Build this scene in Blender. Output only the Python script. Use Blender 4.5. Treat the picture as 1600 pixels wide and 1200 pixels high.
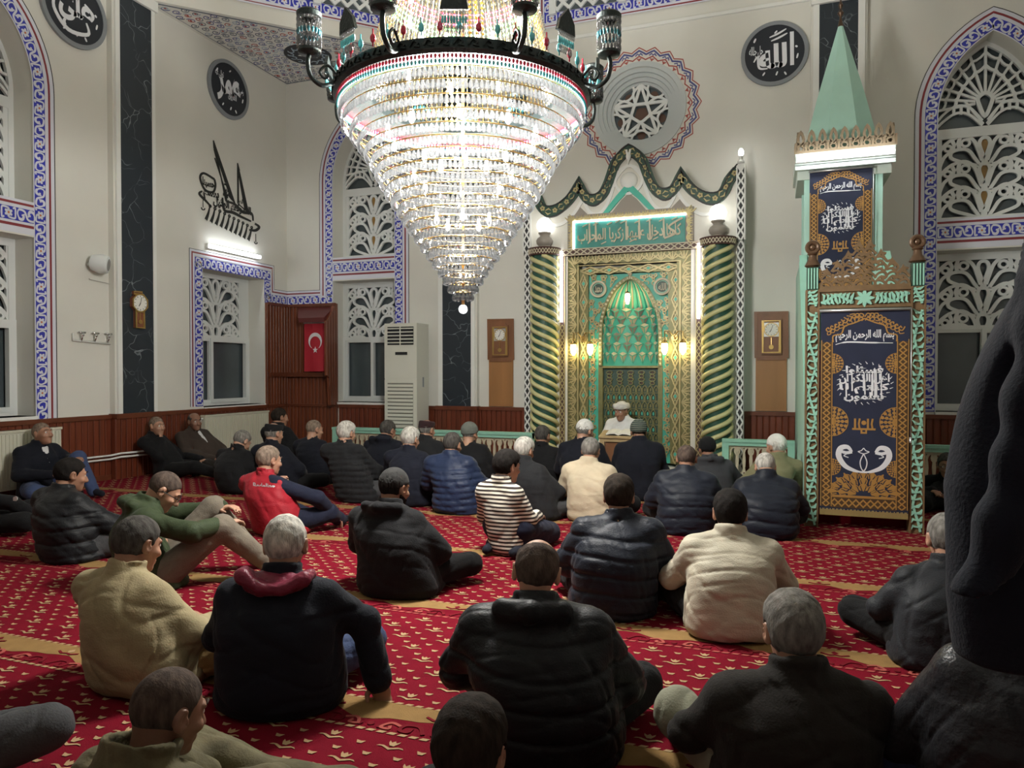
import bpy, math, random
import numpy as np
from mathutils import Vector, Matrix
from mathutils.geometry import tessellate_polygon

for _o in list(bpy.data.objects):
    bpy.data.objects.remove(_o)
SC = bpy.context.scene
COL = SC.collection
PI = math.pi
R = math.radians
random.seed(5)

# ---------------------------------------------------------------- camera
FPX, HCAM = 1123.0, 1.5
YAW = math.atan2(407, FPX)
PIT = math.atan(18 / FPX)
FW = np.array([-math.sin(YAW) * math.cos(PIT), math.cos(YAW) * math.cos(PIT), -math.sin(PIT)])
RT = np.array([math.cos(YAW), math.sin(YAW), 0.0])
UP = np.cross(RT, FW)
CAMP = np.array([0, 0, HCAM])
cam = bpy.data.cameras.new('camera')
cam.sensor_width = 36
cam.lens = 36 * FPX / 1600
cam.clip_start = 0.05
cam.clip_end = 100
camo = bpy.data.objects.new('camera', cam)
COL.objects.link(camo)
camo.location = (0, 0, HCAM)
camo.rotation_euler = (PI / 2 - PIT, 0, YAW)
SC.camera = camo

def ray(u, v):
    return FW * FPX + RT * (u - 800) + UP * (600 - v)
def at_floor(u, v, z=0.0):
    d = ray(u, v)
    return CAMP + d * ((z - HCAM) / d[2])
def at_depth(u, v, Z):
    return CAMP + ray(u, v) * (Z / FPX)
def at_Y(u, v, Y):
    d = ray(u, v)
    return CAMP + d * (Y / d[1])

# ---------------------------------------------------------------- world, exposure, main lamps
w = bpy.data.worlds.new('night')
SC.world = w
w.use_nodes = True
bg = w.node_tree.nodes['Background']
bg.inputs[0].default_value = (0.05, 0.07, 0.11, 1)
bg.inputs[1].default_value = 0.25
SC.view_settings.view_transform = 'Standard'
SC.view_settings.look = 'None'
SC.view_settings.exposure = 0.95
SC.view_settings.gamma = 1.0
SC.view_settings.use_curve_mapping = False
try:
    SC.cycles.max_bounces = 8
    SC.cycles.diffuse_bounces = 4
    SC.cycles.transparent_max_bounces = 24
    SC.cycles.sample_clamp_indirect = 6
    SC.cycles.use_denoising = True
except Exception:
    pass

CH = (-2.14, 4.85)     # chandelier axis
def lamp(name, loc, power, col=(1.0, 0.985, 0.93), rad=0.06):
    l = bpy.data.lights.new(name, 'POINT')
    l.energy = power
    l.color = col
    l.shadow_soft_size = rad
    o = bpy.data.objects.new(name, l)
    o.location = loc
    COL.objects.link(o)
    return o
for k in range(6):
    a = k * PI / 3 + 0.3
    lamp('chandelier_bulb_light', (CH[0] + 0.24 * math.cos(a), CH[1] + 0.24 * math.sin(a), 3.28), 124)
    lamp('chandelier_bulb_light', (CH[0] + 0.36 * math.cos(a + .5), CH[1] + 0.36 * math.sin(a + .5), 4.0), 28)
lamp('chandelier_bulb_light', (CH[0], CH[1], 2.75), 50)
lamp('chandelier_bulb_light', (CH[0], CH[1], 2.38), 24)

# ---------------------------------------------------------------- helpers
class Fr:
    def __init__(s, o, ex, ey):
        s.o, s.ex, s.ey = Vector(o), Vector(ex), Vector(ey)
        s.n = s.ex.cross(s.ey)
    def p(s, x, y, n=0.0):
        return s.o + s.ex * x + s.ey * y + s.n * n
    def sub(s, x, y, n=0.0, rot=0.0):
        c, q = math.cos(rot), math.sin(rot)
        return Fr(s.p(x, y, n), s.ex * c + s.ey * q, s.ey * c - s.ex * q)
WORLD = Fr((0, 0, 0), (1, 0, 0), (0, 1, 0))
def FQ(y, x=0, z=0):      # facing the room from the qibla side
    return Fr((x, y, z), (1, 0, 0), (0, 0, 1))
def FL(x, y=0, z=0):      # facing the room from the left wall
    return Fr((x, y, z), (0, 1, 0), (0, 0, 1))

class MB:
    cnt = 0
    def __init__(s):
        s.v, s.f, s.m = [], [], []
    @classmethod
    def eps(c):
        c.cnt += 1          # a hair's breadth apart, so crossing bars never share a plane
        return ((c.cnt * 7919) % 97) * 0.000016
    def add(s, vs, fs, mi=0):
        b = len(s.v)
        s.v.extend(tuple(x) for x in vs)
        s.f.extend(tuple(i + b for i in f) for f in fs)
        s.m.extend([mi] * len(fs))
        return s
    def box(s, x0, x1, y0, y1, z0, z1, mi=0, fr=WORLD):
        P = [fr.p(x, y, z) for z in (z0, z1) for y in (y0, y1) for x in (x0, x1)]
        return s.add(P, [(0, 2, 3, 1), (4, 5, 7, 6), (0, 1, 5, 4), (2, 6, 7, 3), (0, 4, 6, 2), (1, 3, 7, 5)], mi)
    def bar(s, a, b, w, h, mi=0, up=(0, 0, 1)):
        a, b = Vector(a), Vector(b)
        d = (b - a).normalized()
        sd = d.cross(Vector(up)).normalized() * (w / 2)
        u = sd.cross(d).normalized() * (h / 2)
        P = [q + sd * i + u * j for q in (a, b) for i, j in ((-1, -1), (1, -1), (1, 1), (-1, 1))]
        return s.add(P, [(3, 2, 1, 0), (4, 5, 6, 7), (0, 1, 5, 4), (1, 2, 6, 5), (2, 3, 7, 6), (3, 0, 4, 7)], mi)
    def prism(s, poly, n0, n1, mi=0, fr=WORLD, holes=(), back=False, side_mi=None):
        if n1 > n0: n1 += s.eps()
        loops = [list(poly)] + [list(h) for h in holes]
        flat = [p for l in loops for p in l]
        if holes or len(poly) > 4:
            tris = [tuple(t) for t in tessellate_polygon([[Vector((p[0], p[1], 0)) for p in l] for l in loops])]
        else:
            tris = [tuple(range(len(poly)))]
        s.add([fr.p(x, y, n1) for x, y in flat], tris, mi)
        if back:
            s.add([fr.p(x, y, n0) for x, y in flat], [t[::-1] for t in tris], mi)
        if n0 != n1:
            for l in loops:
                k = len(l)
                s.add([fr.p(x, y, n0) for x, y in l] + [fr.p(x, y, n1) for x, y in l],
                      [(i, (i + 1) % k, k + (i + 1) % k, k + i) for i in range(k)], mi if side_mi is None else side_mi)
        return s
    def ribbon(s, pts, wd, n0, n1, mi=0, fr=WORLD, closed=False):
        if n1 > n0: n1 += s.eps()
        k = len(pts)
        L, Q = [], []
        for i in range(k):
            a = pts[i - 1] if (i or closed) else pts[i]
            b = pts[(i + 1) % k] if (i < k - 1 or closed) else pts[i]
            dx, dy = b[0] - a[0], b[1] - a[1]
            d = math.hypot(dx, dy) or 1e-9
            hw = (wd if not hasattr(wd, '__len__') else wd[i]) / 2
            if 0 < i < k - 1 or closed:
                e1 = (pts[i][0] - a[0], pts[i][1] - a[1]); l1 = math.hypot(*e1) or 1e-9
                c = abs(e1[0] * dx + e1[1] * dy) / (l1 * d)
                hw = hw / max(c, 0.55)
            nx, ny = -dy / d * hw, dx / d * hw
            L.append((pts[i][0] + nx, pts[i][1] + ny)); Q.append((pts[i][0] - nx, pts[i][1] - ny))
        V = [fr.p(x, y, n1) for x, y in L] + [fr.p(x, y, n1) for x, y in Q]
        F = []
        m = k if closed else k - 1
        for i in range(m):
            j = (i + 1) % k
            F.append((i, k + i, k + j, j))
        if n0 != n1:
            V += [fr.p(x, y, n0) for x, y in L] + [fr.p(x, y, n0) for x, y in Q]
            for i in range(m):
                j = (i + 1) % k
                F.append((2 * k + i, i, j, 2 * k + j))
                F.append((3 * k + i, 3 * k + j, k + j, k + i))
        return s.add(V, F, mi)
    def tube(s, pts, r, sides=8, mi=0, closed=False, cap=True):
        pts = [Vector(p) for p in pts]
        k = len(pts)
        V, F = [], []
        nrm = None
        for i in range(k):
            a = pts[i - 1] if (i or closed) else pts[i]
            b = pts[(i + 1) % k] if (i < k - 1 or closed) else pts[i]
            t = (b - a).normalized()
            if nrm is None:
                nrm = t.orthogonal().normalized()
            nrm = (nrm - t * nrm.dot(t)).normalized()
            bi = t.cross(nrm)
            rr = r if not hasattr(r, '__len__') else r[i]
            for j in range(sides):
                an = 2 * PI * j / sides
                V.append(pts[i] + (nrm * math.cos(an) + bi * math.sin(an)) * rr)
        for i in range(k if closed else k - 1):
            for j in range(sides):
                j2 = (j + 1) % sides
                i2 = (i + 1) % k
                F.append((i * sides + j, i * sides + j2, i2 * sides + j2, i2 * sides + j))
        if cap and not closed:
            F.append(tuple(range(sides))[::-1])
            F.append(tuple((k - 1) * sides + j for j in range(sides)))
        return s.add(V, F, mi)
    def lathe(s, prof, c, segs=24, mi=0, fr=None, a0=0.0, a1=2 * PI):
        c = Vector(c)
        full = abs(a1 - a0 - 2 * PI) < 1e-6
        V, F = [], []
        n = segs if full else segs + 1
        for r, z in prof:
            for j in range(n):
                an = a0 + (a1 - a0) * j / segs
                q = Vector((r * math.cos(an), r * math.sin(an), z))
                V.append(c + q if fr is None else fr.p(*q))
        for i in range(len(prof) - 1):
            for j in range(segs):
                j2 = (j + 1) % n
                F.append((i * n + j, i * n + j2, (i + 1) * n + j2, (i + 1) * n + j))
        return s.add(V, F, mi)
    def ball(s, c, r, segs=12, rings=8, mi=0, fr=WORLD):
        r = r if hasattr(r, '__len__') else (r, r, r)
        V, F = [], []
        for i in range(rings + 1):
            t = PI * i / rings
            for j in range(segs):
                a = 2 * PI * j / segs
                V.append(fr.p(c[0] + r[0] * math.sin(t) * math.cos(a), c[1] + r[1] * math.sin(t) * math.sin(a), c[2] + r[2] * math.cos(t)))
        for i in range(rings):
            for j in range(segs):
                j2 = (j + 1) % segs
                F.append((i * segs + j, (i + 1) * segs + j, (i + 1) * segs + j2, i * segs + j2))
        return s.add(V, F, mi)
    def disc(s, c, r, n0, n1, mi=0, fr=WORLD, k=24, ry=None, rot=0.0):
        ry = ry or r
        cs, sn = math.cos(rot), math.sin(rot)
        P = []
        for i in range(k):
            a = 2 * PI * i / k
            x, y = r * math.cos(a), ry * math.sin(a)
            P.append((c[0] + x * cs - y * sn, c[1] + x * sn + y * cs))
        V = [fr.p(x, y, n1) for x, y in P]
        F = [tuple(range(k))]
        if n0 != n1:
            V += [fr.p(x, y, n0) for x, y in P]
            F += [(k + i, k + (i + 1) % k, (i + 1) % k, i) for i in range(k)]
        return s.add(V, F, mi)
    def build(s, name, mats, parent=None, smooth=None):
        me = bpy.data.meshes.new(name)
        me.from_pydata(s.v, [], s.f)
        return finish(name, me, mats, parent, smooth, s.m)

def finish(name, me, mats, parent, smooth, mi=None):
    for m in (mats if isinstance(mats, (list, tuple)) else [mats]):
        me.materials.append(m)
    if mi is not None and max(mi, default=0) > 0:
        me.polygons.foreach_set('material_index', mi)
    if smooth:
        me.polygons.foreach_set('use_smooth', [True] * len(me.polygons))
        if smooth < 180:
            me.set_sharp_from_angle(angle=R(smooth))
    me.update()
    o = bpy.data.objects.new(name, me)
    COL.objects.link(o)
    if parent is not None:
        attach(o, parent)
    return o
def attach(o, parent):
    o.parent = parent
    o.matrix_parent_inverse = Matrix.Translation(-world_at(parent))
def world_at(o):
    t = Vector(o.location)
    if o.parent is not None:
        t += o.matrix_parent_inverse.translation + world_at(o.parent)
    return t
def tag(o, label, cat, group=None, kind=None):
    o['label'] = label
    o['category'] = cat
    if group:
        o['group'] = group
    if kind:
        o['kind'] = kind
    return o
def struct(o, label=None, cat=None):
    o['kind'] = 'structure'
    if label:
        o['label'] = label
    if cat:
        o['category'] = cat
    return o
def thing(name, label, cat, loc=(0, 0, 0), group=None, kind=None):
    o = bpy.data.objects.new(name, None)
    o.empty_display_size = 0.1
    COL.objects.link(o)
    o.location = loc
    return tag(o, label, cat, group, kind)
def dup(root, loc, label, group=None, rotz=0.0):
    r = root.copy()
    COL.objects.link(r)
    r.location = loc
    r.rotation_euler = (0, 0, rotz)
    r['label'] = label
    if group:
        r['group'] = group
    for ch in list(root.children):
        c = ch.copy(); COL.objects.link(c); c.parent = r
        for g in list(ch.children):
            d = g.copy(); COL.objects.link(d); d.parent = c
    return r

# ---------------------------------------------------------------- materials
MATS = {}
def mat(name, col, rough=0.6, metal=0.0, var=0.0, vscale=6.0, bump=0.0, bscale=60.0, emit=None, es=0.0, spec=0.5, stretch=None, sheen=0.0):
    m = bpy.data.materials.new(name)
    m.use_nodes = True
    nt = m.node_tree
    b = nt.nodes['Principled BSDF']
    b.inputs['Base Color'].default_value = (*col, 1)
    b.inputs['Roughness'].default_value = rough
    b.inputs['Metallic'].default_value = metal
    b.inputs['Specular IOR Level'].default_value = spec
    if sheen:
        b.inputs['Sheen Weight'].default_value = sheen
    if emit:
        b.inputs['Emission Color'].default_value = (*emit, 1)
        b.inputs['Emission Strength'].default_value = es
    if var or bump:
        tc = nt.nodes.new('ShaderNodeTexCoord')
        mp = nt.nodes.new('ShaderNodeMapping')
        nt.links.new(tc.outputs['Object'], mp.inputs[0])
        if stretch:
            mp.inputs['Scale'].default_value = stretch
    if var:
        n = nt.nodes.new('ShaderNodeTexNoise')
        n.inputs['Scale'].default_value = vscale
        n.inputs['Detail'].default_value = 5
        nt.links.new(mp.outputs[0], n.inputs['Vector'])
        r = nt.nodes.new('ShaderNodeValToRGB')
        r.color_ramp.elements[0].position = 0.3
        r.color_ramp.elements[1].position = 0.7
        r.color_ramp.elements[0].color = (*[c * (1 - var) for c in col], 1)
        r.color_ramp.elements[1].color = (*[min(1, c * (1 + var)) for c in col], 1)
        nt.links.new(n.outputs['Fac'], r.inputs[0])
        nt.links.new(r.outputs[0], b.inputs['Base Color'])
    if bump:
        n = nt.nodes.new('ShaderNodeTexNoise')
        n.inputs['Scale'].default_value = bscale
        n.inputs['Detail'].default_value = 4
        nt.links.new(mp.outputs[0], n.inputs['Vector'])
        bp = nt.nodes.new('ShaderNodeBump')
        bp.inputs['Strength'].default_value = bump
        bp.inputs['Distance'].default_value = 0.01
        nt.links.new(n.outputs['Fac'], bp.inputs['Height'])
        nt.links.new(bp.outputs[0], b.inputs['Normal'])
    MATS[name] = m
    return m

M_wall = mat('cream_plaster', (0.68, 0.675, 0.62), 0.75, var=0.03, vscale=1.2, bump=0.08, bscale=40)
M_white = mat('white_paint', (0.76, 0.77, 0.74), 0.5, var=0.02)
M_offwhite = mat('off_white', (0.70, 0.69, 0.62), 0.5)
M_pvc = mat('white_plastic', (0.72, 0.75, 0.74), 0.35)
M_blue = mat('tile_blue', (0.028, 0.036, 0.40), 0.35, var=0.15, vscale=9)
M_tile_w = mat('tile_white', (0.66, 0.68, 0.76), 0.4)
M_maroon = mat('maroon_line', (0.23, 0.03, 0.04), 0.5)
M_orange = mat('orange_dot', (0.55, 0.16, 0.04), 0.5)
M_black = mat('black_paint', (0.012, 0.013, 0.015), 0.5)
M_glass_dark = mat('night_glass', (0.075, 0.095, 0.105), 0.2, spec=0.6, var=0.15, vscale=1.5)
M_glass_amber = mat('amber_glass', (0.32, 0.19, 0.06), 0.25)
M_glass_brown = mat('brown_glass', (0.13, 0.07, 0.05), 0.2)
M_alu = mat('grey_metal', (0.5, 0.52, 0.52), 0.35, 0.8)
M_chrome = mat('chrome', (0.7, 0.7, 0.7), 0.15, 1.0)
M_brass = mat('brass', (0.55, 0.38, 0.14), 0.3, 1.0)
M_bronze = mat('dark_bronze', (0.10, 0.065, 0.045), 0.35, 0.75)
M_iron = mat('dark_iron', (0.035, 0.045, 0.045), 0.4, 0.7, bump=0.5, bscale=70)
M_green_dark = mat('dark_green_paint', (0.022, 0.065, 0.045), 0.45)
M_greenblue = mat('column_groove', (0.018, 0.075, 0.05), 0.5)
M_rib = mat('pale_yellow_rib', (0.60, 0.57, 0.29), 0.4, var=0.06)
M_teal = mat('teal_paint', (0.06, 0.44, 0.33), 0.45, var=0.1)
M_mint = mat('mint_paint', (0.30, 0.60, 0.47), 0.5, var=0.06)
M_mintpale = mat('pale_mint', (0.42, 0.69, 0.59), 0.5, var=0.03)
M_olive = mat('olive_gold', (0.17, 0.165, 0.065), 0.4, 0.25, var=0.15, vscale=14)
M_gold = mat('old_gold', (0.43, 0.36, 0.17), 0.4, 0.2, var=0.12, vscale=12)
M_beige = mat('stone_beige', (0.55, 0.50, 0.36), 0.5, var=0.08)
M_greybrown = mat('grey_brown', (0.28, 0.25, 0.21), 0.55)
M_brown = mat('dark_brown', (0.075, 0.035, 0.03), 0.5)
M_carved = mat('carved_brown', (0.17, 0.105, 0.05), 0.5, var=0.2, vscale=12)
M_banner = mat('navy_velvet', (0.014, 0.02, 0.05), 0.85, var=0.1, sheen=0.2)
M_thread_g = mat('gold_thread', (0.45, 0.25, 0.07), 0.45, 0.2)
M_thread_g2 = mat('dark_gold_thread', (0.075, 0.042, 0.018), 0.55, 0.1)
M_thread_w = mat('white_thread', (0.74, 0.76, 0.80), 0.6)
M_fringe = mat('gold_fringe', (0.36, 0.26, 0.10), 0.6)
M_flag = mat('flag_red', (0.42, 0.015, 0.03), 0.7, bump=0.2, bscale=30)
M_flag_w = mat('flag_white', (0.75, 0.72, 0.72), 0.7)
M_lightwood = mat('orange_wood', (0.34, 0.16, 0.055), 0.45, var=0.12, vscale=5, stretch=(1, 1, 0.15))
M_clockwood = mat('clock_wood', (0.21, 0.09, 0.04), 0.4, var=0.15, vscale=6, stretch=(1, 1, 0.2))
M_ac = mat('cream_plastic', (0.66, 0.66, 0.58), 0.4)
M_radiator = mat('radiator_cream', (0.62, 0.61, 0.50), 0.45)
M_dial = mat('clock_dial', (0.75, 0.74, 0.68), 0.4)
M_book = mat('book_paper', (0.75, 0.73, 0.66), 0.6)
M_grey = mat('frame_grey', (0.23, 0.25, 0.27), 0.5)
M_medal = mat('medallion_black', (0.013, 0.017, 0.026), 0.45)
M_ink = mat('ink_black', (0.016, 0.018, 0.016), 0.55)
M_blueprint = mat('ornament_blue', (0.07, 0.08, 0.25), 0.55)
M_redprint = mat('ornament_red', (0.36, 0.06, 0.045), 0.55)
M_greyprint = mat('ornament_grey', (0.10, 0.12, 0.16), 0.55)
M_tealprint = mat('ornament_pale', (0.32, 0.40, 0.47), 0.55)
M_carpet = mat('red_carpet', (0.16, 0.004, 0.014), 0.95, var=0.1, vscale=5, bump=0.5, bscale=300, spec=0.1)
M_carpet_g = mat('carpet_gold', (0.26, 0.155, 0.06), 0.95, var=0.1, vscale=12, bump=0.4, bscale=300, spec=0.1)
M_carpet_c = mat('carpet_cream', (0.38, 0.25, 0.135), 0.95, spec=0.1)
M_carpet_d = mat('carpet_crimson', (0.14, 0.008, 0.014), 0.95, spec=0.1)
M_carpet_p = mat('carpet_pink', (0.34, 0.08, 0.065), 0.95, spec=0.1)
M_bead_r = mat('red_bead', (0.6, 0.03, 0.07), 0.15, spec=0.8)
M_bead_t = mat('turquoise_bead', (0.12, 0.55, 0.6), 0.15, spec=0.8)
M_bead_g = mat('green_bead', (0.10, 0.40, 0.10), 0.15, spec=0.8)
M_bead_y = mat('amber_bead', (0.65, 0.42, 0.10), 0.15, spec=0.8)
M_bulb_w = mat('white_lamp', (0.9, 0.9, 0.9), 0.3, emit=(1, 0.98, 0.95), es=14)
M_tube_w = mat('fluorescent_tube', (0.9, 0.9, 0.9), 0.3, emit=(0.93, 0.97, 1.0), es=12)
M_led = mat('led_tube', (0.9, 0.9, 0.9), 0.3, emit=(1.0, 0.93, 0.98), es=5)
M_globe = mat('opal_globe', (0.9, 0.9, 0.88), 0.3, emit=(1.0, 0.99, 0.96), es=1.5)
M_warm = mat('warm_lamp', (0.9, 0.8, 0.5), 0.3, emit=(1.0, 0.80, 0.36), es=14)
M_cable = mat('white_cable', (0.6, 0.6, 0.57), 0.5)

def wood_boards(name, col, pitch):
    m = mat(name, col, 0.38, var=0.22, vscale=5, stretch=(3, 3, 0.25))
    nt = m.node_tree
    tc = nt.nodes.new('ShaderNodeTexCoord')
    sx = nt.nodes.new('ShaderNodeSeparateXYZ')
    nt.links.new(tc.outputs['Object'], sx.inputs[0])
    ad = nt.nodes.new('ShaderNodeMath'); ad.operation = 'ADD'
    nt.links.new(sx.outputs[0], ad.inputs[0]); nt.links.new(sx.outputs[1], ad.inputs[1])
    md = nt.nodes.new('ShaderNodeMath'); md.operation = 'PINGPONG'; md.inputs[1].default_value = pitch / 2
    nt.links.new(ad.outputs[0], md.inputs[0])
    rp = nt.nodes.new('ShaderNodeMapRange')
    rp.inputs[1].default_value = 0; rp.inputs[2].default_value = pitch * 0.14
    nt.links.new(md.outputs[0], rp.inputs[0])
    bp = nt.nodes.new('ShaderNodeBump'); bp.inputs['Strength'].default_value = 1.0; bp.inputs['Distance'].default_value = 0.012
    nt.links.new(rp.outputs[0], bp.inputs['Height'])
    nt.links.new(bp.outputs[0], nt.nodes['Principled BSDF'].inputs['Normal'])
    return m
M_wains = wood_boards('wainscot_boards', (0.15, 0.034, 0.015), 0.09)
M_cabwood = wood_boards('cabinet_boards', (0.165, 0.045, 0.018), 0.08)
M_wood_trim = mat('wood_trim', (0.13, 0.035, 0.015), 0.4, var=0.2, vscale=6)

def marble():
    m = mat('black_marble', (0.018, 0.026, 0.036), 0.3)
    nt = m.node_tree
    tc = nt.nodes.new('ShaderNodeTexCoord')
    no = nt.nodes.new('ShaderNodeTexNoise'); no.inputs['Scale'].default_value = 2.5
    nt.links.new(tc.outputs['Object'], no.inputs['Vector'])
    mx = nt.nodes.new('ShaderNodeMixRGB'); mx.inputs[0].default_value = 0.35
    nt.links.new(tc.outputs['Object'], mx.inputs[1]); nt.links.new(no.outputs['Color'], mx.inputs[2])
    vo = nt.nodes.new('ShaderNodeTexVoronoi'); vo.feature = 'DISTANCE_TO_EDGE'; vo.inputs['Scale'].default_value = 4.5
    nt.links.new(mx.outputs[0], vo.inputs['Vector'])
    n2 = nt.nodes.new('ShaderNodeTexNoise'); n2.inputs['Scale'].default_value = 3.0
    nt.links.new(tc.outputs['Object'], n2.inputs['Vector'])
    rp = nt.nodes.new('ShaderNodeValToRGB')
    rp.color_ramp.elements[0].color = (0.24, 0.28, 0.30, 1); rp.color_ramp.elements[0].position = 0.0
    rp.color_ramp.elements[1].color = (0.018, 0.026, 0.036, 1); rp.color_ramp.elements[1].position = 0.016
    nt.links.new(vo.outputs[0], rp.inputs[0])
    r2 = nt.nodes.new('ShaderNodeValToRGB')
    r2.color_ramp.elements[0].position = 0.42; r2.color_ramp.elements[1].position = 0.62
    nt.links.new(n2.outputs['Fac'], r2.inputs[0])
    m2 = nt.nodes.new('ShaderNodeMixRGB')
    m2.inputs[1].default_value = (0.018, 0.026, 0.036, 1)
    nt.links.new(r2.outputs[0], m2.inputs[0]); nt.links.new(rp.outputs[0], m2.inputs[2])
    nt.links.new(m2.outputs[0], nt.nodes['Principled BSDF'].inputs['Base Color'])
    return m
M_marble = marble()

def crystal(name, tint, transp):
    m = bpy.data.materials.new(name); m.use_nodes = True
    nt = m.node_tree; nt.nodes.clear()
    out = nt.nodes.new('ShaderNodeOutputMaterial')
    tr = nt.nodes.new('ShaderNodeBsdfTransparent')
    tl = nt.nodes.new('ShaderNodeBsdfTranslucent'); tl.inputs[0].default_value = (*tint, 1)
    gl = nt.nodes.new('ShaderNodeBsdfGlossy'); gl.inputs[0].default_value = (0.27, 0.27, 0.285, 1); gl.inputs['Roughness'].default_value = 0.08
    a = nt.nodes.new('ShaderNodeMixShader'); a.inputs[0].default_value = 0.30
    nt.links.new(tl.outputs[0], a.inputs[1]); nt.links.new(gl.outputs[0], a.inputs[2])
    b = nt.nodes.new('ShaderNodeMixShader'); b.inputs[0].default_value = transp
    nt.links.new(a.outputs[0], b.inputs[1]); nt.links.new(tr.outputs[0], b.inputs[2])
    nt.links.new(b.outputs[0], out.inputs[0])
    MATS[name] = m
    return m
M_crystal = crystal('cut_crystal', (0.056, 0.058, 0.06), 0.26)
M_bead_c = crystal('clear_bead', (0.055, 0.055, 0.052), 0.42)
M_bulbglass = mat('incandescent_lamp', (0.9, 0.9, 0.8), 0.3, emit=(1.0, 0.97, 0.9), es=7)

# ---------------------------------------------------------------- Arabic lettering
_J4 = {'ب': 0xFE8F, 'ت': 0xFE95, 'ث': 0xFE99, 'ج': 0xFE9D, 'ح': 0xFEA1, 'خ': 0xFEA5, 'س': 0xFEB1, 'ش': 0xFEB5, 'ص': 0xFEB9, 'ض': 0xFEBD,
       'ط': 0xFEC1, 'ظ': 0xFEC5, 'ع': 0xFEC9, 'غ': 0xFECD, 'ف': 0xFED1, 'ق': 0xFED5, 'ك': 0xFED9, 'ل': 0xFEDD, 'م': 0xFEE1, 'ن': 0xFEE5,
       'ه': 0xFEE9, 'ي': 0xFEF1, 'ئ': 0xFE89}
_J2 = {'ا': 0xFE8D, 'د': 0xFEA9, 'ذ': 0xFEAB, 'ر': 0xFEAD, 'ز': 0xFEAF, 'و': 0xFEED, 'ى': 0xFEEF, 'ة': 0xFE93}
def shape_ar(t):
    out = []
    for wd in t.split(' '):
        s = ''
        for i, c in enumerate(wd):
            pj = i > 0 and wd[i - 1] in _J4
            nx = i < len(wd) - 1 and (wd[i + 1] in _J4 or wd[i + 1] in _J2)
            if c in _J4:
                s += chr(_J4[c] + ((3 if nx else 1) if pj else (2 if nx else 0)))
            elif c in _J2:
                s += chr(_J2[c] + (1 if pj else 0))
            else:
                s += c
        out.append(s[::-1])
    return ' '.join(out[::-1])
_TXT = {}
def text_geo(t, ar=True, bold=0.0, ext=0.0):
    key = (t, ar, bold, ext)
    if key not in _TXT:
        c = bpy.data.curves.new('lettering', 'FONT')
        c.body = shape_ar(t) if ar else t
        c.resolution_u = 3
        c.offset = bold
        o = bpy.data.objects.new('lettering', c)
        COL.objects.link(o)
        me = bpy.data.meshes.new_from_object(o.evaluated_get(bpy.context.evaluated_depsgraph_get()))
        V = np.array([v.co[:2] for v in me.vertices]) if len(me.vertices) else np.zeros((0, 2))
        F = [tuple(p.vertices) for p in me.polygons]
        bpy.data.objects.remove(o); bpy.data.curves.remove(c); bpy.data.meshes.remove(me)
        _TXT[key] = (V, F)
    return _TXT[key]
def put_text(mb, t, fr, x, y, wd, ht, n, mi=0, ar=True, bold=0.012, thick=0.0, warp=None):
    V, F = text_geo(t, ar, bold)
    if not len(V):
        return
    lo, hi = V.min(0), V.max(0)
    Q = (V - (lo + hi) / 2) / np.maximum(hi - lo, 1e-6)
    pts = [(x + q[0] * wd, y + q[1] * ht) for q in Q]
    if warp:
        pts = [warp(*p) for p in pts]
    mb.add([fr.p(a, b, n) for a, b in pts], F, mi)
    if thick:
        # side walls: boundary edges only
        from collections import Counter
        ct = Counter()
        for f in F:
            for i in range(len(f)):
                a, b = f[i], f[(i + 1) % len(f)]
                ct[(min(a, b), max(a, b))] += 1
        for f in F:
            for i in range(len(f)):
                a, b = f[i], f[(i + 1) % len(f)]
                if ct[(min(a, b), max(a, b))] == 1:
                    mb.add([fr.p(*pts[a], n), fr.p(*pts[b], n), fr.p(*pts[b], n - thick), fr.p(*pts[a], n - thick)], [(0, 3, 2, 1)], mi)

def arc(cx, cy, r, a0, a1, k=10, ry=None):
    ry = ry or r
    return [(cx + r * math.cos(R(a0 + (a1 - a0) * i / k)), cy + ry * math.sin(R(a0 + (a1 - a0) * i / k))) for i in range(k + 1)]
def bez(p0, p1, p2, p3, k=10):
    o = []
    for i in range(k + 1):
        t = i / k; u = 1 - t
        o.append(tuple(u ** 3 * a + 3 * u * u * t * b + 3 * u * t * t * c + t ** 3 * d for a, b, c, d in zip(p0, p1, p2, p3)))
    return o
def spline(P, k=6, closed=False):
    n = len(P); o = []
    rng = n if closed else n - 1
    for i in range(rng):
        g = (lambda j: P[j % n]) if closed else (lambda j: P[min(max(j, 0), n - 1)])
        p0, p1, p2, p3 = g(i - 1), g(i), g(i + 1), g(i + 2)
        for s in range(k):
            t = s / k
            o.append(tuple(0.5 * (2 * b + (c - a) * t + (2 * a - 5 * b + 4 * c - d) * t * t + (3 * b - a - 3 * c + d) * t ** 3) for a, b, c, d in zip(p0, p1, p2, p3)))
    if not closed:
        o.append(tuple(P[-1]))
    return o

# ================================================================ THE SETTING
YQ, XL, XR, YB = 11.5, -8.75, 4.47, -1.9
ZC = 6.97
RC = (-2.14, 4.9)
Q = FQ(YQ)
Lw = FL(XL)

def arch_pts(cx, hw, z0, zs, c=0.6, k=14, open_bottom=False):
    Rr = hw + c
    a = math.acos(c / Rr)
    P = [(cx - hw, z0)]
    for i in range(k + 1):
        t = a * i / k
        P.append((cx + c - Rr * math.cos(t), zs + Rr * math.sin(t)))
    for i in range(k - 1, -1, -1):
        t = a * i / k
        P.append((cx - c + Rr * math.cos(t), zs + Rr * math.sin(t)))
    P.append((cx + hw, z0))
    return P

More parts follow.
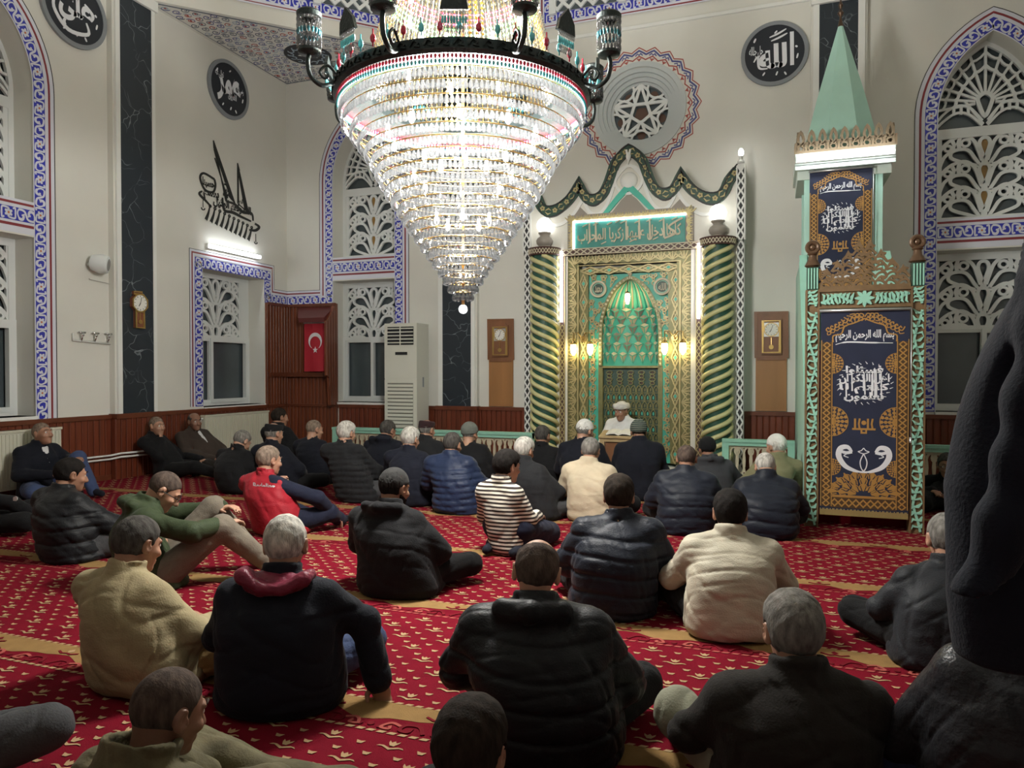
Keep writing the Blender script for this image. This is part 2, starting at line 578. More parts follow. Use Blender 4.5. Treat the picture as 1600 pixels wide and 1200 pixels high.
# ---- carpet
PITCH, Y0S = 1.368, 2.86
def carpet():
    mb = MB()
    mb.box(XL, XR, YB, YQ, -0.05, 0.0, 0)
    gold = lambda y: any(-0.27 < y - (Y0S + PITCH * k) < 0.03 for k in range(-3, 7))
    for k in range(-2, 7):
        yt = Y0S + PITCH * k
        if yt > YQ - 0.2:
            break
        n = int((XR - XL) / 0.069)
        top = [(XL + i * (XR - XL) / n, yt) for i in range(n + 1)]
        low = []
        for i in range(n + 1):
            x = XL + i * (XR - XL) / n
            low.append((x, yt - 0.135 - 0.028 * math.cos(2 * PI * x / 0.55) - 0.014 * math.cos(4 * PI * x / 0.55 + 1)))
        b = len(mb.v)
        mb.add([(x, y, 0.0015) for x, y in top] + [(x, y, 0.0015) for x, y in low], [(n + 1 + i, n + 2 + i, i + 1, i) for i in range(n)], 1)
        x = XL + 0.1
        while x < XR:      # dashed edge lines
            mb.add([(x, yt - 0.004, 0.003), (x + 0.03, yt - 0.004, 0.003), (x + 0.042, yt + 0.012, 0.003), (x + 0.012, yt + 0.012, 0.003)], [(0, 1, 2, 3)], 2)
            mb.add([(x, yt - 0.258, 0.003), (x + 0.034, yt - 0.258, 0.003), (x + 0.046, yt - 0.24, 0.003), (x + 0.012, yt - 0.24, 0.003)], [(0, 1, 2, 3)], 4 if k > 0 else 2)
            x += 0.05
        i = 0
        x = XL + 0.27
        while x < XR - 0.3:
            for sg in (-1, 1):
                mb.ribbon([(x + sg * px, yt - 0.2 + py) for px, py in spline([(0.02, -0.02), (0.06, 0.035), (0.12, 0.03), (0.13, -0.015), (0.09, -0.02), (0.085, 0.01)], 4)], 0.018, 0.0, 0.004, 3)
                mb.ribbon([(x + sg * px, yt - 0.205 + py) for px, py in spline([(0.14, 0.02), (0.19, 0.035), (0.22, -0.01), (0.18, -0.015), (0.185, 0.01)], 4)], 0.015, 0.0, 0.004, 4)
                mb.ribbon([(x + sg * px, yt - 0.075 + py) for px, py in [(0, -0.012), (0.03, -0.02), (0.07, 0.0)]], 0.012, 0.0, 0.004, 3)
            mb.add([(x - 0.02, yt - 0.06, 0.004), (x, yt - 0.085, 0.004), (x + 0.02, yt - 0.06, 0.004), (x, yt - 0.035, 0.004)], [(0, 1, 2, 3)], 2 if i % 2 else 3)
            for q in (-0.05, 0.0, 0.05):
                mb.disc((x + 0.275 + q, yt - 0.2 - abs(q) * 0.2), 0.017, 0.004, 0.004, 3, k=8)
            x += 0.55
            i += 1
    # tulips and buds on a diagonal lattice, only where the camera side of the hall is carpeted
    bud = [(-0.009, 0.008), (0.009, 0.008), (0.022, 0.030), (0.024, 0.046), (0.010, 0.032), (0.0, 0.046), (-0.010, 0.032), (-0.024, 0.046), (-0.022, 0.030)]
    wing = [((0.0, -0.022), (0.0, -0.008), (0.032, 0.006), (0.040, -0.002)), ((0.040, -0.002), (0.032, 0.006), (0.052, 0.004), (0.062, -0.006))]
    d = 0.0686
    x_org, y_org = -0.605, 3.886
    j0, j1 = int((0.9 - y_org) / d) - 1, int((YQ - 0.1 - y_org) / d)
    i0, i1 = int((XL - x_org) / d), int((XR - x_org) / d)
    for j in range(j0, j1):
        y = y_org + j * d
        if gold(y) or gold(y + 0.03):
            continue
        for i in range(i0, i1):
            if (i + j) % 2:
                continue
            x = x_org + i * d
            zc = -math.sin(YAW) * x + math.cos(YAW) * y
            xc = math.cos(YAW) * x + math.sin(YAW) * y
            if zc < 0.8 or abs(xc) > 0.8 * zc + 0.6 or x < XL + 0.1:
                continue
            if (i % 2 == 0) and (j % 2 == 0) and ((i + j) // 2) % 2 == 0:
                mb.add([(x + a, y + b, 0.003) for a, b in bud], [tuple(range(9))], 2)
                for sg in (-1, 1):
                    for wq in wing:
                        mb.add([(x + sg * a, y + b, 0.003) for a, b in wq], [(0, 1, 2, 3) if sg > 0 else (3, 2, 1, 0)], 2)
            else:
                mb.add([(x - 0.010, y - 0.014, 0.003), (x + 0.010, y - 0.014, 0.003), (x + 0.021, y + 0.008, 0.003), (x, y + 0.004, 0.003), (x - 0.021, y + 0.008, 0.003)], [(0, 1, 2, 3, 4)], 2)
    return struct(mb.build('floor', [M_carpet, M_carpet_g, M_carpet_c, M_carpet_d, M_carpet_p]), 'red prayer carpet with gold row bands and cream tulips', 'floor')
carpet()

# ---- tile bands
def tile_motif(mb, f, flower=True):
    if flower:
        for k in range(6):
            a = 2 * PI * k / 6 + PI / 6
            mb.disc((0.033 * math.cos(a), 0.033 * math.sin(a)), 0.023, 0.004, 0.004, 1, f, 8, 0.017, a)
        mb.disc((0, 0), 0.013, 0.006, 0.006, 2, f, 8)
        for sg in (-1, 1):
            mb.ribbon([(sg * x, sg * y) for x, y in spline([(0.055, 0.050), (0.085, 0.058), (0.088, 0.0), (0.085, -0.05), (0.055, -0.058), (0.0, -0.05)], 4)], 0.021, 0.004, 0.004, 1, f)
    else:
        for sg in (-1, 1):
            mb.ribbon([(sg * x, sg * y) for x, y in spline([(0.10, -0.055), (0.115, -0.01), (0.09, 0.045), (0.05, 0.05), (0.035, 0.015), (0.06, 0.0)], 4)], [0.018] * 8 + [0.032] * 9 + [0.022] * 4, 0.004, 0.004, 1, f)
            mb.ribbon([(sg * x, sg * y) for x, y in spline([(0.0, 0.0), (0.02, -0.04), (0.06, -0.055), (0.10, -0.055)], 4)], 0.025, 0.004, 0.004, 1, f)
            mb.disc((sg * 0.03, sg * -0.005), 0.012, 0.004, 0.004, 1, f, 7)
def along(pts):
    L = [0.0]
    for a, b in zip(pts, pts[1:]):
        L.append(L[-1] + math.hypot(b[0] - a[0], b[1] - a[1]))
    def at(s):
        for i in range(len(pts) - 1):
            if s <= L[i + 1] or i == len(pts) - 2:
                t = (s - L[i]) / max(L[i + 1] - L[i], 1e-9)
                a, b = pts[i], pts[i + 1]
                return a[0] + (b[0] - a[0]) * t, a[1] + (b[1] - a[1]) * t, math.atan2(b[1] - a[1], b[0] - a[0])
    return L[-1], at
def tile_band(mb, pts, fr, wd=0.15, period=0.45, n=0.004):
    mb.ribbon(pts, wd, 0.0, n, 0, fr)
    tot, at = along(pts)
    k = max(1, round(tot / (period / 2)))
    for i in range(k):
        x, y, a = at((i + 0.5) * tot / k)
        f = fr.sub(x, y, n, a)
        sc = wd / 0.15
        f.ex, f.ey = f.ex * (tot / k / (period / 2)), f.ey * sc
        tile_motif(mb, f, i % 2 == 0)
def off_arch(cx, hw, z0, zs):
    return arch_pts(cx, hw, z0, zs)
TILE_M = [M_blue, M_tile_w, M_orange, M_maroon, M_black]
def lines(mb, ptsf, fr, offs=((0.0, 0.03, 1), (0.033, 0.026, 3), (0.058, 0.024, 1), (0.074, 0.006, 4))):
    pass
_trim = [0]
def trim_name():
    _trim[0] += 1
    return 'trim_%d' % _trim[0]

def arch_border(cx, zs, z0, fr, label):
    """tile frame of an arched window: blue band, then white, maroon, white and a thin black line"""
    mb = MB()
    tile_band(mb, arch_pts(cx, 0.735, z0, zs), fr)
    mb.ribbon(arch_pts(cx, 0.832, z0, zs), 0.044, 0.0, 0.005, 1, fr)
    mb.ribbon(arch_pts(cx, 0.868, z0, zs), 0.028, 0.0, 0.007, 3, fr)
    mb.ribbon(arch_pts(cx, 0.907, z0, zs), 0.05, 0.0, 0.005, 1, fr)
    mb.ribbon(arch_pts(cx, 0.938, z0, zs), 0.008, 0.0, 0.007, 4, fr)
    mb.ribbon(arch_pts(cx, 0.655, z0, zs), 0.012, 0.0, 0.007, 1, fr)
    # cross band between the two openings
    for za, zb, mi, n in ((3.60, 3.635, 1, 0.005), (3.57, 3.60, 3, 0.006), (3.53, 3.57, 1, 0.005), (3.335, 3.365, 1, 0.005), (3.30, 3.335, 3, 0.006), (3.22, 3.30, 1, 0.005)):
        mb.prism([(cx - 0.66, za), (cx + 0.66, za), (cx + 0.66, zb), (cx - 0.66, zb)], 0.0, n, mi, fr)
    tile_band(mb, [(cx - 0.66, 3.45), (cx + 0.66, 3.45)], fr, 0.165, 0.46)
    return struct(mb.build(trim_name(), TILE_M), label, 'tile border')

def lattice(mb, fr, cx, hw, z0, z1, rows, n0, n1, glass_mb=None, half_bottom=False):
    H = (z1 - z0) / (rows + (0.62 if half_bottom else 0.2))
    bw = 0.046
    for r in range(-1 if half_bottom else 0, rows):
        zb = z0 + (r + (0.70 if half_bottom else 0.28)) * H
        def clip(P):
            q = [(cx + x, min(max(zb + H * y, z0), z1)) for x, y in P]
            return q
        for sx in (-1, 1):
            g = lambda P: [(x, y) for x, y in clip([(sx * hw * px, py) for px, py in P])]
            outer = spline([(0.06, -0.08), (0.13, 0.30), (0.23, 0.70), (0.42, 0.93), (0.66, 0.88), (0.87, 0.66), (1.0, 0.38)], 4)
            leaf = spline([(0.12, -0.27), (0.21, 0.02), (0.36, 0.36), (0.56, 0.43), (0.72, 0.34), (0.745, 0.14), (0.62, 0.0), (0.38, -0.14)], 4, True)
            edge = spline([(0.74, 0.36), (0.88, 0.18), (0.96, -0.08), (1.0, -0.3)], 4)
            for c, ww, cl in ((outer, bw, False), (leaf, bw, True), (edge, bw, False)):
                q = [p for p in c if z0 - 0.02 < zb + H * p[1] < z1 + 0.02]
                if len(q) > 2:
                    mb.ribbon(g(q), ww, n0, n1, 0, fr, cl and len(q) == len(c))
            for x, y, q in ((0.42, 0.655, 0.088), (0.81, 0.50, 0.072)):
                c = (cx + sx * hw * x, zb + H * y)
                if z0 + 0.02 < c[1] < z1 - 0.04:
                    mb.ribbon([(c[0] + q * hw * math.cos(t) * 1.05, c[1] + q * hw * math.sin(t)) for t in [2 * PI * i / 12 for i in range(12)]], 0.034, n0, n1, 0, fr, True)
            if zb + .8 * H > z0 + 0.05:
                mb.ribbon(g([(0.55, 0.44), (0.585, 0.66), (0.54, 0.90)]), 0.05, n0, n1, 0, fr)
                mb.ribbon(g([(0.72, 0.36), (0.67, 0.62), (0.73, 0.84)]), 0.05, n0, n1, 0, fr)
        P = spline([(0.0, 0.0), (0.06, 0.24), (0.115, 0.56), (0.08, 0.75), (0.0, 0.81), (-0.08, 0.75), (-0.115, 0.56), (-0.06, 0.24)], 4, True)
        P = clip([(hw * x, y) for x, y in P])
        mb.ribbon(P, bw, n0, n1, 0, fr, True)
        if glass_mb is not None:
            glass_mb.prism(P, n0 + 0.01, n0 + 0.012, 1, fr)
        mb.ribbon(clip([(0, -0.28), (0, 0.02)]), 0.08, n0, n1, 0, fr)
    for x in (cx - hw, cx + hw):
        mb.prism([(x - 0.03, z0), (x + 0.03, z0), (x + 0.03, z1), (x - 0.03, z1)], n0, n1, 0, fr)

def tympanum(mb, fr, cx, hw, zs0, zs, n0, n1):
    A = arch_pts(cx, hw, zs0, zs)
    mb.ribbon(A, 0.07, n0, n1 + 0.01, 0, fr)
    C = (cx, zs0 + 0.36)
    Rr = hw + 0.6
    def reach(a):
        lo, hi = 0.0, 3.0
        for _ in range(30):
            m = (lo + hi) / 2
            x, z = C[0] + m * math.cos(a), C[1] + m * math.sin(a)
            ok = z > zs0 and abs(x - cx) < hw and (z < zs or math.hypot(abs(x - cx) + 0.6, z - zs) < Rr)
            lo, hi = (m, hi) if ok else (lo, m)
        return lo
    for i in range(13):
        a = R(-6 + i * 16)
        q = reach(a)
        mb.ribbon([(C[0] + 0.12 * math.cos(a), C[1] + 0.12 * math.sin(a)), (C[0] + q * math.cos(a), C[1] + q * math.sin(a))], 0.034, n0, n1, 0, fr)
    for fq, ww in ((0.60, 0.04), (0.82, 0.03)):
        P = []
        for i in range(37):
            a = R(-6 + i * 192 / 36)
            q = reach(a) * fq * (1 + 0.03 * math.cos((a - R(-6)) / R(16) * 2 * PI))
            P.append((C[0] + q * math.cos(a), C[1] + q * math.sin(a)))
        mb.ribbon(P, ww, n0, n1, 0, fr)
    P = [(C[0] + x, C[1] + z) for x, z in spline([(0, -0.2), (0.075, -0.03), (0.085, 0.06), (0, 0.125), (-0.085, 0.06), (-0.075, -0.03)], 5, True)]
    mb.ribbon(P, 0.05, n0, n1, 0, fr, True)
    for sx in (-1, 1):
        for y0, y1 in ((0.30, 0.10), (0.20, 0.03)):
            mb.ribbon([(cx + sx * x * hw, zs0 + z) for x, z in spline([(0.05, y1), (0.3, y0), (0.55, y0 + 0.04), (0.8, y0 - 0.06), (1.0, y1 - 0.02)], 5)], 0.034, n0, n1, 0, fr)
        for x in (0.32, 0.46, 0.6):
            mb.ribbon([(cx + sx * x * hw, zs0 + 0.21), (cx + sx * x * hw, zs0 + 0.33)], 0.035, n0, n1, 0, fr)
        mb.ribbon([(cx + sx * 0.02, zs0 + 0.05), (cx + sx * 0.25, zs0 + 0.4)], 0.03, n0, n1, 0, fr)

_win = [0]
def arched_window(cx, zs, fr, label, split):
    _win[0] += 1
    n0, n1 = -0.40, -0.36
    gl = MB()
    gl.prism([(cx - 0.7, 0.95), (cx + 0.7, 0.95), (cx + 0.7, 3.2), (cx - 0.7, 3.2)], n0 - 0.05, n0 - 0.045, 0, fr)
    gl.prism(arch_pts(cx, 0.7, 3.6, zs), n0 - 0.05, n0 - 0.045, 0, fr)
    lat = MB()
    lattice(lat, fr, cx, 0.56, 3.70, 4.86, 3, n0, n1, gl)
    tympanum(lat, fr, cx, 0.64, 4.96, zs, n0, n1)
    lat.prism([(cx - 0.66, 4.84), (cx + 0.66, 4.84), (cx + 0.66, 4.98), (cx - 0.66, 4.98)], n0, n1 + 0.01, 0, fr)
    lat.prism([(cx - 0.66, 3.62), (cx + 0.66, 3.62), (cx + 0.66, 3.72), (cx - 0.66, 3.72)], n0, n1 + 0.01, 0, fr)
    for sx in (-1, 1):
        lat.prism([(cx + sx * 0.63 - 0.04, 3.62), (cx + sx * 0.63 + 0.04, 3.62), (cx + sx * 0.63 + 0.04, zs), (cx + sx * 0.63 - 0.04, zs)], n0, n1 + 0.01, 0, fr)
    low = MB()
    lattice(low, fr, cx, 0.58, 2.14, 3.12, 2, n0, n1, None, True)
    low.prism([(cx - 0.66, 3.10), (cx + 0.66, 3.10), (cx + 0.66, 3.2), (cx - 0.66, 3.2)], n0, n1 + 0.01, 0, fr)
    for sx in (-1, 1):
        low.prism([(cx + sx * 0.62 - 0.05, 2.1), (cx + sx * 0.62 + 0.05, 2.1), (cx + sx * 0.62 + 0.05, 3.2), (cx + sx * 0.62 - 0.05, 3.2)], n0, n1 + 0.01, 0, fr)
    root = struct(gl.build('window_%d' % _win[0], [M_glass_dark, M_glass_amber]), label, 'window')
    lat.build('arched_lattice', [M_pvc], root)
    low.build('lower_lattice', [M_pvc], root)
    sash_frame(fr, cx - 0.66, cx + 0.66, 0.95, 2.17, split, n0, root)
    return root
def sash_frame(fr, x0, x1, z0, z1, split, n0, root):
    s = MB()
    def rect(a, b, c, d, w, q0, q1):
        for A in ((a, b, c, c + w), (a, b, d - w, d), (a, a + w, c + w, d - w), (b - w, b, c + w, d - w)):
            s.prism([(A[0], A[2]), (A[1], A[2]), (A[1], A[3]), (A[0], A[3])], q0, q1, 0, fr)
    rect(x0, x1, z0, z1, 0.06, n0, n0 + 0.06)
    xs = x0 + (x1 - x0) * split
    rect(x0 + 0.05, xs + 0.02, z0 + 0.05, z1 - 0.05, 0.05, n0, n0 + 0.05)
    rect(xs - 0.02, x1 - 0.05, z0 + 0.05, z1 - 0.05, 0.06, n0, n0 + 0.075)
    s.build('sash_frame', [M_pvc], root)
    q = MB()
    q.prism([(x0, z0 - 0.04), (x1, z0 - 0.04), (x1, z0), (x0, z0)], n0, 0.03, 0, fr)
    q.build('window_sill', [M_white], root)

# ---- walls with their openings
AW = [(-7.07, 'arched window beside the wooden corner cabinet, behind the tall air conditioner'), (2.80, 'arched window behind the green and gold minbar')]
def rect_loop(a, b, c, d):
    return [(a, c), (b, c), (b, d), (a, d)]
ROS = (-2.02, 5.69)
holes = []
for cx, _ in AW:
    holes += [rect_loop(cx - 0.66, cx + 0.66, 0.95, 3.2), arch_pts(cx, 0.66, 3.62, 5.06)]
holes.append([(ROS[0] + 0.66 * math.cos(2 * PI * i / 40), ROS[1] + 0.66 * math.sin(2 * PI * i / 40)) for i in range(40)])
m = MB(); m.prism(rect_loop(XL - 0.4, XR + 0.4, -0.05, ZC), -0.42, 0.0, 0, Q, holes)
m.box(XL - 0.4, XR + 0.4, YQ + 0.55, YQ + 0.6, 0, ZC, 1)
struct(m.build('wall_qibla', [M_wall, M_black]), 'cream front wall around the mihrab', 'wall')
CL = 5.83
m = MB()
m.prism(rect_loop(YB, YQ + 0.4, -0.05, ZC), -0.42, 0.0, 0, Lw, [rect_loop(CL - 0.66, CL + 0.66, 0.95, 3.2), arch_pts(CL, 0.66, 3.62, 5.06), rect_loop(9.33, 10.84, 0.93, 3.2)])
m.box(XL - 0.6, XL - 0.55, YB, YQ, 0, ZC, 1)
struct(m.build('wall_left', [M_wall, M_black]), 'cream side wall with marble pilaster', 'wall')
m = MB(); m.box(XR, XR + 0.2, YB, YQ, -0.05, ZC, 0); struct(m.build('wall_right', M_wall), 'cream side wall opposite the marble pilaster', 'wall')
m = MB(); m.box(XL - 0.2, XR + 0.2, YB - 0.2, YB, -0.05, ZC, 0); struct(m.build('wall_back', M_wall), 'cream rear wall behind the camera', 'wall')
# unseen gallery slab and parapet, added to shade the rows near the camera
m = MB(); m.box(XL, XR, YB, 1.0, 2.75, 3.0, 0); m.box(XL, XR, 0.9, 1.0, 3.0, 3.9, 0)
struct(m.build('added_shade_slab', M_wall), 'unseen gallery slab added over the rear of the hall to shade the near rows', 'gallery')

for (cx, lab), sp in zip(AW, (0.48, 0.5)):
    arched_window(cx, 5.06, Q, lab, sp)
    arch_border(cx, 5.06, 2.90 if cx < 0 else 0.95, Q, 'blue floral tile border around the ' + lab.split(',')[0])
arched_window(CL, 5.06, Lw, 'arched window at the left edge of the photo', 0.5)
arch_border(CL, 5.06, 0.9, Lw, 'blue floral tile border around the arched window at the left edge')

# right-hand leg of the cabinet-side border continues down to the sill
m = MB()
cx = AW[0][0]
tile_band(m, [(cx + 0.735, 0.95), (cx + 0.735, 2.9)], Q)
for x, wd, mi in ((0.832, 0.044, 1), (0.868, 0.028, 3), (0.907, 0.05, 1), (0.938, 0.008, 4)):
    m.ribbon([(cx + x, 0.95), (cx + x, 2.9)], wd, 0, 0.006, mi, Q)
struct(m.build(trim_name(), TILE_M), 'lower leg of the tile border beside the air conditioner', 'tile border')

# rectangular window of the left wall and its stepped border that turns the corner
_win[0] += 1
gl = MB(); gl.prism(rect_loop(9.3, 10.9, 0.93, 3.2), -0.45, -0.445, 0, Lw)
rw = struct(gl.build('window_%d' % _win[0], M_glass_dark), 'rectangular window under the fluorescent tube', 'window')
m = MB(); lattice(m, Lw, 10.02, 0.60, 2.12, 3.14, 2, -0.40, -0.36, None, True)
for a, b, c, d in ((9.33, 10.84, 3.12, 3.2), (9.33, 9.42, 2.1, 3.2), (10.62, 10.84, 2.1, 3.2)):
    m.prism(rect_loop(a, b, c, d), -0.40, -0.355, 0, Lw)
m.build('lattice', M_pvc, rw)
sash_frame(Lw, 9.33, 10.84, 0.93, 2.14, 0.36, -0.40, rw)
m = MB()
def stepped(off):
    return [(9.23 - off, 0.95), (9.23 - off, 3.30 + off), (10.93 + off, 3.30 + off), (10.93 + off, 2.865 + off), (11.5, 2.865 + off)]
def straight_tiles(mb, pts, fr):
    for a, b in zip(pts, pts[1:]):
        tile_band(mb, [a, b], fr, 0.165)
straight_tiles(m, [(9.235, 0.95), (9.235, 3.29)], Lw)
straight_tiles(m, [(9.16, 3.285), (11.01, 3.285)], Lw)
straight_tiles(m, [(10.925, 3.2), (10.925, 2.86)], Lw)
straight_tiles(m, [(10.85, 2.865), (11.49, 2.865)], Lw)
for off, wd, mi in ((0.10, 0.04, 1), (0.132, 0.026, 3), (0.162, 0.036, 1), (0.184, 0.008, 4)):
    m.ribbon(stepped(off), wd, 0, 0.006, mi, Lw)
struct(m.build(trim_name(), TILE_M), 'blue floral tile border stepping around the rectangular window', 'tile border')
m = MB()
straight_tiles(m, [(-8.74, 2.865), (-7.73, 2.865)], Q)
for off, wd, mi in ((0.10, 0.04, 1), (0.132, 0.026, 3), (0.162, 0.036, 1), (0.184, 0.008, 4)):
    m.ribbon([(-8.75, 2.865 + off), (-8.0, 2.865 + off)], wd, 0, 0.008, mi, Q)
struct(m.build(trim_name(), TILE_M), 'blue tile band over the wooden corner cabinet', 'tile border')

# ---- rosette window with its painted halo
m = MB(); m.prism([(ROS[0] + 0.5 * math.cos(2 * PI * i / 40), ROS[1] + 0.5 * math.sin(2 * PI * i / 40)) for i in range(40)], -0.26, -0.25, 0, Q)
gpent = [(ROS[0] + 0.12 * math.cos(PI / 2 + 2 * PI * i / 5 + PI / 5), ROS[1] + 0.12 * math.sin(PI / 2 + 2 * PI * i / 5 + PI / 5)) for i in range(5)]
m.prism(gpent, -0.25, -0.245, 1, Q)
for i in range(5):
    a = PI / 2 + 2 * PI * i / 5 + PI / 5
    c = (ROS[0] + 0.34 * math.cos(a), ROS[1] + 0.34 * math.sin(a))
    m.disc(c, 0.07, -0.25, -0.245, 1 , Q, 12)
_win[0] += 1
rr = struct(m.build('window_%d' % _win[0], [M_glass_dark, M_glass_brown]), 'round rosette window above the mihrab', 'window')
m = MB()
ring = lambda r, k=48: [(ROS[0] + r * math.cos(2 * PI * i / k), ROS[1] + r * math.sin(2 * PI * i / k)) for i in range(k)]
for r, wd, a, b in ((0.70, 0.08, 0.0, 0.03), (0.63, 0.07, -0.26, -0.02), (0.57, 0.06, -0.26, -0.07), (0.51, 0.06, -0.26, -0.12), (0.46, 0.05, -0.26, -0.17)):
    m.ribbon(ring(r), wd, a, b, 0, Q, True)
m.build('stepped_moulding', mat('grey_moulding', (0.50, 0.54, 0.54), 0.5), rr, smooth=None)
m = MB()
for i in range(5):
    a = PI / 2 + 2 * PI * i / 5
    T = (ROS[0] + 0.44 * math.cos(a), ROS[1] + 0.44 * math.sin(a))
    for sg in (-1, 1):
        b = a + 2 * PI * 2 / 5
        E_ = (ROS[0] + 0.44 * math.cos(b), ROS[1] + 0.44 * math.sin(b))
        if sg > 0: m.ribbon([T, E_], 0.046, -0.20, -0.16, 0, Q)
        P = spline([T, (ROS[0] + 0.34 * math.cos(a + sg * 0.36), ROS[1] + 0.34 * math.sin(a + sg * 0.36)), (ROS[0] + 0.13 * math.cos(a + sg * 0.6), ROS[1] + 0.13 * math.sin(a + sg * 0.6))], 5)
        m.ribbon(P, 0.04, -0.20, -0.16, 0, Q)
        m.ribbon(arc(ROS[0] + 0.44 * math.cos(a + sg * PI / 5), ROS[1] + 0.44 * math.sin(a + sg * PI / 5), 0.15, math.degrees(a + sg * PI / 5) + 100, math.degrees(a + sg * PI / 5) + 260, 10), 0.036, -0.20, -0.16, 0, Q)
m.build('star_lattice', M_pvc, rr)
m = MB()
for r0, amp, wd, mi in ((0.93, 0.035, 0.014, 1), (0.885, 0.032, 0.024, 0), (0.80, 0.028, 0.016, 1)):
    P = []
    for i in range(24 * 6):
        a = 2 * PI * i / 144
        tt = (i % 6) / 6.0
        P.append((ROS[0] + (r0 + amp * (1 - 2 * abs(tt - .5) * 2) * (-1)) * math.cos(a), ROS[1] + (r0 + amp * (1 - 4 * abs(tt - .5)) * (-1)) * math.sin(a)))
    m.ribbon(P, wd, 0.0, 0.006, mi, Q, True)
for i in range(24):
    a = 2 * PI * i / 24
    f = Q.sub(ROS[0] + 0.845 * math.cos(a), ROS[1] + 0.845 * math.sin(a), 0.0, a - PI / 2)
    m.ribbon([(-0.06, -0.01), (-0.025, 0.025), (0, 0.0), (0.025, 0.025), (0.06, -0.01)], 0.014, 0, 0.006, 0, f)
    m.ribbon([(-0.03, -0.05), (0, -0.085), (0.03, -0.05)], 0.014, 0, 0.006, 1, f)
    m.ribbon([(0, -0.05), (0, -0.1)], 0.012, 0, 0.006, 1, f)
struct(m.build(trim_name(), [M_blueprint, M_redprint]), 'red and blue painted star halo around the rosette window', 'wall painting')

# ---- wainscot, caps, pilasters
def wainscot(name, fr, x0, x1, gaps, label):
    mb = MB()
    xs = [x0] + [g for ab in gaps for g in ab] + [x1]
    for a, b in zip(xs[::2], xs[1::2]):
        mb.prism(rect_loop(a, b, 0.0, 0.86), 0.0, 0.03, 0, fr)
        mb.prism(rect_loop(a, b, 0.85, 0.91), 0.0, 0.055, 1, fr)
        mb.prism(rect_loop(a, b, 0.0, 0.07), 0.0, 0.045, 1, fr)
    return struct(mb.build(name, [M_wains, M_wood_trim]), label, 'wainscot')
wainscot('baseboard_left', Lw, YB, 10.86, [], 'dark red board wainscot along the side wall')
wainscot('baseboard_qibla', Q, -7.58, XR, [(-3.85, -0.42)], 'dark red board wainscot along the front wall')
wainscot('baseboard_right', Fr((XR, 0, 0), (0, -1, 0), (0, 0, 1)), -YQ, -YB, [], 'dark red board wainscot along the far side wall')

def pilaster(fr, x0, x1, m0, m1, lab, top=True):
    mb = MB()
    mb.prism(rect_loop(x0, x1, 0.0, ZC), 0.0, 0.10, 0, fr)
    mb.prism(rect_loop(x0 + 0.03, m0, 0.9, 6.9), 0.10, 0.135, 1, fr)
    mb.prism(rect_loop(m1, x1 - 0.03, 0.9, 6.9), 0.10, 0.135, 1, fr)
    mb.prism(rect_loop(x0, x1, 6.82, ZC), 0.10, 0.17, 1, fr)
    mb.prism(rect_loop(x0 - 0.02, x1 + 0.02, 0.0, 0.86), 0.0, 0.13, 3, fr)
    mb.prism(rect_loop(x0 - 0.02, x1 + 0.02, 0.85, 0.92), 0.0, 0.16, 4, fr)
    mb.prism(rect_loop(m0, m1, 0.9, 6.84), 0.10, 0.125, 2, fr)
    return struct(mb.build(trim_name(), [M_wall, M_white, M_marble, M_wains, M_wood_trim]), lab, 'pilaster')
pilaster(Lw, 7.56, 8.30, 7.66, 8.21, 'pilaster faced with black marble behind the gold wall clock')
pilaster(Q, -5.52, -4.77, -5.41, -4.87, 'pilaster faced with black marble below the chandelier tip')
pilaster(Q, 0.50, 1.24, 0.61, 1.12, 'pilaster faced with black marble behind the minbar spire')

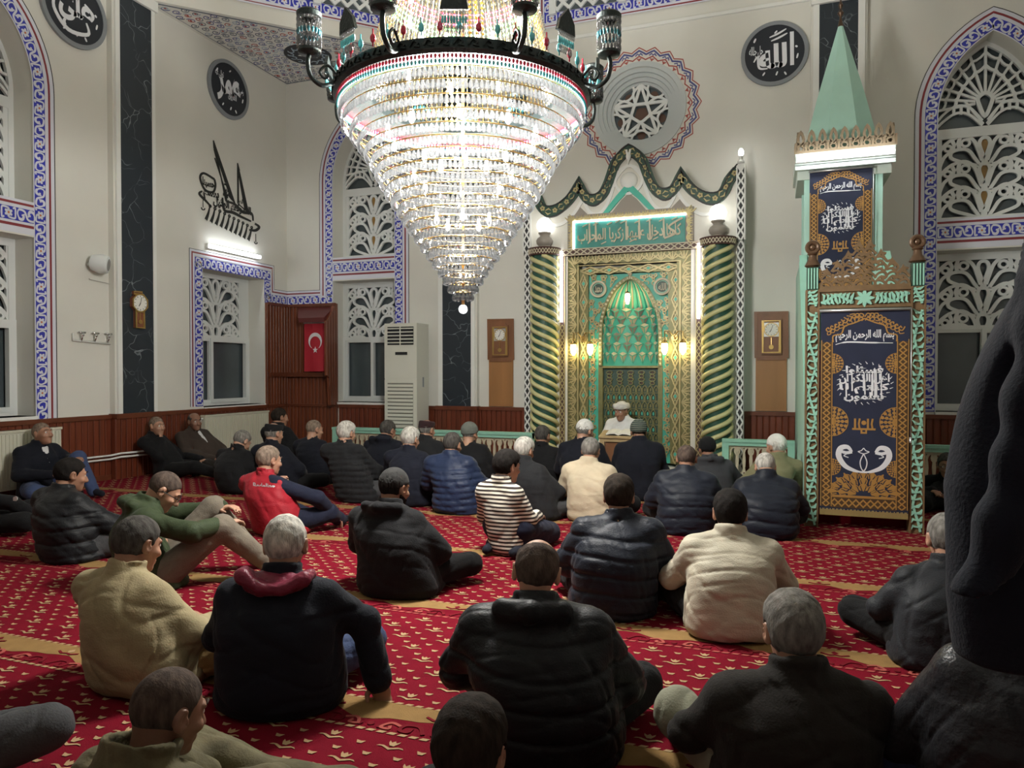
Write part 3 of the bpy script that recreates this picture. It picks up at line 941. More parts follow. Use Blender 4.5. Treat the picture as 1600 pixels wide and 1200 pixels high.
# ---- corner ceilings, drum, dome
ha, hb = 6.62, 3.47
m = MB()
ct = []
for sx, sy in ((-1, 1), (1, 1), (-1, -1), (1, -1)):
    c = (RC[0] + sx * ha, RC[1] + sy * ha)
    a = (RC[0] + sx * ha, RC[1] + sy * (ha - 3.47)); b = (RC[0] + sx * (ha - 3.47), RC[1] + sy * ha)
    m = MB()
    P = [c, a, b]
    m.add([(x, y, ZC) for x, y in P] + [(x, y, ZC + 0.2) for x, y in P], [(0, 1, 2), (3, 4, 5)], 0)
    lab = 'flat corner ceiling' if (sx, sy) != (-1, 1) else 'triangular corner ceiling painted with arabesque'
    if (sx, sy) == (-1, 1):
        # arabesque painted on the underside
        dn = Fr((0, 0, ZC), (1, 0, 0), (0, -1, 0))      # x -> X, y -> -Y, faces down
        inside = lambda x, y, g=0.1: x > XL + g and y < YQ - g and (x - XL) + (YQ - y) < 3.47 - g * 1.4
        rnd = random.Random(3)
        for i in range(25):
            for j in range(25):
                x = XL + 0.14 + i * 0.15 + (j % 2) * 0.075; y = YQ - 0.14 - j * 0.145
                if not inside(x, y, 0.13):
                    continue
                if math.hypot(x - MED[0], y - MED[1]) < 0.42 if (MED := (-7.55, 10.52)) else False:
                    continue
                f = dn.sub(x, -y, 0.0, rnd.choice((0.3, 1.2, 2.4, -0.6)))
                mi = rnd.choice((1, 1, 2, 3, 3, 3, 4))
                m.ribbon(spline([(-0.055, 0.0), (-0.02, 0.035), (0.03, 0.03), (0.035, -0.02), (0.0, -0.025), (-0.005, 0.0)], 4), 0.012, 0, 0.004, mi, f)
                m.ribbon(spline([(-0.055, 0.0), (-0.045, -0.045), (0.02, -0.06), (0.065, -0.03)], 4), 0.011, 0, 0.004, rnd.choice((1, 3, 3, 4)), f)
                if rnd.random() < 0.22:
                    m.disc((0, 0), 0.02, 0, 0.005, 2, f, 8)
        tri = [(XL + 0.07, -(YQ - 0.07)), (XL + 0.07, -(YQ - 3.25)), (XL + 3.25, -(YQ - 0.07))]
        m.ribbon(tri, 0.02, 0, 0.004, 3, dn, True)
        m.disc((MED[0], -MED[1]), 0.40, 0.0, 0.010, 5, dn, 32)
        for k in range(14):
            a = 2 * PI * k / 14
            m.ribbon(arc(MED[0] + 0.29 * math.cos(a), -MED[1] + 0.29 * math.sin(a), 0.05, math.degrees(a), math.degrees(a) + 260, 8), 0.016, 0.0, 0.014, 4, dn)
        star = []
        for k in range(10):
            a = PI * k / 5 + 0.3; q = 0.17 if k % 2 == 0 else 0.07
            star.append((MED[0] + q * math.cos(a), -MED[1] + q * math.sin(a)))
        m.prism(star, 0.0, 0.015, 0, dn)
    struct(m.build('ceiling_corner', [M_wall, M_blueprint, M_redprint, M_greyprint, M_tealprint, M_medal]), lab, 'ceiling')
oct_ = [(hb - 0.32, ha), (ha, hb - 0.32), (ha, -hb + 0.32), (hb - 0.32, -ha), (-hb + 0.32, -ha), (-ha, -hb + 0.32), (-ha, hb - 0.32), (-hb + 0.32, ha)]
m = MB()
V = [(RC[0] + x, RC[1] + y) for x, y in oct_]
for i in range(8):
    a, b = V[i], V[(i + 1) % 8]
    m.add([(a[0], a[1], ZC - 0.0), (b[0], b[1], ZC), (b[0], b[1], 9.6), (a[0], a[1], 9.6)], [(0, 1, 2, 3)], 0)
m.add([(RC[0] + math.cos(2 * PI * j / 48) * 7.2 * math.cos(t), RC[1] + math.sin(2 * PI * j / 48) * 7.2 * math.cos(t), 9.4 + 4.6 * math.sin(t)) for t in [PI / 2 * i / 12 for i in range(13)] for j in range(48)],
      [(i * 48 + j, i * 48 + (j + 1) % 48, (i + 1) * 48 + (j + 1) % 48, (i + 1) * 48 + j) for i in range(12) for j in range(48)], 0)
struct(m.build('ceiling', M_wall), 'octagonal drum and dome over the hall', 'ceiling')
def drum_window(a, b, label):
    a, b = Vector((*a, 0)), Vector((*b, 0))
    ex = (b - a).normalized()
    mid = (a + b) / 2
    fr = Fr((mid.x, mid.y, 0), ex, (0, 0, 1))
    fr.o = fr.o + fr.n * 0.02
    _win[0] += 1
    g = MB(); g.prism(rect_loop(-1.3, 1.3, 7.45, 8.9), 0.0, 0.01, 0, fr)
    r = struct(g.build('window_%d' % _win[0], M_glass_dark), label, 'window')
    l = MB()
    for cx in (-0.72, 0.72):
        for k in range(-6, 12):
            for sg in (-1, 1):
                x0 = cx - 0.55
                P = [(x0 + t * 1.1, 7.42 + 0.2 * k + sg * t * 1.1) for t in (0, 1)] if sg > 0 else [(x0 + t * 1.1, 7.42 + 0.2 * k + 1.1 - t * 1.1) for t in (0, 1)]
                def clip(P):
                    (xa, ya), (xb, yb) = P
                    lo, hi = 0.0, 1.0
                    for lim, s_ in ((7.45, 1), (8.9, -1)):
                        fa, fb = s_ * (ya - lim), s_ * (yb - lim)
                        if fa < 0 and fb < 0: return None
                        if fa < 0: lo = max(lo, fa / (fa - fb))
                        if fb < 0: hi = min(hi, fa / (fa - fb))
                    return None if lo >= hi else [(xa + (xb - xa) * lo, ya + (yb - ya) * lo), (xa + (xb - xa) * hi, ya + (yb - ya) * hi)]
                P = clip(P)
                if P: l.ribbon(P, 0.05, 0.01, 0.05, 0, fr)
        for x in (cx - 0.58, cx + 0.58):
            l.prism(rect_loop(x - 0.06, x + 0.06, 7.4, 8.9), 0, 0.07, 0, fr)
    l.build('lattice', M_pvc, r)
    t = MB()
    for P in ([(-1.45, 7.36), (1.45, 7.36)], [(-1.38, 7.44), (-1.38, 8.9)], [(1.38, 7.44), (1.38, 8.9)], [(0, 7.44), (0, 8.9)]):
        tile_band(t, P, fr, 0.16, 0.5)
    for off, wd, mi in ((0.10, 0.03, 1), (0.128, 0.026, 3), (0.15, 0.016, 1)):
        t.ribbon([(-1.37 - off, 8.9), (-1.37 - off, 7.37 - off), (1.37 + off, 7.37 - off), (1.37 + off, 8.9)], wd, 0, 0.006, mi, fr)
    struct(t.build(trim_name(), TILE_M), 'blue tile border of the ' + label, 'tile border')
drum_window(V[7], V[0], 'lattice drum window above the front wall')
drum_window(V[6], V[7], 'lattice drum window over the painted corner ceiling')
m = MB(); m.prism(rect_loop(XL + 3.3, XR - 3.3, 6.95, 7.0), 0.0, 0.04, 0, Q)
struct(m.build(trim_name(), M_white), 'thin ledge under the drum', 'ledge')

# ================================================================ CHANDELIER
CZ0 = 1.93
def chandelier():
    root = thing('chandelier', 'huge cone shaped crystal chandelier with beaded bell top and cup lamps', 'chandelier', (CH[0], CH[1], CZ0))
    def part(mb, name, mats, smooth=None, rot=None, par=None):
        o = mb.build(name, mats, None, smooth)
        o.parent = par or root
        if rot is not None:
            o.rotation_euler = (0, 0, rot)
        return o
    Z = lambda z: z - CZ0
    prof = [(3.40, .885), (3.31, .865), (3.2, .775), (3.06, .675), (2.86, .575), (2.67, .45), (2.47, .315), (2.28, .18), (2.08, .06)]
    rz = lambda z: float(np.interp(-z, [-p[0] for p in prof], [p[1] for p in prof]))
    drop = MB()
    drop.lathe([(0.0, 0.0), (0.007, -0.008), (0.0178, -0.036), (0.0135, -0.051), (0.0, -0.058)], (0, 0, 0), 6)
    dme = None
    tiers = []
    z = 3.375
    while z > 2.09:
        tiers.append(z)
        z -= 0.071 - 0.014 * (3.375 - z) / 1.3
    rest = MB()
    acam = math.atan2(-CH[1], -CH[0])
    first = None
    nind = 0
    for ti, z in enumerate(tiers):
        r = max(rz(z), 0.035)
        k = max(5, int(2 * PI * r / 0.0335))
        sc = 1.12 if ti < 8 else 1.2
        ringm = MB()
        ringm.tube([(( r - 0.004) * math.cos(2 * PI * j / 48), (r - 0.004) * math.sin(2 * PI * j / 48), Z(z) + 0.003) for j in range(48)], 0.0045, 5, 0, True)
        part(ringm, 'tier_ring', M_brass, 180)
        for j in range(k):
            a = acam + 2 * PI * (j + 0.5 * (ti % 2)) / k
            da = (a - acam + PI) % (2 * PI) - PI
            tw = random.uniform(-0.4, 0.4)
            if 2 <= ti <= 6 and abs(da) * r < 0.34 and nind < 100:
                if first is None:
                    first = part(drop, 'crystal_drop', M_crystal)
                    o = first
                else:
                    o = first.copy(); COL.objects.link(o); o.parent = root
                o.location = (r * math.cos(a), r * math.sin(a), Z(z))
                o.rotation_euler = (0, 0, a + tw)
                o.scale = (sc * 0.75, sc, sc)
                nind += 1
                continue
            c, s_ = math.cos(a + tw), math.sin(a + tw)
            rest.add([(r * math.cos(a) + (x * .75 * c - y * s_) * sc, r * math.sin(a) + (x * .75 * s_ + y * c) * sc, Z(z) + zz * sc) for x, y, zz in drop.v], drop.f)
    o = part(rest, 'crystal_fringe', M_crystal); o['kind'] = 'stuff'
    # coloured bead rows under the iron ring
    for zz, rr, mm, nm in ((3.425, .895, M_bead_r, 'red_bead_row'), (3.395, .892, M_bead_t, 'turquoise_bead_row')):
        b = MB()
        for j in range(220):
            a = 2 * PI * j / 220
            b.ball((rr * math.cos(a), rr * math.sin(a), Z(zz)), (0.011, 0.011, 0.016), 5, 4)
        part(b, nm, mm, 180)
    ring = MB()
    ring.lathe([(0.66, Z(3.47)), (0.90, Z(3.44)), (0.925, Z(3.46)), (0.915, Z(3.53)), (0.87, Z(3.55)), (0.66, Z(3.55))], (0, 0, 0), 64)
    for j in range(64):
        a = 2 * PI * j / 64
        f = Fr((0.92 * math.cos(a), 0.92 * math.sin(a), Z(3.495)), (-math.sin(a), math.cos(a), 0), (0, 0, 1))
        ring.ribbon(spline([(-0.035, -0.015), (-0.01, 0.02), (0.02, 0.0), (0.0, -0.015), (0.03, -0.02)], 3), 0.009, 0, 0.012, 0, f)
    part(ring, 'iron_ring', M_iron, 40)
    # jewels standing on the ring
    for mm, off in ((M_bead_r, 0), (M_bead_t, 1)):
        jw = None
        for j in range(off, 48, 2):
            if jw is None:
                b = MB(); b.ball((0.90, 0, Z(3.60)), (0.017, 0.02, 0.03), 8, 6); b.tube([(0.90, 0, Z(3.55)), (0.90, 0, Z(3.66))], 0.005, 5)
                jw = part(b, 'jewel', mm, 180, 2 * PI * j / 48)
            else:
                c = jw.copy(); COL.objects.link(c); c.rotation_euler = (0, 0, 2 * PI * j / 48)
    # bead strands of the bell
    pf = spline([(.665, 3.54), (.635, 3.75), (.59, 4.0), (.52, 4.25), (.41, 4.5), (.27, 4.75), (.16, 5.0)], 12)
    tot, at = along(pf)
    def strand(kind):
        b = MB()
        s = 0.0
        while s < tot:
            x, z, a = at(s)
            mi = 0
            if 4.17 < z < 4.27: mi = 1
            elif 4.27 <= z < 4.36: mi = 2
            elif kind: mi = 3
            q = 0.0125
            b.add([(x + q, 0, Z(z)), (x, q, Z(z)), (x - q, 0, Z(z)), (x, -q, Z(z)), (x, 0, Z(z) + 0.017), (x, 0, Z(z) - 0.017)],
                  [(0, 1, 4), (1, 2, 4), (2, 3, 4), (3, 0, 4), (1, 0, 5), (2, 1, 5), (3, 2, 5), (0, 3, 5)], mi)
            s += 0.036
        b.tube([(x, 0, Z(z)) for x, z in pf[::6]], 0.003, 4, 4)
        return b
    mm = [M_bead_c, M_bead_g, M_bead_r, M_bead_y, M_brass]
    protos = [None, None]
    N = 96
    for j in range(N):
        kind = 1 if (j % 24) in (7, 8, 9) else 0
        a = 2 * PI * j / N + 0.03
        if protos[kind] is None:
            protos[kind] = part(strand(kind), 'bead_strand', mm, None, a)
        else:
            c = protos[kind].copy(); COL.objects.link(c); c.rotation_euler = (0, 0, a)
    # iron crown above and the hanging rod
    b = MB()
    b.lathe([(0.10, Z(5.05)), (0.20, Z(5.0)), (0.22, Z(5.05)), (0.12, Z(5.15)), (0.03, Z(5.3)), (0.02, Z(13.5)), (0.0, Z(13.5))], (0, 0, 0), 20)
    part(b, 'hanging_rod', M_iron, 40)
    b = MB(); b.tube([(0, 0, Z(2.0)), (0, 0, Z(5.0))], 0.012, 8); part(b, 'centre_stem', M_brass, 180)
    b = MB(); b.ball((0, 0, Z(1.965)), 0.034, 12, 8); b.tube([(0, 0, Z(2.0)), (0, 0, Z(2.06))], 0.003, 5)
    part(b, 'glass_ball', crystal('ball_crystal', (0.8, 0.85, 0.9), 0.6), 180)
    # lamps inside
    bl = None
    for zz, r, k in ((3.2, .55, 10), (2.9, .36, 7), (2.6, .2, 5), (3.75, .5, 8), (4.1, .42, 7)):
        for j in range(k):
            a = 2 * PI * j / k + zz
            if bl is None:
                b = MB(); b.ball((0, 0, 0), (0.02, 0.02, 0.034), 10, 7); b.lathe([(0.0, 0.06), (0.013, 0.06), (0.013, 0.03)], (0, 0, 0), 8)
                bl = part(b, 'bulb', M_bulbglass, 180); o = bl
            else:
                o = bl.copy(); COL.objects.link(o)
            o.location = (r * math.cos(a), r * math.sin(a), Z(zz))
    # eight scrolled arms with crystal cups, eight jewelled crests between them
    a0 = acam + R(-3)
    arm = MB()
    P = spline([(0.90, 0, Z(3.49)), (1.0, 0, Z(3.44)), (1.08, 0, Z(3.49)), (1.10, 0, Z(3.58)), (1.09, 0, Z(3.63))], 5)
    arm.tube(P, 0.016, 7)
    arm.tube(spline([(0.91, 0, Z(3.53)), (0.97, 0, Z(3.58)), (1.02, 0, Z(3.53)), (0.99, 0, Z(3.49)), (0.96, 0, Z(3.52))], 5), 0.010, 6)
    arm.lathe([(0.0, 0.0), (0.075, 0.01), (0.08, 0.03), (0.03, 0.03), (0.0, 0.03)], (1.09, 0, Z(3.63)), 14)
    cup, cup2 = MB(), MB()
    for i, zz in enumerate((3.70, 3.745, 3.83, 3.875)):
        k = 18
        for j in range(k):
            a = 2 * PI * (j + .5 * (i % 2)) / k
            x, y = 1.09 + 0.074 * math.cos(a), 0.074 * math.sin(a)
            (cup if i < 2 else cup2).ball((x, y, Z(zz) - 0.015), (0.011, 0.011, 0.026), 5, 4)
    teal = MB()
    for j in range(18):
        a = 2 * PI * j / 18
        teal.ball((1.09 + 0.074 * math.cos(a), 0.074 * math.sin(a), Z(3.785) - 0.01), (0.011, 0.011, 0.022), 5, 4)
    rim = MB()
    rim.lathe([(0.06, 0), (0.082, 0.0), (0.085, 0.03), (0.07, 0.045), (0.06, 0.03)], (1.09, 0, Z(3.875)), 16)
    crest = MB()
    f = Fr((0.97, 0, Z(3.62)), (0, 1, 0), (0.10, 0, 0.995))
    crest.prism([(-0.085, 0.04), (0.085, 0.04), (0.07, 0.11), (0.0, 0.19), (-0.07, 0.11)], -0.012, 0.012, 0, f, back=True)
    crd = MB()
    for i, yy in enumerate((0.03, -0.02, -0.07)):
        for j in range(9 - 2 * (i == 2)):
            crd.ball((0, 0, 0), (0.009, 0.009, 0.026), 5, 4, 1 if i == 1 else 0, Fr(f.p(-0.07 + 0.0175 * (j + (i == 2)), yy, 0.012), (1, 0, 0), (0, 1, 0)))
    A = part(arm, 'lamp_arm', M_iron, 180, a0 + PI / 8)
    subs = [part(cup, 'lower_crystal_fringe', M_bead_c, 180, None, A), part(cup2, 'upper_crystal_fringe', M_bead_c, 180, None, A), part(teal, 'turquoise_beads', mat('dark_teal_bead', (0.02, 0.13, 0.16), 0.2), 180, None, A), part(rim, 'cup_rim', M_iron, 40, None, A)]
    Cc = part(crest, 'jewel_crest', M_iron, None, a0)
    Cs = part(crd, 'crest_drops', [M_bead_c, M_bead_t], 180, None, Cc)
    for j in range(1, 8):
        c = A.copy(); COL.objects.link(c); c.rotation_euler = (0, 0, a0 + PI / 8 + j * PI / 4)
        for s_ in subs:
            d = s_.copy(); COL.objects.link(d); d.parent = c
        c = Cc.copy(); COL.objects.link(c); c.rotation_euler = (0, 0, a0 + j * PI / 4)
        d = Cs.copy(); COL.objects.link(d); d.parent = c
chandelier()

# ================================================================ MIHRAB
MX = -2.10
def fan_band(mb, pts, fr, wd, n, pitch, mi):
    tot, at = along(pts)
    k = max(1, round(tot / pitch))
    for i in range(k):
        x, y, a = at((i + .5) * tot / k)
        f = fr.sub(x, y, n, a)
        for t in (-60, -30, 0, 30, 60):
            q = R(90 + t)
            L = wd * 0.86 / max(math.cos(R(t)), 0.62)
            mb.ribbon([(0, -wd * 0.42), (0.45 * L * math.cos(q), -wd * 0.42 + 0.5 * L * math.sin(q)), (L * math.cos(q) * 0.8, -wd * 0.42 + L * math.sin(q))], [0.010, 0.026, 0.008], 0, 0.02, mi, f)
def diamond_band(mb, pts, fr, wd, n, pitch, mi, mi2=None, th=0.012):
    tot, at = along(pts)
    k = max(1, round(tot / pitch))
    for i in range(k):
        x, y, a = at((i + .5) * tot / k)
        f = fr.sub(x, y, n, a)
        p = tot / k / 2
        for sg in (-1, 1):
            mb.ribbon([(-p, -sg * wd * .0), (0, sg * wd * .42), (p, 0)], wd * 0.16, 0, th, mi, f)
        if mi2 is not None:
            mb.prism([(-p * .5, 0), (0, -wd * .22), (p * .5, 0), (0, wd * .22)], 0, th * .6, mi2, f)
def mihrab():
    root = thing('mihrab', 'green and gold carved prayer niche with twisted columns and wavy white crest', 'prayer niche', (MX, 11.1, 0))
    half = [(0, 4.92), (.10, 4.86), (.21, 4.74), (.27, 4.58), (.33, 4.42), (.41, 4.28), (.52, 4.20), (.64, 4.22), (.72, 4.32), (.79, 4.46)]
    half2 = [(.79, 4.46), (.88, 4.32), (1.0, 4.19), (1.16, 4.09), (1.32, 4.08), (1.42, 4.18), (1.48, 4.32), (1.60, 4.46)]
    R_ = spline(half, 3)[:-1] + spline(half2, 3)
    L_ = [(-x, z) for x, z in R_[::-1]]
    crown = [(MX + x, z) for x, z in L_ + R_[1:]]
    body = MB()
    outline = [(MX - 1.62, 0.0)] + [(MX - 1.62, 4.40)] + crown[1:-1] + [(MX + 1.62, 4.40), (MX + 1.62, 0.0)]
    body.prism(outline, 0.0, 0.40, 0, Q, [rect_loop(MX - 0.98, MX + 0.94, 0.05, 3.37)])
    body.build('body', M_offwhite, root)
    m = MB()
    m.ribbon(crown, 0.155, 0.38, 0.45, 0, Q)
    m.ribbon([(x, z + 0.085) for x, z in crown], 0.018, 0.38, 0.47, 2, Q)
    m.ribbon([(x, z - 0.085) for x, z in crown], 0.014, 0.38, 0.46, 2, Q)
    tot, at = along(crown)
    k = 44
    for i in range(k):
        x, y, a = at((i + .5) * tot / k)
        f = Q.sub(x, y, 0.45, a)
        if i % 2:
            for j in range(5):
                m.disc((0.026 * math.cos(j * 1.257), 0.026 * math.sin(j * 1.257)), 0.017, 0, 0.010, 1, f, 7)
            m.disc((0, 0), 0.011, 0, 0.016, 3, f, 6)
        else:
            for s_ in (-1, 1):
                m.ribbon([(-0.05, s_ * 0.01), (0, s_ * 0.045), (0.045, s_ * 0.02)], [0.008, 0.022, 0.006], 0, 0.010, 1, f)
    m.build('crest_moulding', [M_green_dark, M_gold, M_black, M_brown], root)
    m = MB()
    m.ribbon([(MX + x * 0.92, z - 0.22) for x, z in [(p[0] - MX, p[1]) for p in crown[4:-4]]], 0.05, 0.38, 0.425, 0, Q)
    m.ribbon([(MX + 0.21 * math.cos(2 * PI * i / 30), 4.47 + 0.21 * math.sin(2 * PI * i / 30)) for i in range(30)], 0.04, 0.38, 0.43, 0, Q, True)
    m.ball((MX, 4.46, 0.39), (0.14, 0.14, 0.09), 20, 12, 0, Q)
    m.ribbon([(MX - 0.03, 4.92), (MX, 4.72), (MX + 0.03, 4.92)], 0.03, 0.44, 0.48, 0, Q)
    m.ball((MX, 4.82, 0.46), (0.04, 0.07, 0.03), 10, 8, 0, Q)
    m.build('white_relief', M_white, root, 40)
    m = MB()
    m.ribbon([(MX - 0.38, 3.96), (MX - 0.17, 4.20), (MX, 4.37), (MX + 0.17, 4.20), (MX + 0.38, 3.96)], [0.07, 0.085, 0.10, 0.085, 0.07], 0.38, 0.44, 0, Q)
    m.prism([(MX - 0.30, 3.95), (MX + 0.30, 3.95), (MX + 0.12, 4.17), (MX, 4.27), (MX - 0.12, 4.17)], 0.38, 0.41, 1, Q)
    for sx in (-1, 1):
        m.prism([(MX + sx * 0.62, 3.96), (MX + sx * 0.92, 3.96), (MX + sx * 0.78, 4.12)], 0.38, 0.42, 1, Q)
    m.build('chevron', [M_teal, M_greybrown], root)
    # inscription
    m = MB()
    m.prism(rect_loop(MX - 0.97, MX + 0.98, 3.44, 3.985), 0.38, 0.44, 0, Q)
    for P in ([(MX - 0.97, 3.925), (MX + 0.98, 3.925)], [(MX - 0.91, 3.46), (MX - 0.91, 3.96)], [(MX + 0.92, 3.96), (MX + 0.92, 3.46)]):
        fan_band(m, P, Q, 0.11, 0.44, 0.13, 1)
    m.build('inscription_frame', [M_greybrown, M_gold], root)
    m = MB()
    m.prism(rect_loop(MX - 0.85, MX + 0.86, 3.455, 3.865), 0.44, 0.452, 0, Q)
    ins = m.build('inscription_panel', [mat('deep_teal', (0.035, 0.26, 0.22), 0.45, var=0.15)], root)
    m = MB()
    put_text(m, 'كلما دخل عليها زكريا المحراب', Q, MX, 3.63, 1.60, 0.235, 0.475, 0, True, 0.02, 0.022)
    for i, (x, z) in enumerate([(-.72, 3.79), (-.55, 3.80), (-.33, 3.795), (-.12, 3.80), (.1, 3.79), (.28, 3.80), (.47, 3.79), (.66, 3.80), (-.2, 3.82), (.38, 3.52), (-.42, 3.50), (.02, 3.505)]):
        m.ribbon([(MX + x, z), (MX + x + 0.08, z + 0.035)], 0.016, 0.45, 0.472, 0, Q)
    for x, h in ((-.60, .36), (-.50, .37), (-.02, .36), (.18, .37), (.34, .36), (.55, .36)):
        m.ribbon([(MX + x, 3.48 + 0.06), (MX + x - 0.012, 3.48 + h)], [0.034, 0.022], 0.45, 0.474, 0, Q)
    m.ribbon(spline([(MX + .82, 3.82), (MX + .62, 3.70), (MX + .72, 3.60), (MX + .55, 3.53)], 5), 0.03, 0.45, 0.474, 0, Q)
    m.build('lettering', [M_beige], ins)
    m = MB()
    m.prism(rect_loop(MX - 0.86, MX + 0.87, 3.86, 3.885), 0.44, 0.475, 0, Q)
    m.prism(rect_loop(MX - 0.875, MX - 0.85, 3.455, 3.885), 0.44, 0.475, 0, Q)
    m.build('led_strip', M_led, root)
    # frieze
    m = MB()
    m.prism(rect_loop(MX - 1.05, MX + 1.05, 3.35, 3.455), 0.36, 0.45, 0, Q)
    m.ribbon([(MX - 1.05, 3.357), (MX + 1.05, 3.357)], 0.014, 0.45, 0.462, 1, Q)
    m.ribbon([(MX - 1.05, 3.45), (MX + 1.05, 3.45)], 0.014, 0.45, 0.462, 1, Q)
    diamond_band(m, [(MX - 1.05, 3.403), (MX + 1.05, 3.403)], Q, 0.10, 0.45, 0.12, 1)
    m.build('lattice_frieze', [M_brown, M_beige], root)
    # posts at the outer edges
    for sx, nm in ((-1, 0), (1, 0)):
        m = MB()
        xa, xb = (MX - 1.70, MX - 1.60) if sx < 0 else (MX + 1.60, MX + 1.70)
        m.prism(rect_loop(xa, xb, 0.0, 3.44), 0.0, 0.42, 0, Q)
        m.prism(rect_loop(xa - 0.015, xb + 0.015, 3.44, 4.55), 0.0, 0.46, 0, Q)
        xm = (xa + xb) / 2
        z = 0.12
        i = 0
        while z < 4.46:
            n = 0.42 if z < 3.42 else 0.46
            if i % 2:
                m.prism([(xm, z - 0.055), (xm + 0.030, z), (xm, z + 0.055), (xm - 0.030, z)], n, n + 0.003, 1, Q)
            else:
                for s_ in (-1, 1):
                    m.prism([(xm + s_ * 0.046, z - 0.05), (xm + s_ * 0.046, z + 0.05), (xm + s_ * 0.020, z)], n, n + 0.003, 1, Q)
            z += 0.072
            i += 1
        m.build('edge_post', [M_white, M_black], root)
    # twisted columns
    for sx in (-1, 1):
        cx, cy, rr = MX + sx * 1.335, 11.0, 0.195
        m = MB()
        m.lathe([(0.24, 0.0), (0.24, 0.12), (rr, 0.14), (rr, 3.37), (0.0, 3.37)], (cx, cy, 0), 28)
        col = m.build('column', M_greenblue, root, 40)
        m = MB()
        for st in range(4):
            P = []
            K = 150
            for i in range(K + 1):
                z = 0.15 + 3.20 * i / K
                a = sx * (z / 0.56) * 2 * PI + st * PI / 2
                P.append((cx + (rr + 0.008) * math.cos(a), cy + (rr + 0.008) * math.sin(a), z))
            m.tube(P, 0.036, 7)
        m.build('spiral_rib', M_rib, col, 180)
        m = MB()
        m.lathe([(0.235, 3.35), (0.25, 3.37), (0.25, 3.45), (0.265, 3.47), (0.0, 3.47)], (cx, cy, 0), 28)
        for i in range(16):
            for sg in (-1, 1):
                P = []
                for j in range(5):
                    a = 2 * PI * (i + sg * j / 4 * 0.5) / 16
                    P.append((cx + 0.253 * math.cos(a), cy + 0.253 * math.sin(a), 3.372 + 0.076 * j / 4))
                m.tube(P, 0.007, 4, 1)
                P = [(p[0], p[1], 6.82 - p[2]) for p in P]
                m.tube(P, 0.007, 4, 1)
        m.build('capital', [M_brown, M_beige], col, 40)
        m = MB()
        x = MX + sx * 1.06
        m.tube([(x, 11.02, 2.30), (x, 11.02, 3.42)], 0.022, 10)
        m.build('led_tube', M_led, root, 180)
        m = MB()
        m.prism(rect_loop(x - 0.045, x + 0.045, 0.0, 3.37), 0.3, 0.42, 0, Q)
        m.ribbon([(x - 0.04, 0), (x - 0.04, 3.35)], 0.012, 0.42, 0.435, 1, Q)
        m.ribbon([(x + 0.04, 0), (x + 0.04, 3.35)], 0.012, 0.42, 0.435, 1, Q)
        diamond_band(m, [(x, 0.1), (x, 2.26)], Q, 0.075, 0.42, 0.10, 1)
        m.build('diamond_strip', [M_brown, M_gold], root)
    # carved borders
    m = MB()
    U = lambda d, zt: [(MX - d, 0.1), (MX - d, zt), (MX + d - 0.03, zt), (MX + d - 0.03, 0.1)]
    m.ribbon(U(0.90, 3.28), 0.18, 0.25, 0.37, 0, Q)
    for P in ([(MX - .90, 0.1), (MX - .90, 3.2)], [(MX - .95, 3.28), (MX + .92, 3.28)], [(MX + .87, 3.2), (MX + .87, 0.1)]):
        fan_band(m, P, Q, 0.155, 0.37, 0.17, 1)
    m.ribbon(U(0.985, 3.365), 0.016, 0.37, 0.40, 1, Q)
    m.ribbon(U(0.81, 3.19), 0.020, 0.37, 0.40, 1, Q)
    m.build('fan_border', [M_olive, M_gold], root)
    m = MB()
    m.ribbon(U(0.735, 3.11), 0.15, 0.2, 0.32, 0, Q)
    for P in ([(MX - .735, 0.1), (MX - .735, 3.06)], [(MX - .78, 3.11), (MX + .75, 3.11)], [(MX + .705, 3.06), (MX + .705, 0.1)]):
        diamond_band(m, P, Q, 0.14, 0.32, 0.30, 1, 2, 0.03)
        diamond_band(m, P, Q, 0.08, 0.32, 0.10, 1, None, 0.02)
    m.build('diamond_border', [M_olive, M_gold, M_teal], root)
    # spandrel field with the arch
    hwA, zsA = 0.47, 2.25
    arch = [(MX + x, z) for x, z in [(-.47, 1.6), (-.465, 2.2), (-.43, 2.42), (-.37, 2.60), (-.28, 2.77), (-.16, 2.90), (0, 2.98), (.16, 2.90), (.28, 2.77), (.37, 2.60), (.43, 2.42), (.465, 2.2), (.47, 1.6)]]
    m = MB()
    m.prism(rect_loop(MX - .67, MX + .64, 0.1, 3.05), 0.1, 0.26, 0, Q, [arch, rect_loop(MX - .5, MX + .5, 0.2, 1.595)])
    m.build('spandrel_field', M_teal, root)
    m = MB()
    ap = spline(arch, 4)
    m.ribbon(ap, 0.055, 0.24, 0.31, 0, Q)
    tot, at = along(ap)
    for i in range(46):
        x, y, a = at((i + .5) * tot / 46)
        m.ball((x, y, 0.31), (0.022, 0.022, 0.014), 6, 4, 1, Q)
    m.ball((MX, 3.04, 0.30), (0.035, 0.035, 0.03), 10, 6, 1, Q)
    m.tube([Q.p(MX, 2.96, 0.3), Q.p(MX, 3.02, 0.3)], 0.015, 6, 1)
    m.build('arch_moulding', [M_olive, M_beige], root)
    sides = {-1: MB(), 1: MB()}
    rnd = random.Random(8)
    def flower(x, z, m):
        for j in range(6):
            m.disc((x + 0.024 * math.cos(j * 1.047), z + 0.024 * math.sin(j * 1.047)), 0.017, 0.26, 0.295, 0, Q, 7)
        m.disc((x, z), 0.012, 0.26, 0.30, 1, Q, 7)
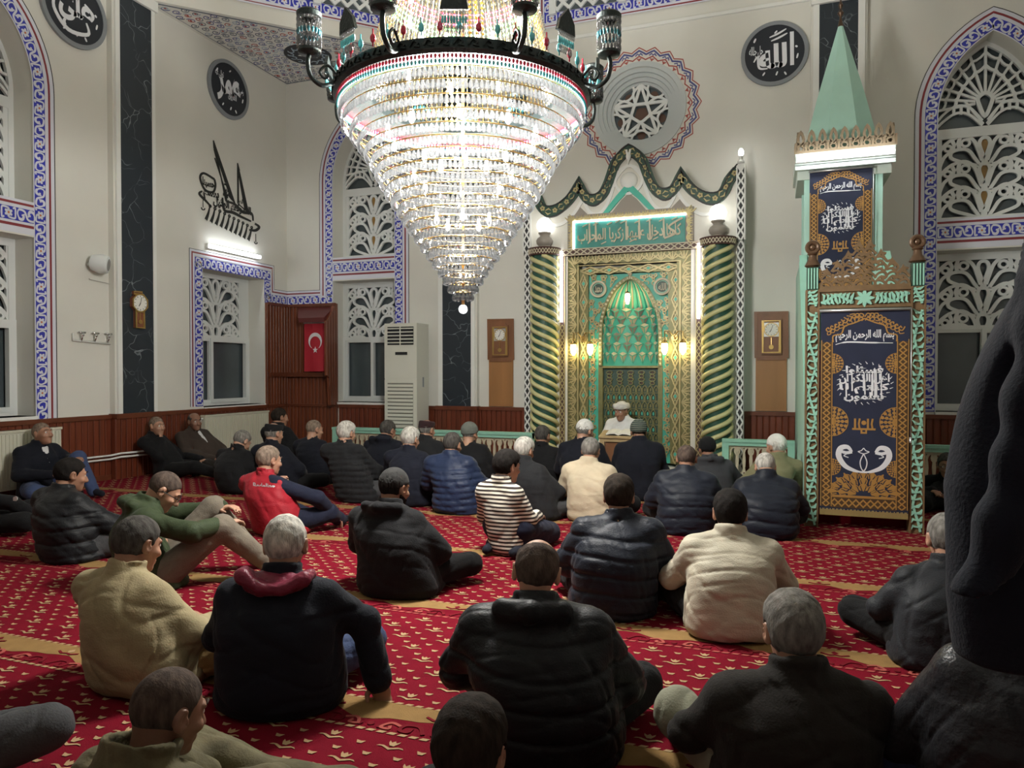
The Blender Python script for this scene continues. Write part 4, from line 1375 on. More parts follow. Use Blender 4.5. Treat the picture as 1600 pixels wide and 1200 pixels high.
    pts = [(-.58, 3.0), (-.42, 2.98), (-.27, 2.97), (.22, 2.98), (.36, 2.98), (.52, 3.0), (-.62, 2.60), (-.46, 2.56), (-.55, 2.46), (-.61, 2.33), (-.52, 2.26), (-.61, 2.12), (-.56, 1.98), (.58, 2.60), (.45, 2.56), (.53, 2.46), (.58, 2.33), (.50, 2.26), (.59, 2.12), (.53, 1.98)]
    z = 1.82
    while z > 0.2:
        pts += [(-.60, z), (.58, z)]
        z -= 0.15
    for i, (x, z) in enumerate(pts):
        m = sides[-1 if x < 0 else 1]
        flower(MX + x, z, m)
        for sg in (-1, 1):
            f = Q.sub(MX + x, z, 0.26, rnd.uniform(-.5, .5))
            m.ribbon(spline([(0.0, 0), (sg * 0.03, 0.05), (sg * 0.055, 0.02), (sg * 0.035, 0.0)], 4), 0.013, 0, 0.028, 0, f)
            m.ribbon(spline([(0.0, 0), (sg * 0.02, -0.05), (-sg * 0.02, -0.09), (sg * 0.0, -0.13)], 4), 0.012, 0, 0.028, 0, f)
    for m in sides.values():
        m.build('flower_scroll', [M_gold, M_brown], root)
    for sx, t in ((-1, 'محمد'), (1, 'الله')):
        m = MB()
        cx, cz = MX + sx * 0.50, 2.82
        m.disc((cx, cz), 0.125, 0.26, 0.30, 1, Q, 28)
        m.ribbon([(cx + 0.118 * math.cos(2 * PI * i / 28), cz + 0.118 * math.sin(2 * PI * i / 28)) for i in range(28)], 0.03, 0.28, 0.335, 0, Q, True)
        m.ribbon([(cx + 0.09 * math.cos(2 * PI * i / 28), cz + 0.09 * math.sin(2 * PI * i / 28)) for i in range(28)], 0.012, 0.28, 0.315, 2, Q, True)
        rd = m.build('roundel', [M_beige, M_green_dark, M_mint], root)
        m = MB(); put_text(m, t, Q, cx, cz, 0.12, 0.11, 0.312, 0, True, 0.025, 0.01)
        m.build('lettering', M_beige, rd)
    # stalactite niche
    za = [p[1] for p in arch[6:]][::-1]; xa = [p[0] - MX for p in arch[6:]][::-1]
    wz = lambda z: max(0.02, float(np.interp(z, za, xa)))
    sn = lambda x, z: 0.26 - 0.24 * min(1, wz(z) / .47) ** 0.7 * math.sqrt(max(0, 1 - (x / wz(z)) ** 2))
    m = MB()
    zz = [1.59 + 1.39 * i / 28 for i in range(29)]
    V, F = [], []
    for z in zz:
        for j in range(25):
            x = wz(z) * math.sin(PI * (j / 24 - .5))
            V.append(Q.p(MX + x, z, sn(x, z)))
    for i in range(28):
        for j in range(24):
            F.append((i * 25 + j, i * 25 + j + 1, (i + 1) * 25 + j + 1, (i + 1) * 25 + j))
    m.add(V, F, 0)
    m.build('niche_vault', M_teal, root, 180)
    m = MB()
    rows = [(1.80, 9), (1.96, 8), (2.11, 8), (2.25, 7), (2.38, 7), (2.50, 6)]
    for ri, (z, k) in enumerate(rows):
        w_ = wz(z) * 0.97
        h = 0.155
        for j in range(k):
            t0, t1 = (j + 0.06) / k, (j + 0.94) / k
            x0, x1 = w_ * math.sin(PI * (t0 - .5)), w_ * math.sin(PI * (t1 - .5))
            xm = w_ * math.sin(PI * ((j + .5) / k - .5))
            mi = 0 if (ri + j) % 2 else 1
            if ri == 0: mi = 0
            b = sn(xm, z) + 0.065
            A, B, Cc = Q.p(MX + x0, z, sn(x0, z) + 0.015), Q.p(MX + x1, z, sn(x1, z) + 0.015), Q.p(MX + xm, z - h * .25, b)
            D = Q.p(MX + xm, z - h, sn(xm, z - h) + 0.01)
            T = Q.p(MX + xm, z + 0.03, b - 0.02)
            m.add([A, B, Cc, D, T], [(0, 3, 2), (2, 3, 1), (0, 2, 4), (2, 1, 4)], mi)
            m.tube([A, Cc, B], 0.009, 5, 2)
            m.tube([Cc, D], 0.007, 5, 2)
    m.build('stalactite_row', [M_beige, M_greybrown, M_teal], root)
    m = MB()
    for j in range(17):
        t = j / 16
        P = []
        for i in range(8):
            z = 2.52 + (2.95 - 2.52) * i / 7
            x = wz(z) * 0.96 * math.sin(PI * (t - .5))
            P.append(Q.p(MX + x, z, sn(x, z) + 0.008))
        m.tube(P, [0.018, 0.018, 0.017, 0.016, 0.014, 0.012, 0.009, 0.006], 6, j % 2)
    m.build('fan_vault', [M_beige, M_teal], root, 180)
    # lower panel
    m = MB()
    m.prism(rect_loop(MX - .5, MX + .5, 0.2, 1.60), 0.1, 0.2, 0, Q)
    for x in (-.47, .47):
        m.prism(rect_loop(MX + x - .035, MX + x + .035, 0.2, 1.60), 0.2, 0.28, 1, Q)
    m.prism(rect_loop(MX - .5, MX + .5, 1.57, 1.605), 0.2, 0.28, 1, Q)
    for j in range(5):
        cx = MX - .34 + j * .17
        for q in range(4):
            z = 1.52 - q * .055
            m.ribbon([(cx + (0.035 + 0.012 * (q % 2 == 0)) * math.cos(2 * PI * i / 12), z - .02 + 0.026 * math.sin(2 * PI * i / 12)) for i in range(12)], 0.012, 0.2, 0.235, 1, Q, True)
            m.disc((cx, z - .02), 0.022, 0.2, 0.21, 3, Q, 8, 0.014)
    for r in range(9):
        z = 1.24 - r * 0.125
        for j in range(10):
            cx = MX - .40 + j * .089 + (.0445 if r % 2 else 0) - .0
            if cx > MX + .42: continue
            m.ribbon(spline([(cx - .036, z - .05), (cx - .034, z + .01), (cx, z + .055), (cx + .034, z + .01), (cx + .036, z - .05)], 3), 0.015, 0.2, 0.235, 1, Q)
            m.disc((cx, z - .01), 0.013, 0.2, 0.22, 2 if r % 2 else 1, Q, 8, 0.03)
        m.ribbon([(MX - .43, z - .06), (MX + .43, z - .06)], 0.012, 0.2, 0.22, 1, Q)
    m.build('carved_panel', [M_green_dark, M_olive, M_teal, M_brown], root)
mihrab()

# lamps of the niche
def urn_lamp(cx, label, e=.003):
    t = thing('globe_lamp', label, 'lamp', (cx, 11.0, 3.47), 'opal globe lamps on the columns')
    m = MB()
    m.lathe([(0.0, 3.473), (0.10, 3.473), (0.105, 3.50), (0.09, 3.515), (0.125, 3.55), (0.135, 3.60), (0.115, 3.64), (0.075, 3.665), (0.07, 3.69), (0.10, 3.715), (0.10, 3.73), (0.0, 3.735)], (cx, 11.0, 0), 24)
    m.build('urn', mat('urn_stone', (0.30, 0.27, 0.23), 0.4), t, 40)
    m = MB(); m.ball((cx, 11.0, 3.845), 0.125, 24, 16); m.build('globe', M_globe, t, 180)
urn_lamp(MX - 1.335, 'glowing globe lamp on the twisted column nearer the clock below the chandelier')
urn_lamp(MX + 1.335, 'glowing globe lamp on the twisted column nearer the minbar')
t = thing('bulb_lamp', 'bare glowing bulb on top of the white lattice post', 'lamp', (MX + 1.65, 11.05, 4.55))
m = MB(); m.lathe([(0.0, 4.553), (0.05, 4.553), (0.05, 4.58), (0.03, 4.60), (0.03, 4.66), (0.0, 4.66)], (MX + 1.65, 11.05, 0), 14); m.build('socket', M_white, t, 40)
m = MB(); m.ball((MX + 1.65, 11.05, 4.71), (0.037, 0.037, 0.06), 14, 10); m.build('bulb', M_bulb_w, t, 180)
t = thing('pendant_lamp', 'small glowing lamp hanging under the top of the niche arch', 'lamp', (MX - 0.03, 11.16, 2.9))
m = MB(); m.tube([(MX - .03, 11.16, 2.93), (MX - .03, 11.16, 2.75)], 0.006, 6); m.lathe([(0.0, 2.77), (0.035, 2.75), (0.04, 2.73), (0.0, 2.73)], (MX - .03, 11.16, 0), 12); m.build('fitting', M_bronze, t, 40)
m = MB(); m.lathe([(0.03, 2.73), (0.042, 2.69), (0.036, 2.62), (0.02, 2.57), (0.0, 2.56)], (MX - .03, 11.16, 0), 12); m.build('shade', M_warm, t, 180)
def sconce(cx, label):
    t = thing('wall_sconce', label, 'lamp', (cx, 11.1, 1.95), 'brass sconces beside the niche')
    m = MB(); m.disc((cx, 2.03), 0.05, 0.36, 0.40, 0, Q, 14); m.tube([Q.p(cx, 2.03, .40), Q.p(cx, 2.03, .5)], 0.014, 7)
    m.build('backplate', M_brass, t, 40)
    for sx in (-1, 1):
        x = cx + sx * 0.135
        m = MB()
        m.tube([Q.p(cx, 2.03, .5), Q.p(cx + sx * .06, 2.12, .5), Q.p(x, 2.12, .5), Q.p(x, 1.98, .5)], 0.009, 7)
        m.lathe([(0.0, 2.0), (0.02, 1.99), (0.05, 1.955), (0.055, 1.94), (0.0, 1.94)], (x, YQ - .5, 0), 14)
        a = m.build('arm', M_brass, t, 40)
        m = MB(); m.lathe([(0.042, 1.94), (0.05, 1.88), (0.04, 1.81), (0.015, 1.77), (0.0, 1.765)], (x, YQ - .5, 0), 14)
        m.build('glass_shade', M_warm, a, 180)
sconce(MX - 0.72, 'two armed brass sconce glowing on the niche flank nearer the twisted column below the chandelier')
sconce(MX + 0.70, 'two armed brass sconce glowing on the niche flank nearer the minbar')

# ================================================================ MINBAR
BX0, BX1 = 0.30, 1.33
def leaf_run(mb, fr, a, b, wd, n, pitch, mi):
    tot, at = along([a, b])
    k = max(1, round(tot / pitch))
    for i in range(k):
        x, y, an = at((i + .5) * tot / k)
        f = fr.sub(x, y, n, an)
        sg = 1 if i % 2 else -1
        mb.ribbon(spline([(-pitch * .5, sg * wd * .3), (-pitch * .15, sg * wd * .12), (pitch * .2, -sg * wd * .15), (pitch * .5, -sg * wd * .32)], 4), [wd * .2] * 13, 0, 0.016, mi, f)
        for t in (-.35, -.1, .15, .38):
            mb.ribbon([(pitch * t, sg * wd * (.22 - .7 * (t + .35))), (pitch * (t + .02), sg * wd * .3 - (t > .2) * sg * wd * .2), (pitch * (t + .16), sg * wd * .44)], [wd * .09, wd * .24, wd * .05], 0, 0.022, mi, f)
            mb.ribbon([(pitch * t, sg * wd * (.22 - .7 * (t + .35))), (pitch * (t + .05), -sg * wd * .3), (pitch * (t - .08), -sg * wd * .42)], [wd * .09, wd * .17, wd * .04], 0, 0.02, mi, f)
def fretwork(mb, fr, x0, x1, zf, n0, n1, seed, mi=0):
    rnd = random.Random(seed)
    x = x0
    k = int((x1 - x0) / 0.085)
    for i in range(k):
        xa = x0 + (i + .5) * (x1 - x0) / k
        top = zf(xa)
        z = 0.0
        while z < top - 0.02:
            r = 0.042
            sg = rnd.choice((-1, 1))
            mb.ribbon([(xa + sg * px * 1.1, z + pz) for px, pz in spline([(-.05, 0.0), (-.015, .045), (.03, .05), (.045, .01), (.02, -.01), (.0, .02)], 4)], 0.02, n0, n1, mi, fr)
            mb.ribbon([(xa + sg * px * 1.1, z + pz) for px, pz in spline([(.03, .05), (.0, .085), (-.04, .075)], 4)], 0.02, n0, n1, mi, fr)
            z += 0.075
        mb.ribbon([(xa - 0.03, top - .03), (xa, top + 0.03), (xa + 0.03, top - .03)], [0.02, 0.03, 0.02], n0, n1, mi, fr)
def minbar():
    root = thing('minbar', 'green and gold carved pulpit with a doorway, canopy tower and mint spire', 'pulpit', (0.815, 7.6, 0))
    f = FQ(7.56)
    for x in (BX0, BX1 - 0.125):
        m = MB()
        m.prism(rect_loop(x, x + .125, 0, 2.30), -0.12, 0.0, 0, f)
        for xe in (x + .008, x + .117):
            m.ribbon([(xe, 0), (xe, 2.30)], 0.016, 0, 0.02, 0, f)
        leaf_run(m, f, (x + .062, 0.02), (x + .062, 2.08), 0.105, 0.0, 0.26, 1)
        leaf_run(m, f, (x + .062, 2.14), (x + .062, 2.29), 0.10, 0.0, 0.15, 1)
        po = m.build('door_post', [M_carved, M_mint], root)
        m = MB()
        m.prism(rect_loop(x + .01, x + .115, 2.30, 2.52), -0.11, 0.0, 0, f)
        for k in range(4):
            m.ribbon([(x + .024 + k * .026, 2.31), (x + .024 + k * .026, 2.51)], 0.012, 0, 0.012, 1, f)
        cxp, cyp = x + .0625, 7.62
        m.lathe([(0.05, 2.52), (0.075, 2.54), (0.06, 2.57), (0.04, 2.60), (0.035, 2.64), (0.05, 2.655), (0.035, 2.67), (0.0, 2.67)], (cxp, cyp, 0), 16, 2)
        m.tube([(cxp + .05 * math.cos(2 * PI * j / 20), cyp, 2.72 + .05 * math.sin(2 * PI * j / 20)) for j in range(20)], 0.022, 8, 2, True)
        m.ball((cxp, cyp, 2.72), (0.03, 0.02, 0.03), 10, 6, 2)
        m.build('finial', [M_green_dark, M_mint, mat('varnished_finial', (0.12, 0.07, 0.04), 0.3, 0.3)], po, 40)
    m = MB()
    m.prism(rect_loop(BX0 + .125, BX1 - .125, 2.11, 2.30), -0.12, 0.0, 0, f)
    for z in (2.125, 2.285):
        m.ribbon([(BX0 + .125, z), (BX1 - .125, z)], 0.022, 0, 0.02, 0, f)
    xm = (BX0 + BX1) / 2
    leaf_run(m, f, (BX0 + .14, 2.205), (xm - .10, 2.205), 0.12, 0.0, 0.145, 1)
    leaf_run(m, f, (BX1 - .14, 2.205), (xm + .10, 2.205), 0.12, 0.0, 0.145, 1)
    for k in range(8):
        a = k * PI / 4
        m.ribbon([(xm, 2.205), (xm + .05 * math.cos(a), 2.205 + .05 * math.sin(a)), (xm + .085 * math.cos(a), 2.205 + .085 * math.sin(a))], [0.012, 0.035, 0.01], 0, 0.02, 1, f)
    m.build('lintel', [M_carved, M_mint], root)
    m = MB()
    zf = lambda x: 0.10 + 0.34 * max(0, 1 - abs(x - xm) / 0.40) ** 1.3
    fretwork(m, Fr((0, 7.60, 2.32), (1, 0, 0), (0, 0, 1)), BX0 + .14, BX1 - .14, zf, 0.0, 0.03, 4)
    m.prism(rect_loop(BX0 + .125, BX1 - .125, 2.30, 2.33), -0.08, 0.0, 0, f)
    m.build('openwork_crest', M_carved, root)
    # flights and side walls
    for sx in (BX0 + .02, BX1 - .08):
        m = MB()
        sd = Fr((sx, 0, 0), (0, 1, 0), (0, 0, 1))
        m.prism([(7.66, 0), (11.5, 0), (11.5, 2.9), (9.75, 2.9), (7.66, 1.0)], 0.0, 0.06, 0, sd, back=True)
        m.ribbon([(7.66, 1.05), (9.75, 2.93)], 0.10, -0.012, 0.075, 1, sd)
        m.build('side_wall', [M_mintpale, M_mint], root)
    m = MB()
    for k in range(8):
        m.box(BX0 + .08, BX1 - .08, 7.8 + k * .24, 9.9, k * .22, (k + 1) * .22, 0)
    m.build('stair_flight', M_carpet, root)
    # tower
    tx0, tx1, ty0, ty1 = 0.36, 1.24, 9.72, 10.6
    for x in (tx0, tx1 - .08):
        for y in (ty0, ty1 - .08):
            m = MB()
            m.box(x, x + .08, y, y + .08, 1.7, 4.05, 0)
            m.box(x - .03, x + .11, y - .03, y + .11, 1.7, 2.75, 0)
            m.build('tower_post', M_mintpale, root)
    m = MB(); m.box(tx0 + .02, tx1 - .02, ty1 - .06, ty1, 1.8, 4.05, 0); m.build('back_panel', M_mintpale, root)
    m = MB()
    m.box(.25, 1.36, 9.60, 10.72, 4.05, 4.20, 0)
    m.box(.28, 1.33, 9.70, 10.69, 3.90, 4.05, 0)
    for x0, x1, y0, y1 in ((.25, 1.36, 9.6, 9.63),):
        m.box(x0, x1, y0, y1, 4.0, 4.06, 0)
    m.build('canopy_cornice', mat('pale_cornice', (0.58, 0.68, 0.62), 0.5), root)
    m = MB()
    for fr_, a, b in ((Fr((0, 9.62, 4.20), (1, 0, 0), (0, 0, 1)), .25, 1.36), (Fr((.27, 0, 4.20), (0, 1, 0), (0, 0, 1)), 9.6, 10.7), (Fr((1.32, 0, 4.20), (0, 1, 0), (0, 0, 1)), 9.6, 10.7)):
        k = 9
        for i in range(k):
            x = a + (i + .5) * (b - a) / k
            w_ = (b - a) / k * .5
            m.ribbon([(x + w_ * px, pz) for px, pz in spline([(-1.0, 0.0), (-.9, .12), (-.2, .10), (-.55, .17), (0, .26), (.55, .17), (.2, .10), (.9, .12), (1.0, 0.0)], 3)], 0.03, 0, 0.03, 0, fr_)
            m.ribbon([(x + .035 * math.cos(2 * PI * j / 10), .06 + .035 * math.sin(2 * PI * j / 10)) for j in range(10)], 0.018, 0, 0.03, 0, fr_, True)
        m.ribbon([(a, .015), (b, .015)], 0.03, 0, 0.03, 0, fr_)
    m.build('canopy_crest', mat('crest_wood', (0.25, 0.19, 0.12), 0.5), root)
    m = MB()
    cx, cy = 0.795, 10.16
    n = 8
    prof = [(0.46, 4.18), (0.44, 4.45), (0.30, 5.0), (0.02, 5.97)]
    V = [(cx + r * math.cos(2 * PI * (j + .5) / n), cy + r * math.sin(2 * PI * (j + .5) / n), z) for r, z in prof for j in range(n)]
    m.add(V, [(i * n + j, i * n + (j + 1) % n, (i + 1) * n + (j + 1) % n, (i + 1) * n + j) for i in range(3) for j in range(n)], 0)
    m.build('spire', M_mintpale, root)
    m = MB()
    m.lathe([(0.0, 5.90), (0.035, 5.93), (0.02, 6.0), (0.012, 6.05), (0.04, 6.10), (0.012, 6.15), (0.03, 6.2), (0.01, 6.25), (0.0, 6.32)], (cx, cy, 0), 14)
    m.tube([(cx + .055 * math.cos(a), cy, 6.37 + .055 * math.sin(a)) for a in [R(q) for q in range(120, 421, 20)]], 0.01, 6)
    m.build('spire_finial', M_bronze, root, 40)
minbar()
t = thing('fluorescent_lamp', 'fluorescent tube across the front of the minbar canopy', 'lamp', (0.81, 9.58, 4.12))
m = MB(); m.box(.26, 1.35, 9.56, 9.597, 4.085, 4.145, 0); m.build('fitting', M_white, t)
m = MB(); m.tube([(.28, 9.532, 4.115), (1.33, 9.532, 4.115)], 0.026, 10); m.build('tube', M_tube_w, t, 180)

# ---- banners
def banner(fr, W, H, z0, label, top_cut=0.0):
    """velvet roller banner in local frame: x centred, y from the floor up"""
    o = fr.p(0, z0)
    root = thing('roller_banner', label, 'banner', tuple(o))
    h = W / 2
    zt = z0 + H
    m = MB(); m.prism(rect_loop(-h, h, z0, zt), 0, 0.006, 0, fr, back=True)
    cl = m.build('cloth', M_banner, root)
    m = MB(); m.tube([fr.p(-h - .012, zt, .022), fr.p(h + .012, zt, .022)], 0.015, 8); m.tube([fr.p(h + .008, zt, .035), fr.p(h + .008, zt - H * .62, .035)], 0.005, 5); m.lathe([(0.012, 0), (0.012, .05), (0, .05)], fr.p(h + .008, zt - H * .65, .035), 6)
    m.build('roller', M_alu, root, 180)
    m = MB()
    n = 0.007
    s = W / 0.76
    # woven side borders
    for x in (-h + .055 * s, h - .055 * s):
        m.ribbon([(x, z0 + .03), (x, zt - .30 * s)], .09 * s, n, n + .001, 1, fr)
        diamond_band(m, [(x, z0 + .03), (x, zt - .30 * s)], fr, .07 * s, n + .001, .055 * s, 0, None, 0.001)
        for d in (-.047, .047):
            m.ribbon([(x + d * s, z0 + .03), (x + d * s, zt - .28 * s)], .008 * s, n, n + .002, 0, fr)
    m.ribbon([(-h + .1 * s, z0 + .07 * s), (h - .1 * s, z0 + .07 * s)], .10 * s, n, n + .001, 1, fr)
    diamond_band(m, [(-h + .1 * s, z0 + .07 * s), (h - .1 * s, z0 + .07 * s)], fr, .08 * s, n + .001, .06 * s, 0, None, 0.001)
    m.ribbon([(-h + .1 * s, z0 + .125 * s), (h - .1 * s, z0 + .125 * s)], .008 * s, n, n + .002, 0, fr)
    # curled heading
    for sg in (-1, 1):
        P = spline([(sg * .27 * s, zt - .30 * s), (sg * .27 * s, zt - .24 * s), (sg * .20 * s, zt - .22 * s), (sg * .17 * s, zt - .15 * s), (sg * .09 * s, zt - .12 * s), (0, zt - .08 * s)], 5)
        m.ribbon(P, .012 * s, n, n + .002, 0, fr)
        for i in range(9):
            x, y = sg * (.03 + .035 * i) * s, zt - (.055 + .02 * max(0, i - 2)) * s
            f2 = fr.sub(x, y, n, sg * (i * .4))
            m.ribbon([(px * s, py * s) for px, py in spline([(-.03, -.01), (-.005, .024), (.022, .008), (.008, -.014), (-.005, 0)], 4)], .010 * s, 0, .002, 0, f2)
            f2 = fr.sub(x, y - .035 * s, n, -sg * (i * .5))
            m.ribbon([(px * s, py * s) for px, py in spline([(-.025, -.01), (-.005, .02), (.02, .006), (.004, -.012)], 4)], .008 * s, 0, .002, 0, f2)
    def rosette_half(x, y, r, side):
        for q, k in ((1.0, 9), (.72, 7), (.45, 5), (.2, 3)):
            for j in range(k):
                a = -PI / 2 + PI * (j + .5) / k
                px, py = x + side * r * q * math.cos(a), y + r * q * math.sin(a)
                m.disc((px, py), r * .13, n, n + .002, 0, fr, 7)
                m.ribbon([(x + side * r * (q - .2) * math.cos(a), y + r * (q - .2) * math.sin(a)), (px, py)], r * .06, n, n + .002, 0, fr)
        m.ribbon(arc(x, y, r * 1.12, -90, 90, 12) if side > 0 else arc(x, y, r * 1.12, 90, 270, 12), r * .05, n, n + .002, 0, fr)
    ex = h - .105 * s
    for y, r in ((.735, .085), (.445, .125), (.215, .07)):
        for sg in (-1, 1):
            rosette_half(sg * ex, z0 + y * H, r * s, -sg)
    # square script emblem
    y = z0 + .435 * H
    for x in (-.055, .055):
        m.ribbon([(x * s - .02 * s, y + .05 * s), (x * s - .02 * s, y - .05 * s)], .018 * s, n, n + .002, 0, fr)
        m.ribbon([(x * s + .02 * s, y + .05 * s), (x * s + .012 * s, y), (x * s + .02 * s, y - .05 * s)], .016 * s, n, n + .002, 0, fr)
    m.ribbon([(-.10 * s, y - .05 * s), (.10 * s, y - .05 * s)], .018 * s, n, n + .002, 0, fr)
    m.ribbon([(-.02 * s, y - .05 * s), (-.02 * s, y - .085 * s), (.02 * s, y - .085 * s), (.02 * s, y - .05 * s)], .015 * s, n, n + .002, 0, fr)
    m.disc((0, y + .01 * s), .022 * s, n, n + .002, 0, fr, 8)
    # palmette at the foot
    y = z0 + .155 * s
    for q, k, w_ in ((.27, 11, .028), (.19, 7, .030), (.11, 5, .028)):
        for j in range(k):
            a = R(8 + 164 * j / (k - 1))
            c = (q * 1.0 * s * math.cos(a), y + q * .72 * s * math.sin(a))
            f2 = fr.sub(c[0], c[1], n, a - PI / 2)
            m.ribbon([(px * s, py * s) for px, py in ((0, -.045), (0, 0), (0, .045))], [.010 * s, .042 * s, .006 * s], 0, .002, 0, f2)
            m.ribbon([(px * s, py * s) for px, py in spline([(-.02, -.04), (-.032, 0), (-.012, .02)], 4)], w_ * .3 * s, 0, .002, 0, f2)
            m.ribbon([(-px * s, py * s) for px, py in spline([(-.02, -.04), (-.032, 0), (-.012, .02)], 4)], w_ * .3 * s, 0, .002, 0, f2)
    m.ribbon([(-.27 * s, y - .02 * s), (.27 * s, y - .02 * s)], .016 * s, n, n + .002, 0, fr)
    m.build('gold_embroidery', [M_thread_g, M_thread_g2], cl)
    m = MB()
    tn = n + .001
    put_text(m, 'بسم الله الرحمن الرحيم', fr, 0, z0 + .872 * H, .50 * s, .115 * s, tn, 0, True, 0.03)
    m.ribbon(spline([(.24 * s, z0 + .835 * H), (.05 * s, z0 + .838 * H), (-.15 * s, z0 + .842 * H), (-.25 * s, z0 + .83 * H)], 5), [.006 * s] * 4 + [.014 * s] * 8 + [.006 * s] * 4, n, n + .003, 0, fr)
    yc = z0 + .635 * H
    for t_, dy, wd, ht in (('فسئلوا', .125, .32, .09), ('اهل الذكر ان', .045, .43, .10), ('كنتم لا', -.045, .43, .10), ('تعلمون', -.125, .34, .09)):
        put_text(m, t_, fr, 0, yc + dy * s, wd * s, ht * s, tn, 0, True, 0.035)
    rnd = random.Random(2)
    for i in range(26):
        a = 2 * PI * i / 26
        q = .205 + .02 * rnd.random()
        m.ribbon([(q * s * math.cos(a), yc + q * .86 * s * math.sin(a)), ((q + .025) * s * math.cos(a + .08), yc + (q + .025) * .86 * s * math.sin(a + .08))], [.009 * s, .003 * s], n, n + .003, 0, fr)
    for i in range(10):
        x = rnd.uniform(-.16, .16) * s
        m.ribbon([(x, yc - .16 * s + rnd.random() * .1 * s), (x - .005 * s, yc + (.02 + .13 * rnd.random()) * s)], [.014 * s, .009 * s], n, n + .003, 0, fr)
    m.build('lettering', [M_thread_w], cl)
    m = MB()
    # mirrored vav pair
    yv = z0 + .265 * H
    for sg in (-1, 1):
        P = spline([(sg * .10 * s, yv + .055 * s), (sg * .14 * s, yv + .10 * s), (sg * .20 * s, yv + .085 * s), (sg * .215 * s, yv + .01 * s), (sg * .16 * s, yv - .08 * s), (sg * .07 * s, yv - .125 * s), (0, yv - .135 * s)], 5)
        k = len(P)
        m.ribbon(P, [(.016 + .034 * math.sin(PI * min(1, i / k * 1.15)) ** .8) * s for i in range(k)], n, n + .003, 0, fr)
        m.ribbon(spline([(sg * .10 * s, yv + .055 * s), (sg * .15 * s, yv + .045 * s), (sg * .20 * s, yv + .06 * s)], 4), .028 * s, n, n + .003, 0, fr)
        m.ribbon(spline([(0, yv + .04 * s), (sg * .028 * s, yv - .03 * s), (sg * .022 * s, yv - .09 * s), (0, yv - .13 * s)], 5), .009 * s, n, n + .003, 0, fr)
        m.ribbon(spline([(0, yv + .095 * s), (sg * .02 * s, yv + .07 * s), (sg * .045 * s, yv + .06 * s), (sg * .02 * s, yv + .045 * s), (0, yv + .04 * s)], 3), .008 * s, n, n + .003, 0, fr)
        m.ribbon(spline([(sg * .13 * s, yv - .0 * s), (sg * .17 * s, yv + .015 * s), (sg * .15 * s, yv + .03 * s)], 4), .008 * s, n, n + .003, 0, fr)
    m.build('mirrored_letter_emblem', [M_thread_w], cl)
    m = MB()
    k = int(W / .011)
    for i in range(k):
        x = -h + (i + .5) * W / k
        m.prism(rect_loop(x - .0042, x + .0042, z0 - .055 * s, z0 + .01), 0, .006, 0, fr)
    m.build('fringe', M_fringe, cl)
    return root
banner(Fr((0.815, 7.53, 0), (1, 0, 0), (0, 0, 1)), 0.76, 1.905, 0.185, 'large navy velvet banner with gold embroidery closing the minbar doorway')
banner(Fr((0.77, 9.675, 0), (1, 0, 0), (0, 0, 1)), 0.70, 1.62, 2.36, 'smaller navy velvet banner hanging in the minbar tower under the canopy')

# ================================================================ BALUSTRADES
def balustrade(x0, x1, label):
    t = thing('balustrade', label, 'railing', ((x0 + x1) / 2, 10.5, 0), 'low mint railings before the front wall')
    f = FQ(10.5)
    m = MB()
    m.box(x0, x1, 10.46, 10.56, 0.48, 0.56, 0); m.box(x0, x1, 10.44, 10.58, 0.53, 0.57, 0)
    m.build('top_rail', M_mint, t)
    m = MB(); m.box(x0, x1, 10.47, 10.55, 0.0, 0.06, 0); m.build('bottom_rail', M_mint, t)
    for x in (x0, x1 - .09):
        m = MB(); m.box(x, x + .09, 10.455, 10.565, 0, 0.565, 0); m.build('post', M_mint, t)
    m = MB()
    k = int((x1 - x0 - .2) / .17)
    for i in range(k):
        x = x0 + .11 + (i + .5) * (x1 - x0 - .22) / k
        w_ = (x1 - x0 - .22) / k / 2
        for dx in (-.5, .5):
            m.ribbon([(x + dx * w_ + w_ * .62 * math.cos(2 * PI * j / 14), .27 + .19 * math.sin(2 * PI * j / 14)) for j in range(14)], .024, -.035, 0.0, 0, f, True)
        m.ribbon([(x + w_ * .35 * math.cos(2 * PI * j / 10), .40 + .05 * math.sin(2 * PI * j / 10)) for j in range(10)], .02, -.035, 0.0, 0, f, True)
    m.ribbon([(x0 + .08, .465), (x1 - .08, .465)], .03, -.035, 0, 0, f)
    m.ribbon([(x0 + .08, .075), (x1 - .08, .075)], .03, -.035, 0, 0, f)
    m.build('pierced_panel', M_beige, t)
balustrade(-7.05, -3.46, 'mint railing with pierced cream loops between the corner cabinet and the mihrab')
balustrade(-0.66, 0.29, 'short mint railing with pierced cream loops between the mihrab and the minbar')
balustrade(1.42, 4.2, 'mint railing with pierced cream loops beyond the minbar doorway under the dark window')

# ================================================================ AIR CONDITIONER
t = thing('air_conditioner', 'tall cream floor standing air conditioner before the arched window', 'air conditioner', (-5.97, 11.1, 0))
x0, x1, yf = -6.28, -5.66, 10.9
m = MB(); m.box(x0, x1, yf, 11.33, 0.0, 2.34, 0); m.box(x0, x1, yf - .012, yf, 0.06, 1.38, 0); m.box(x0, x1, yf - .012, yf, 1.395, 2.34, 0)
m.build('casing', M_ac, t)
f = FQ(yf - .012)
m = MB(); m.prism(rect_loop(x0 + .06, x1 - .06, 1.97, 2.28), 0, .004, 0, f)
g = m.build('outlet', M_black, t)
m = MB()
for k in range(5):
    z = 2.0 + k * .06
    m.prism([(x0 + .065, z), (x1 - .065, z), (x1 - .065, z + .018), (x0 + .065, z + .018)], .004, .022, 0, f)
m.prism(rect_loop((x0 + x1) / 2 - .008, (x0 + x1) / 2 + .008, 1.97, 2.28), .004, .02, 0, f)
m.build('louvre', M_ac, g)
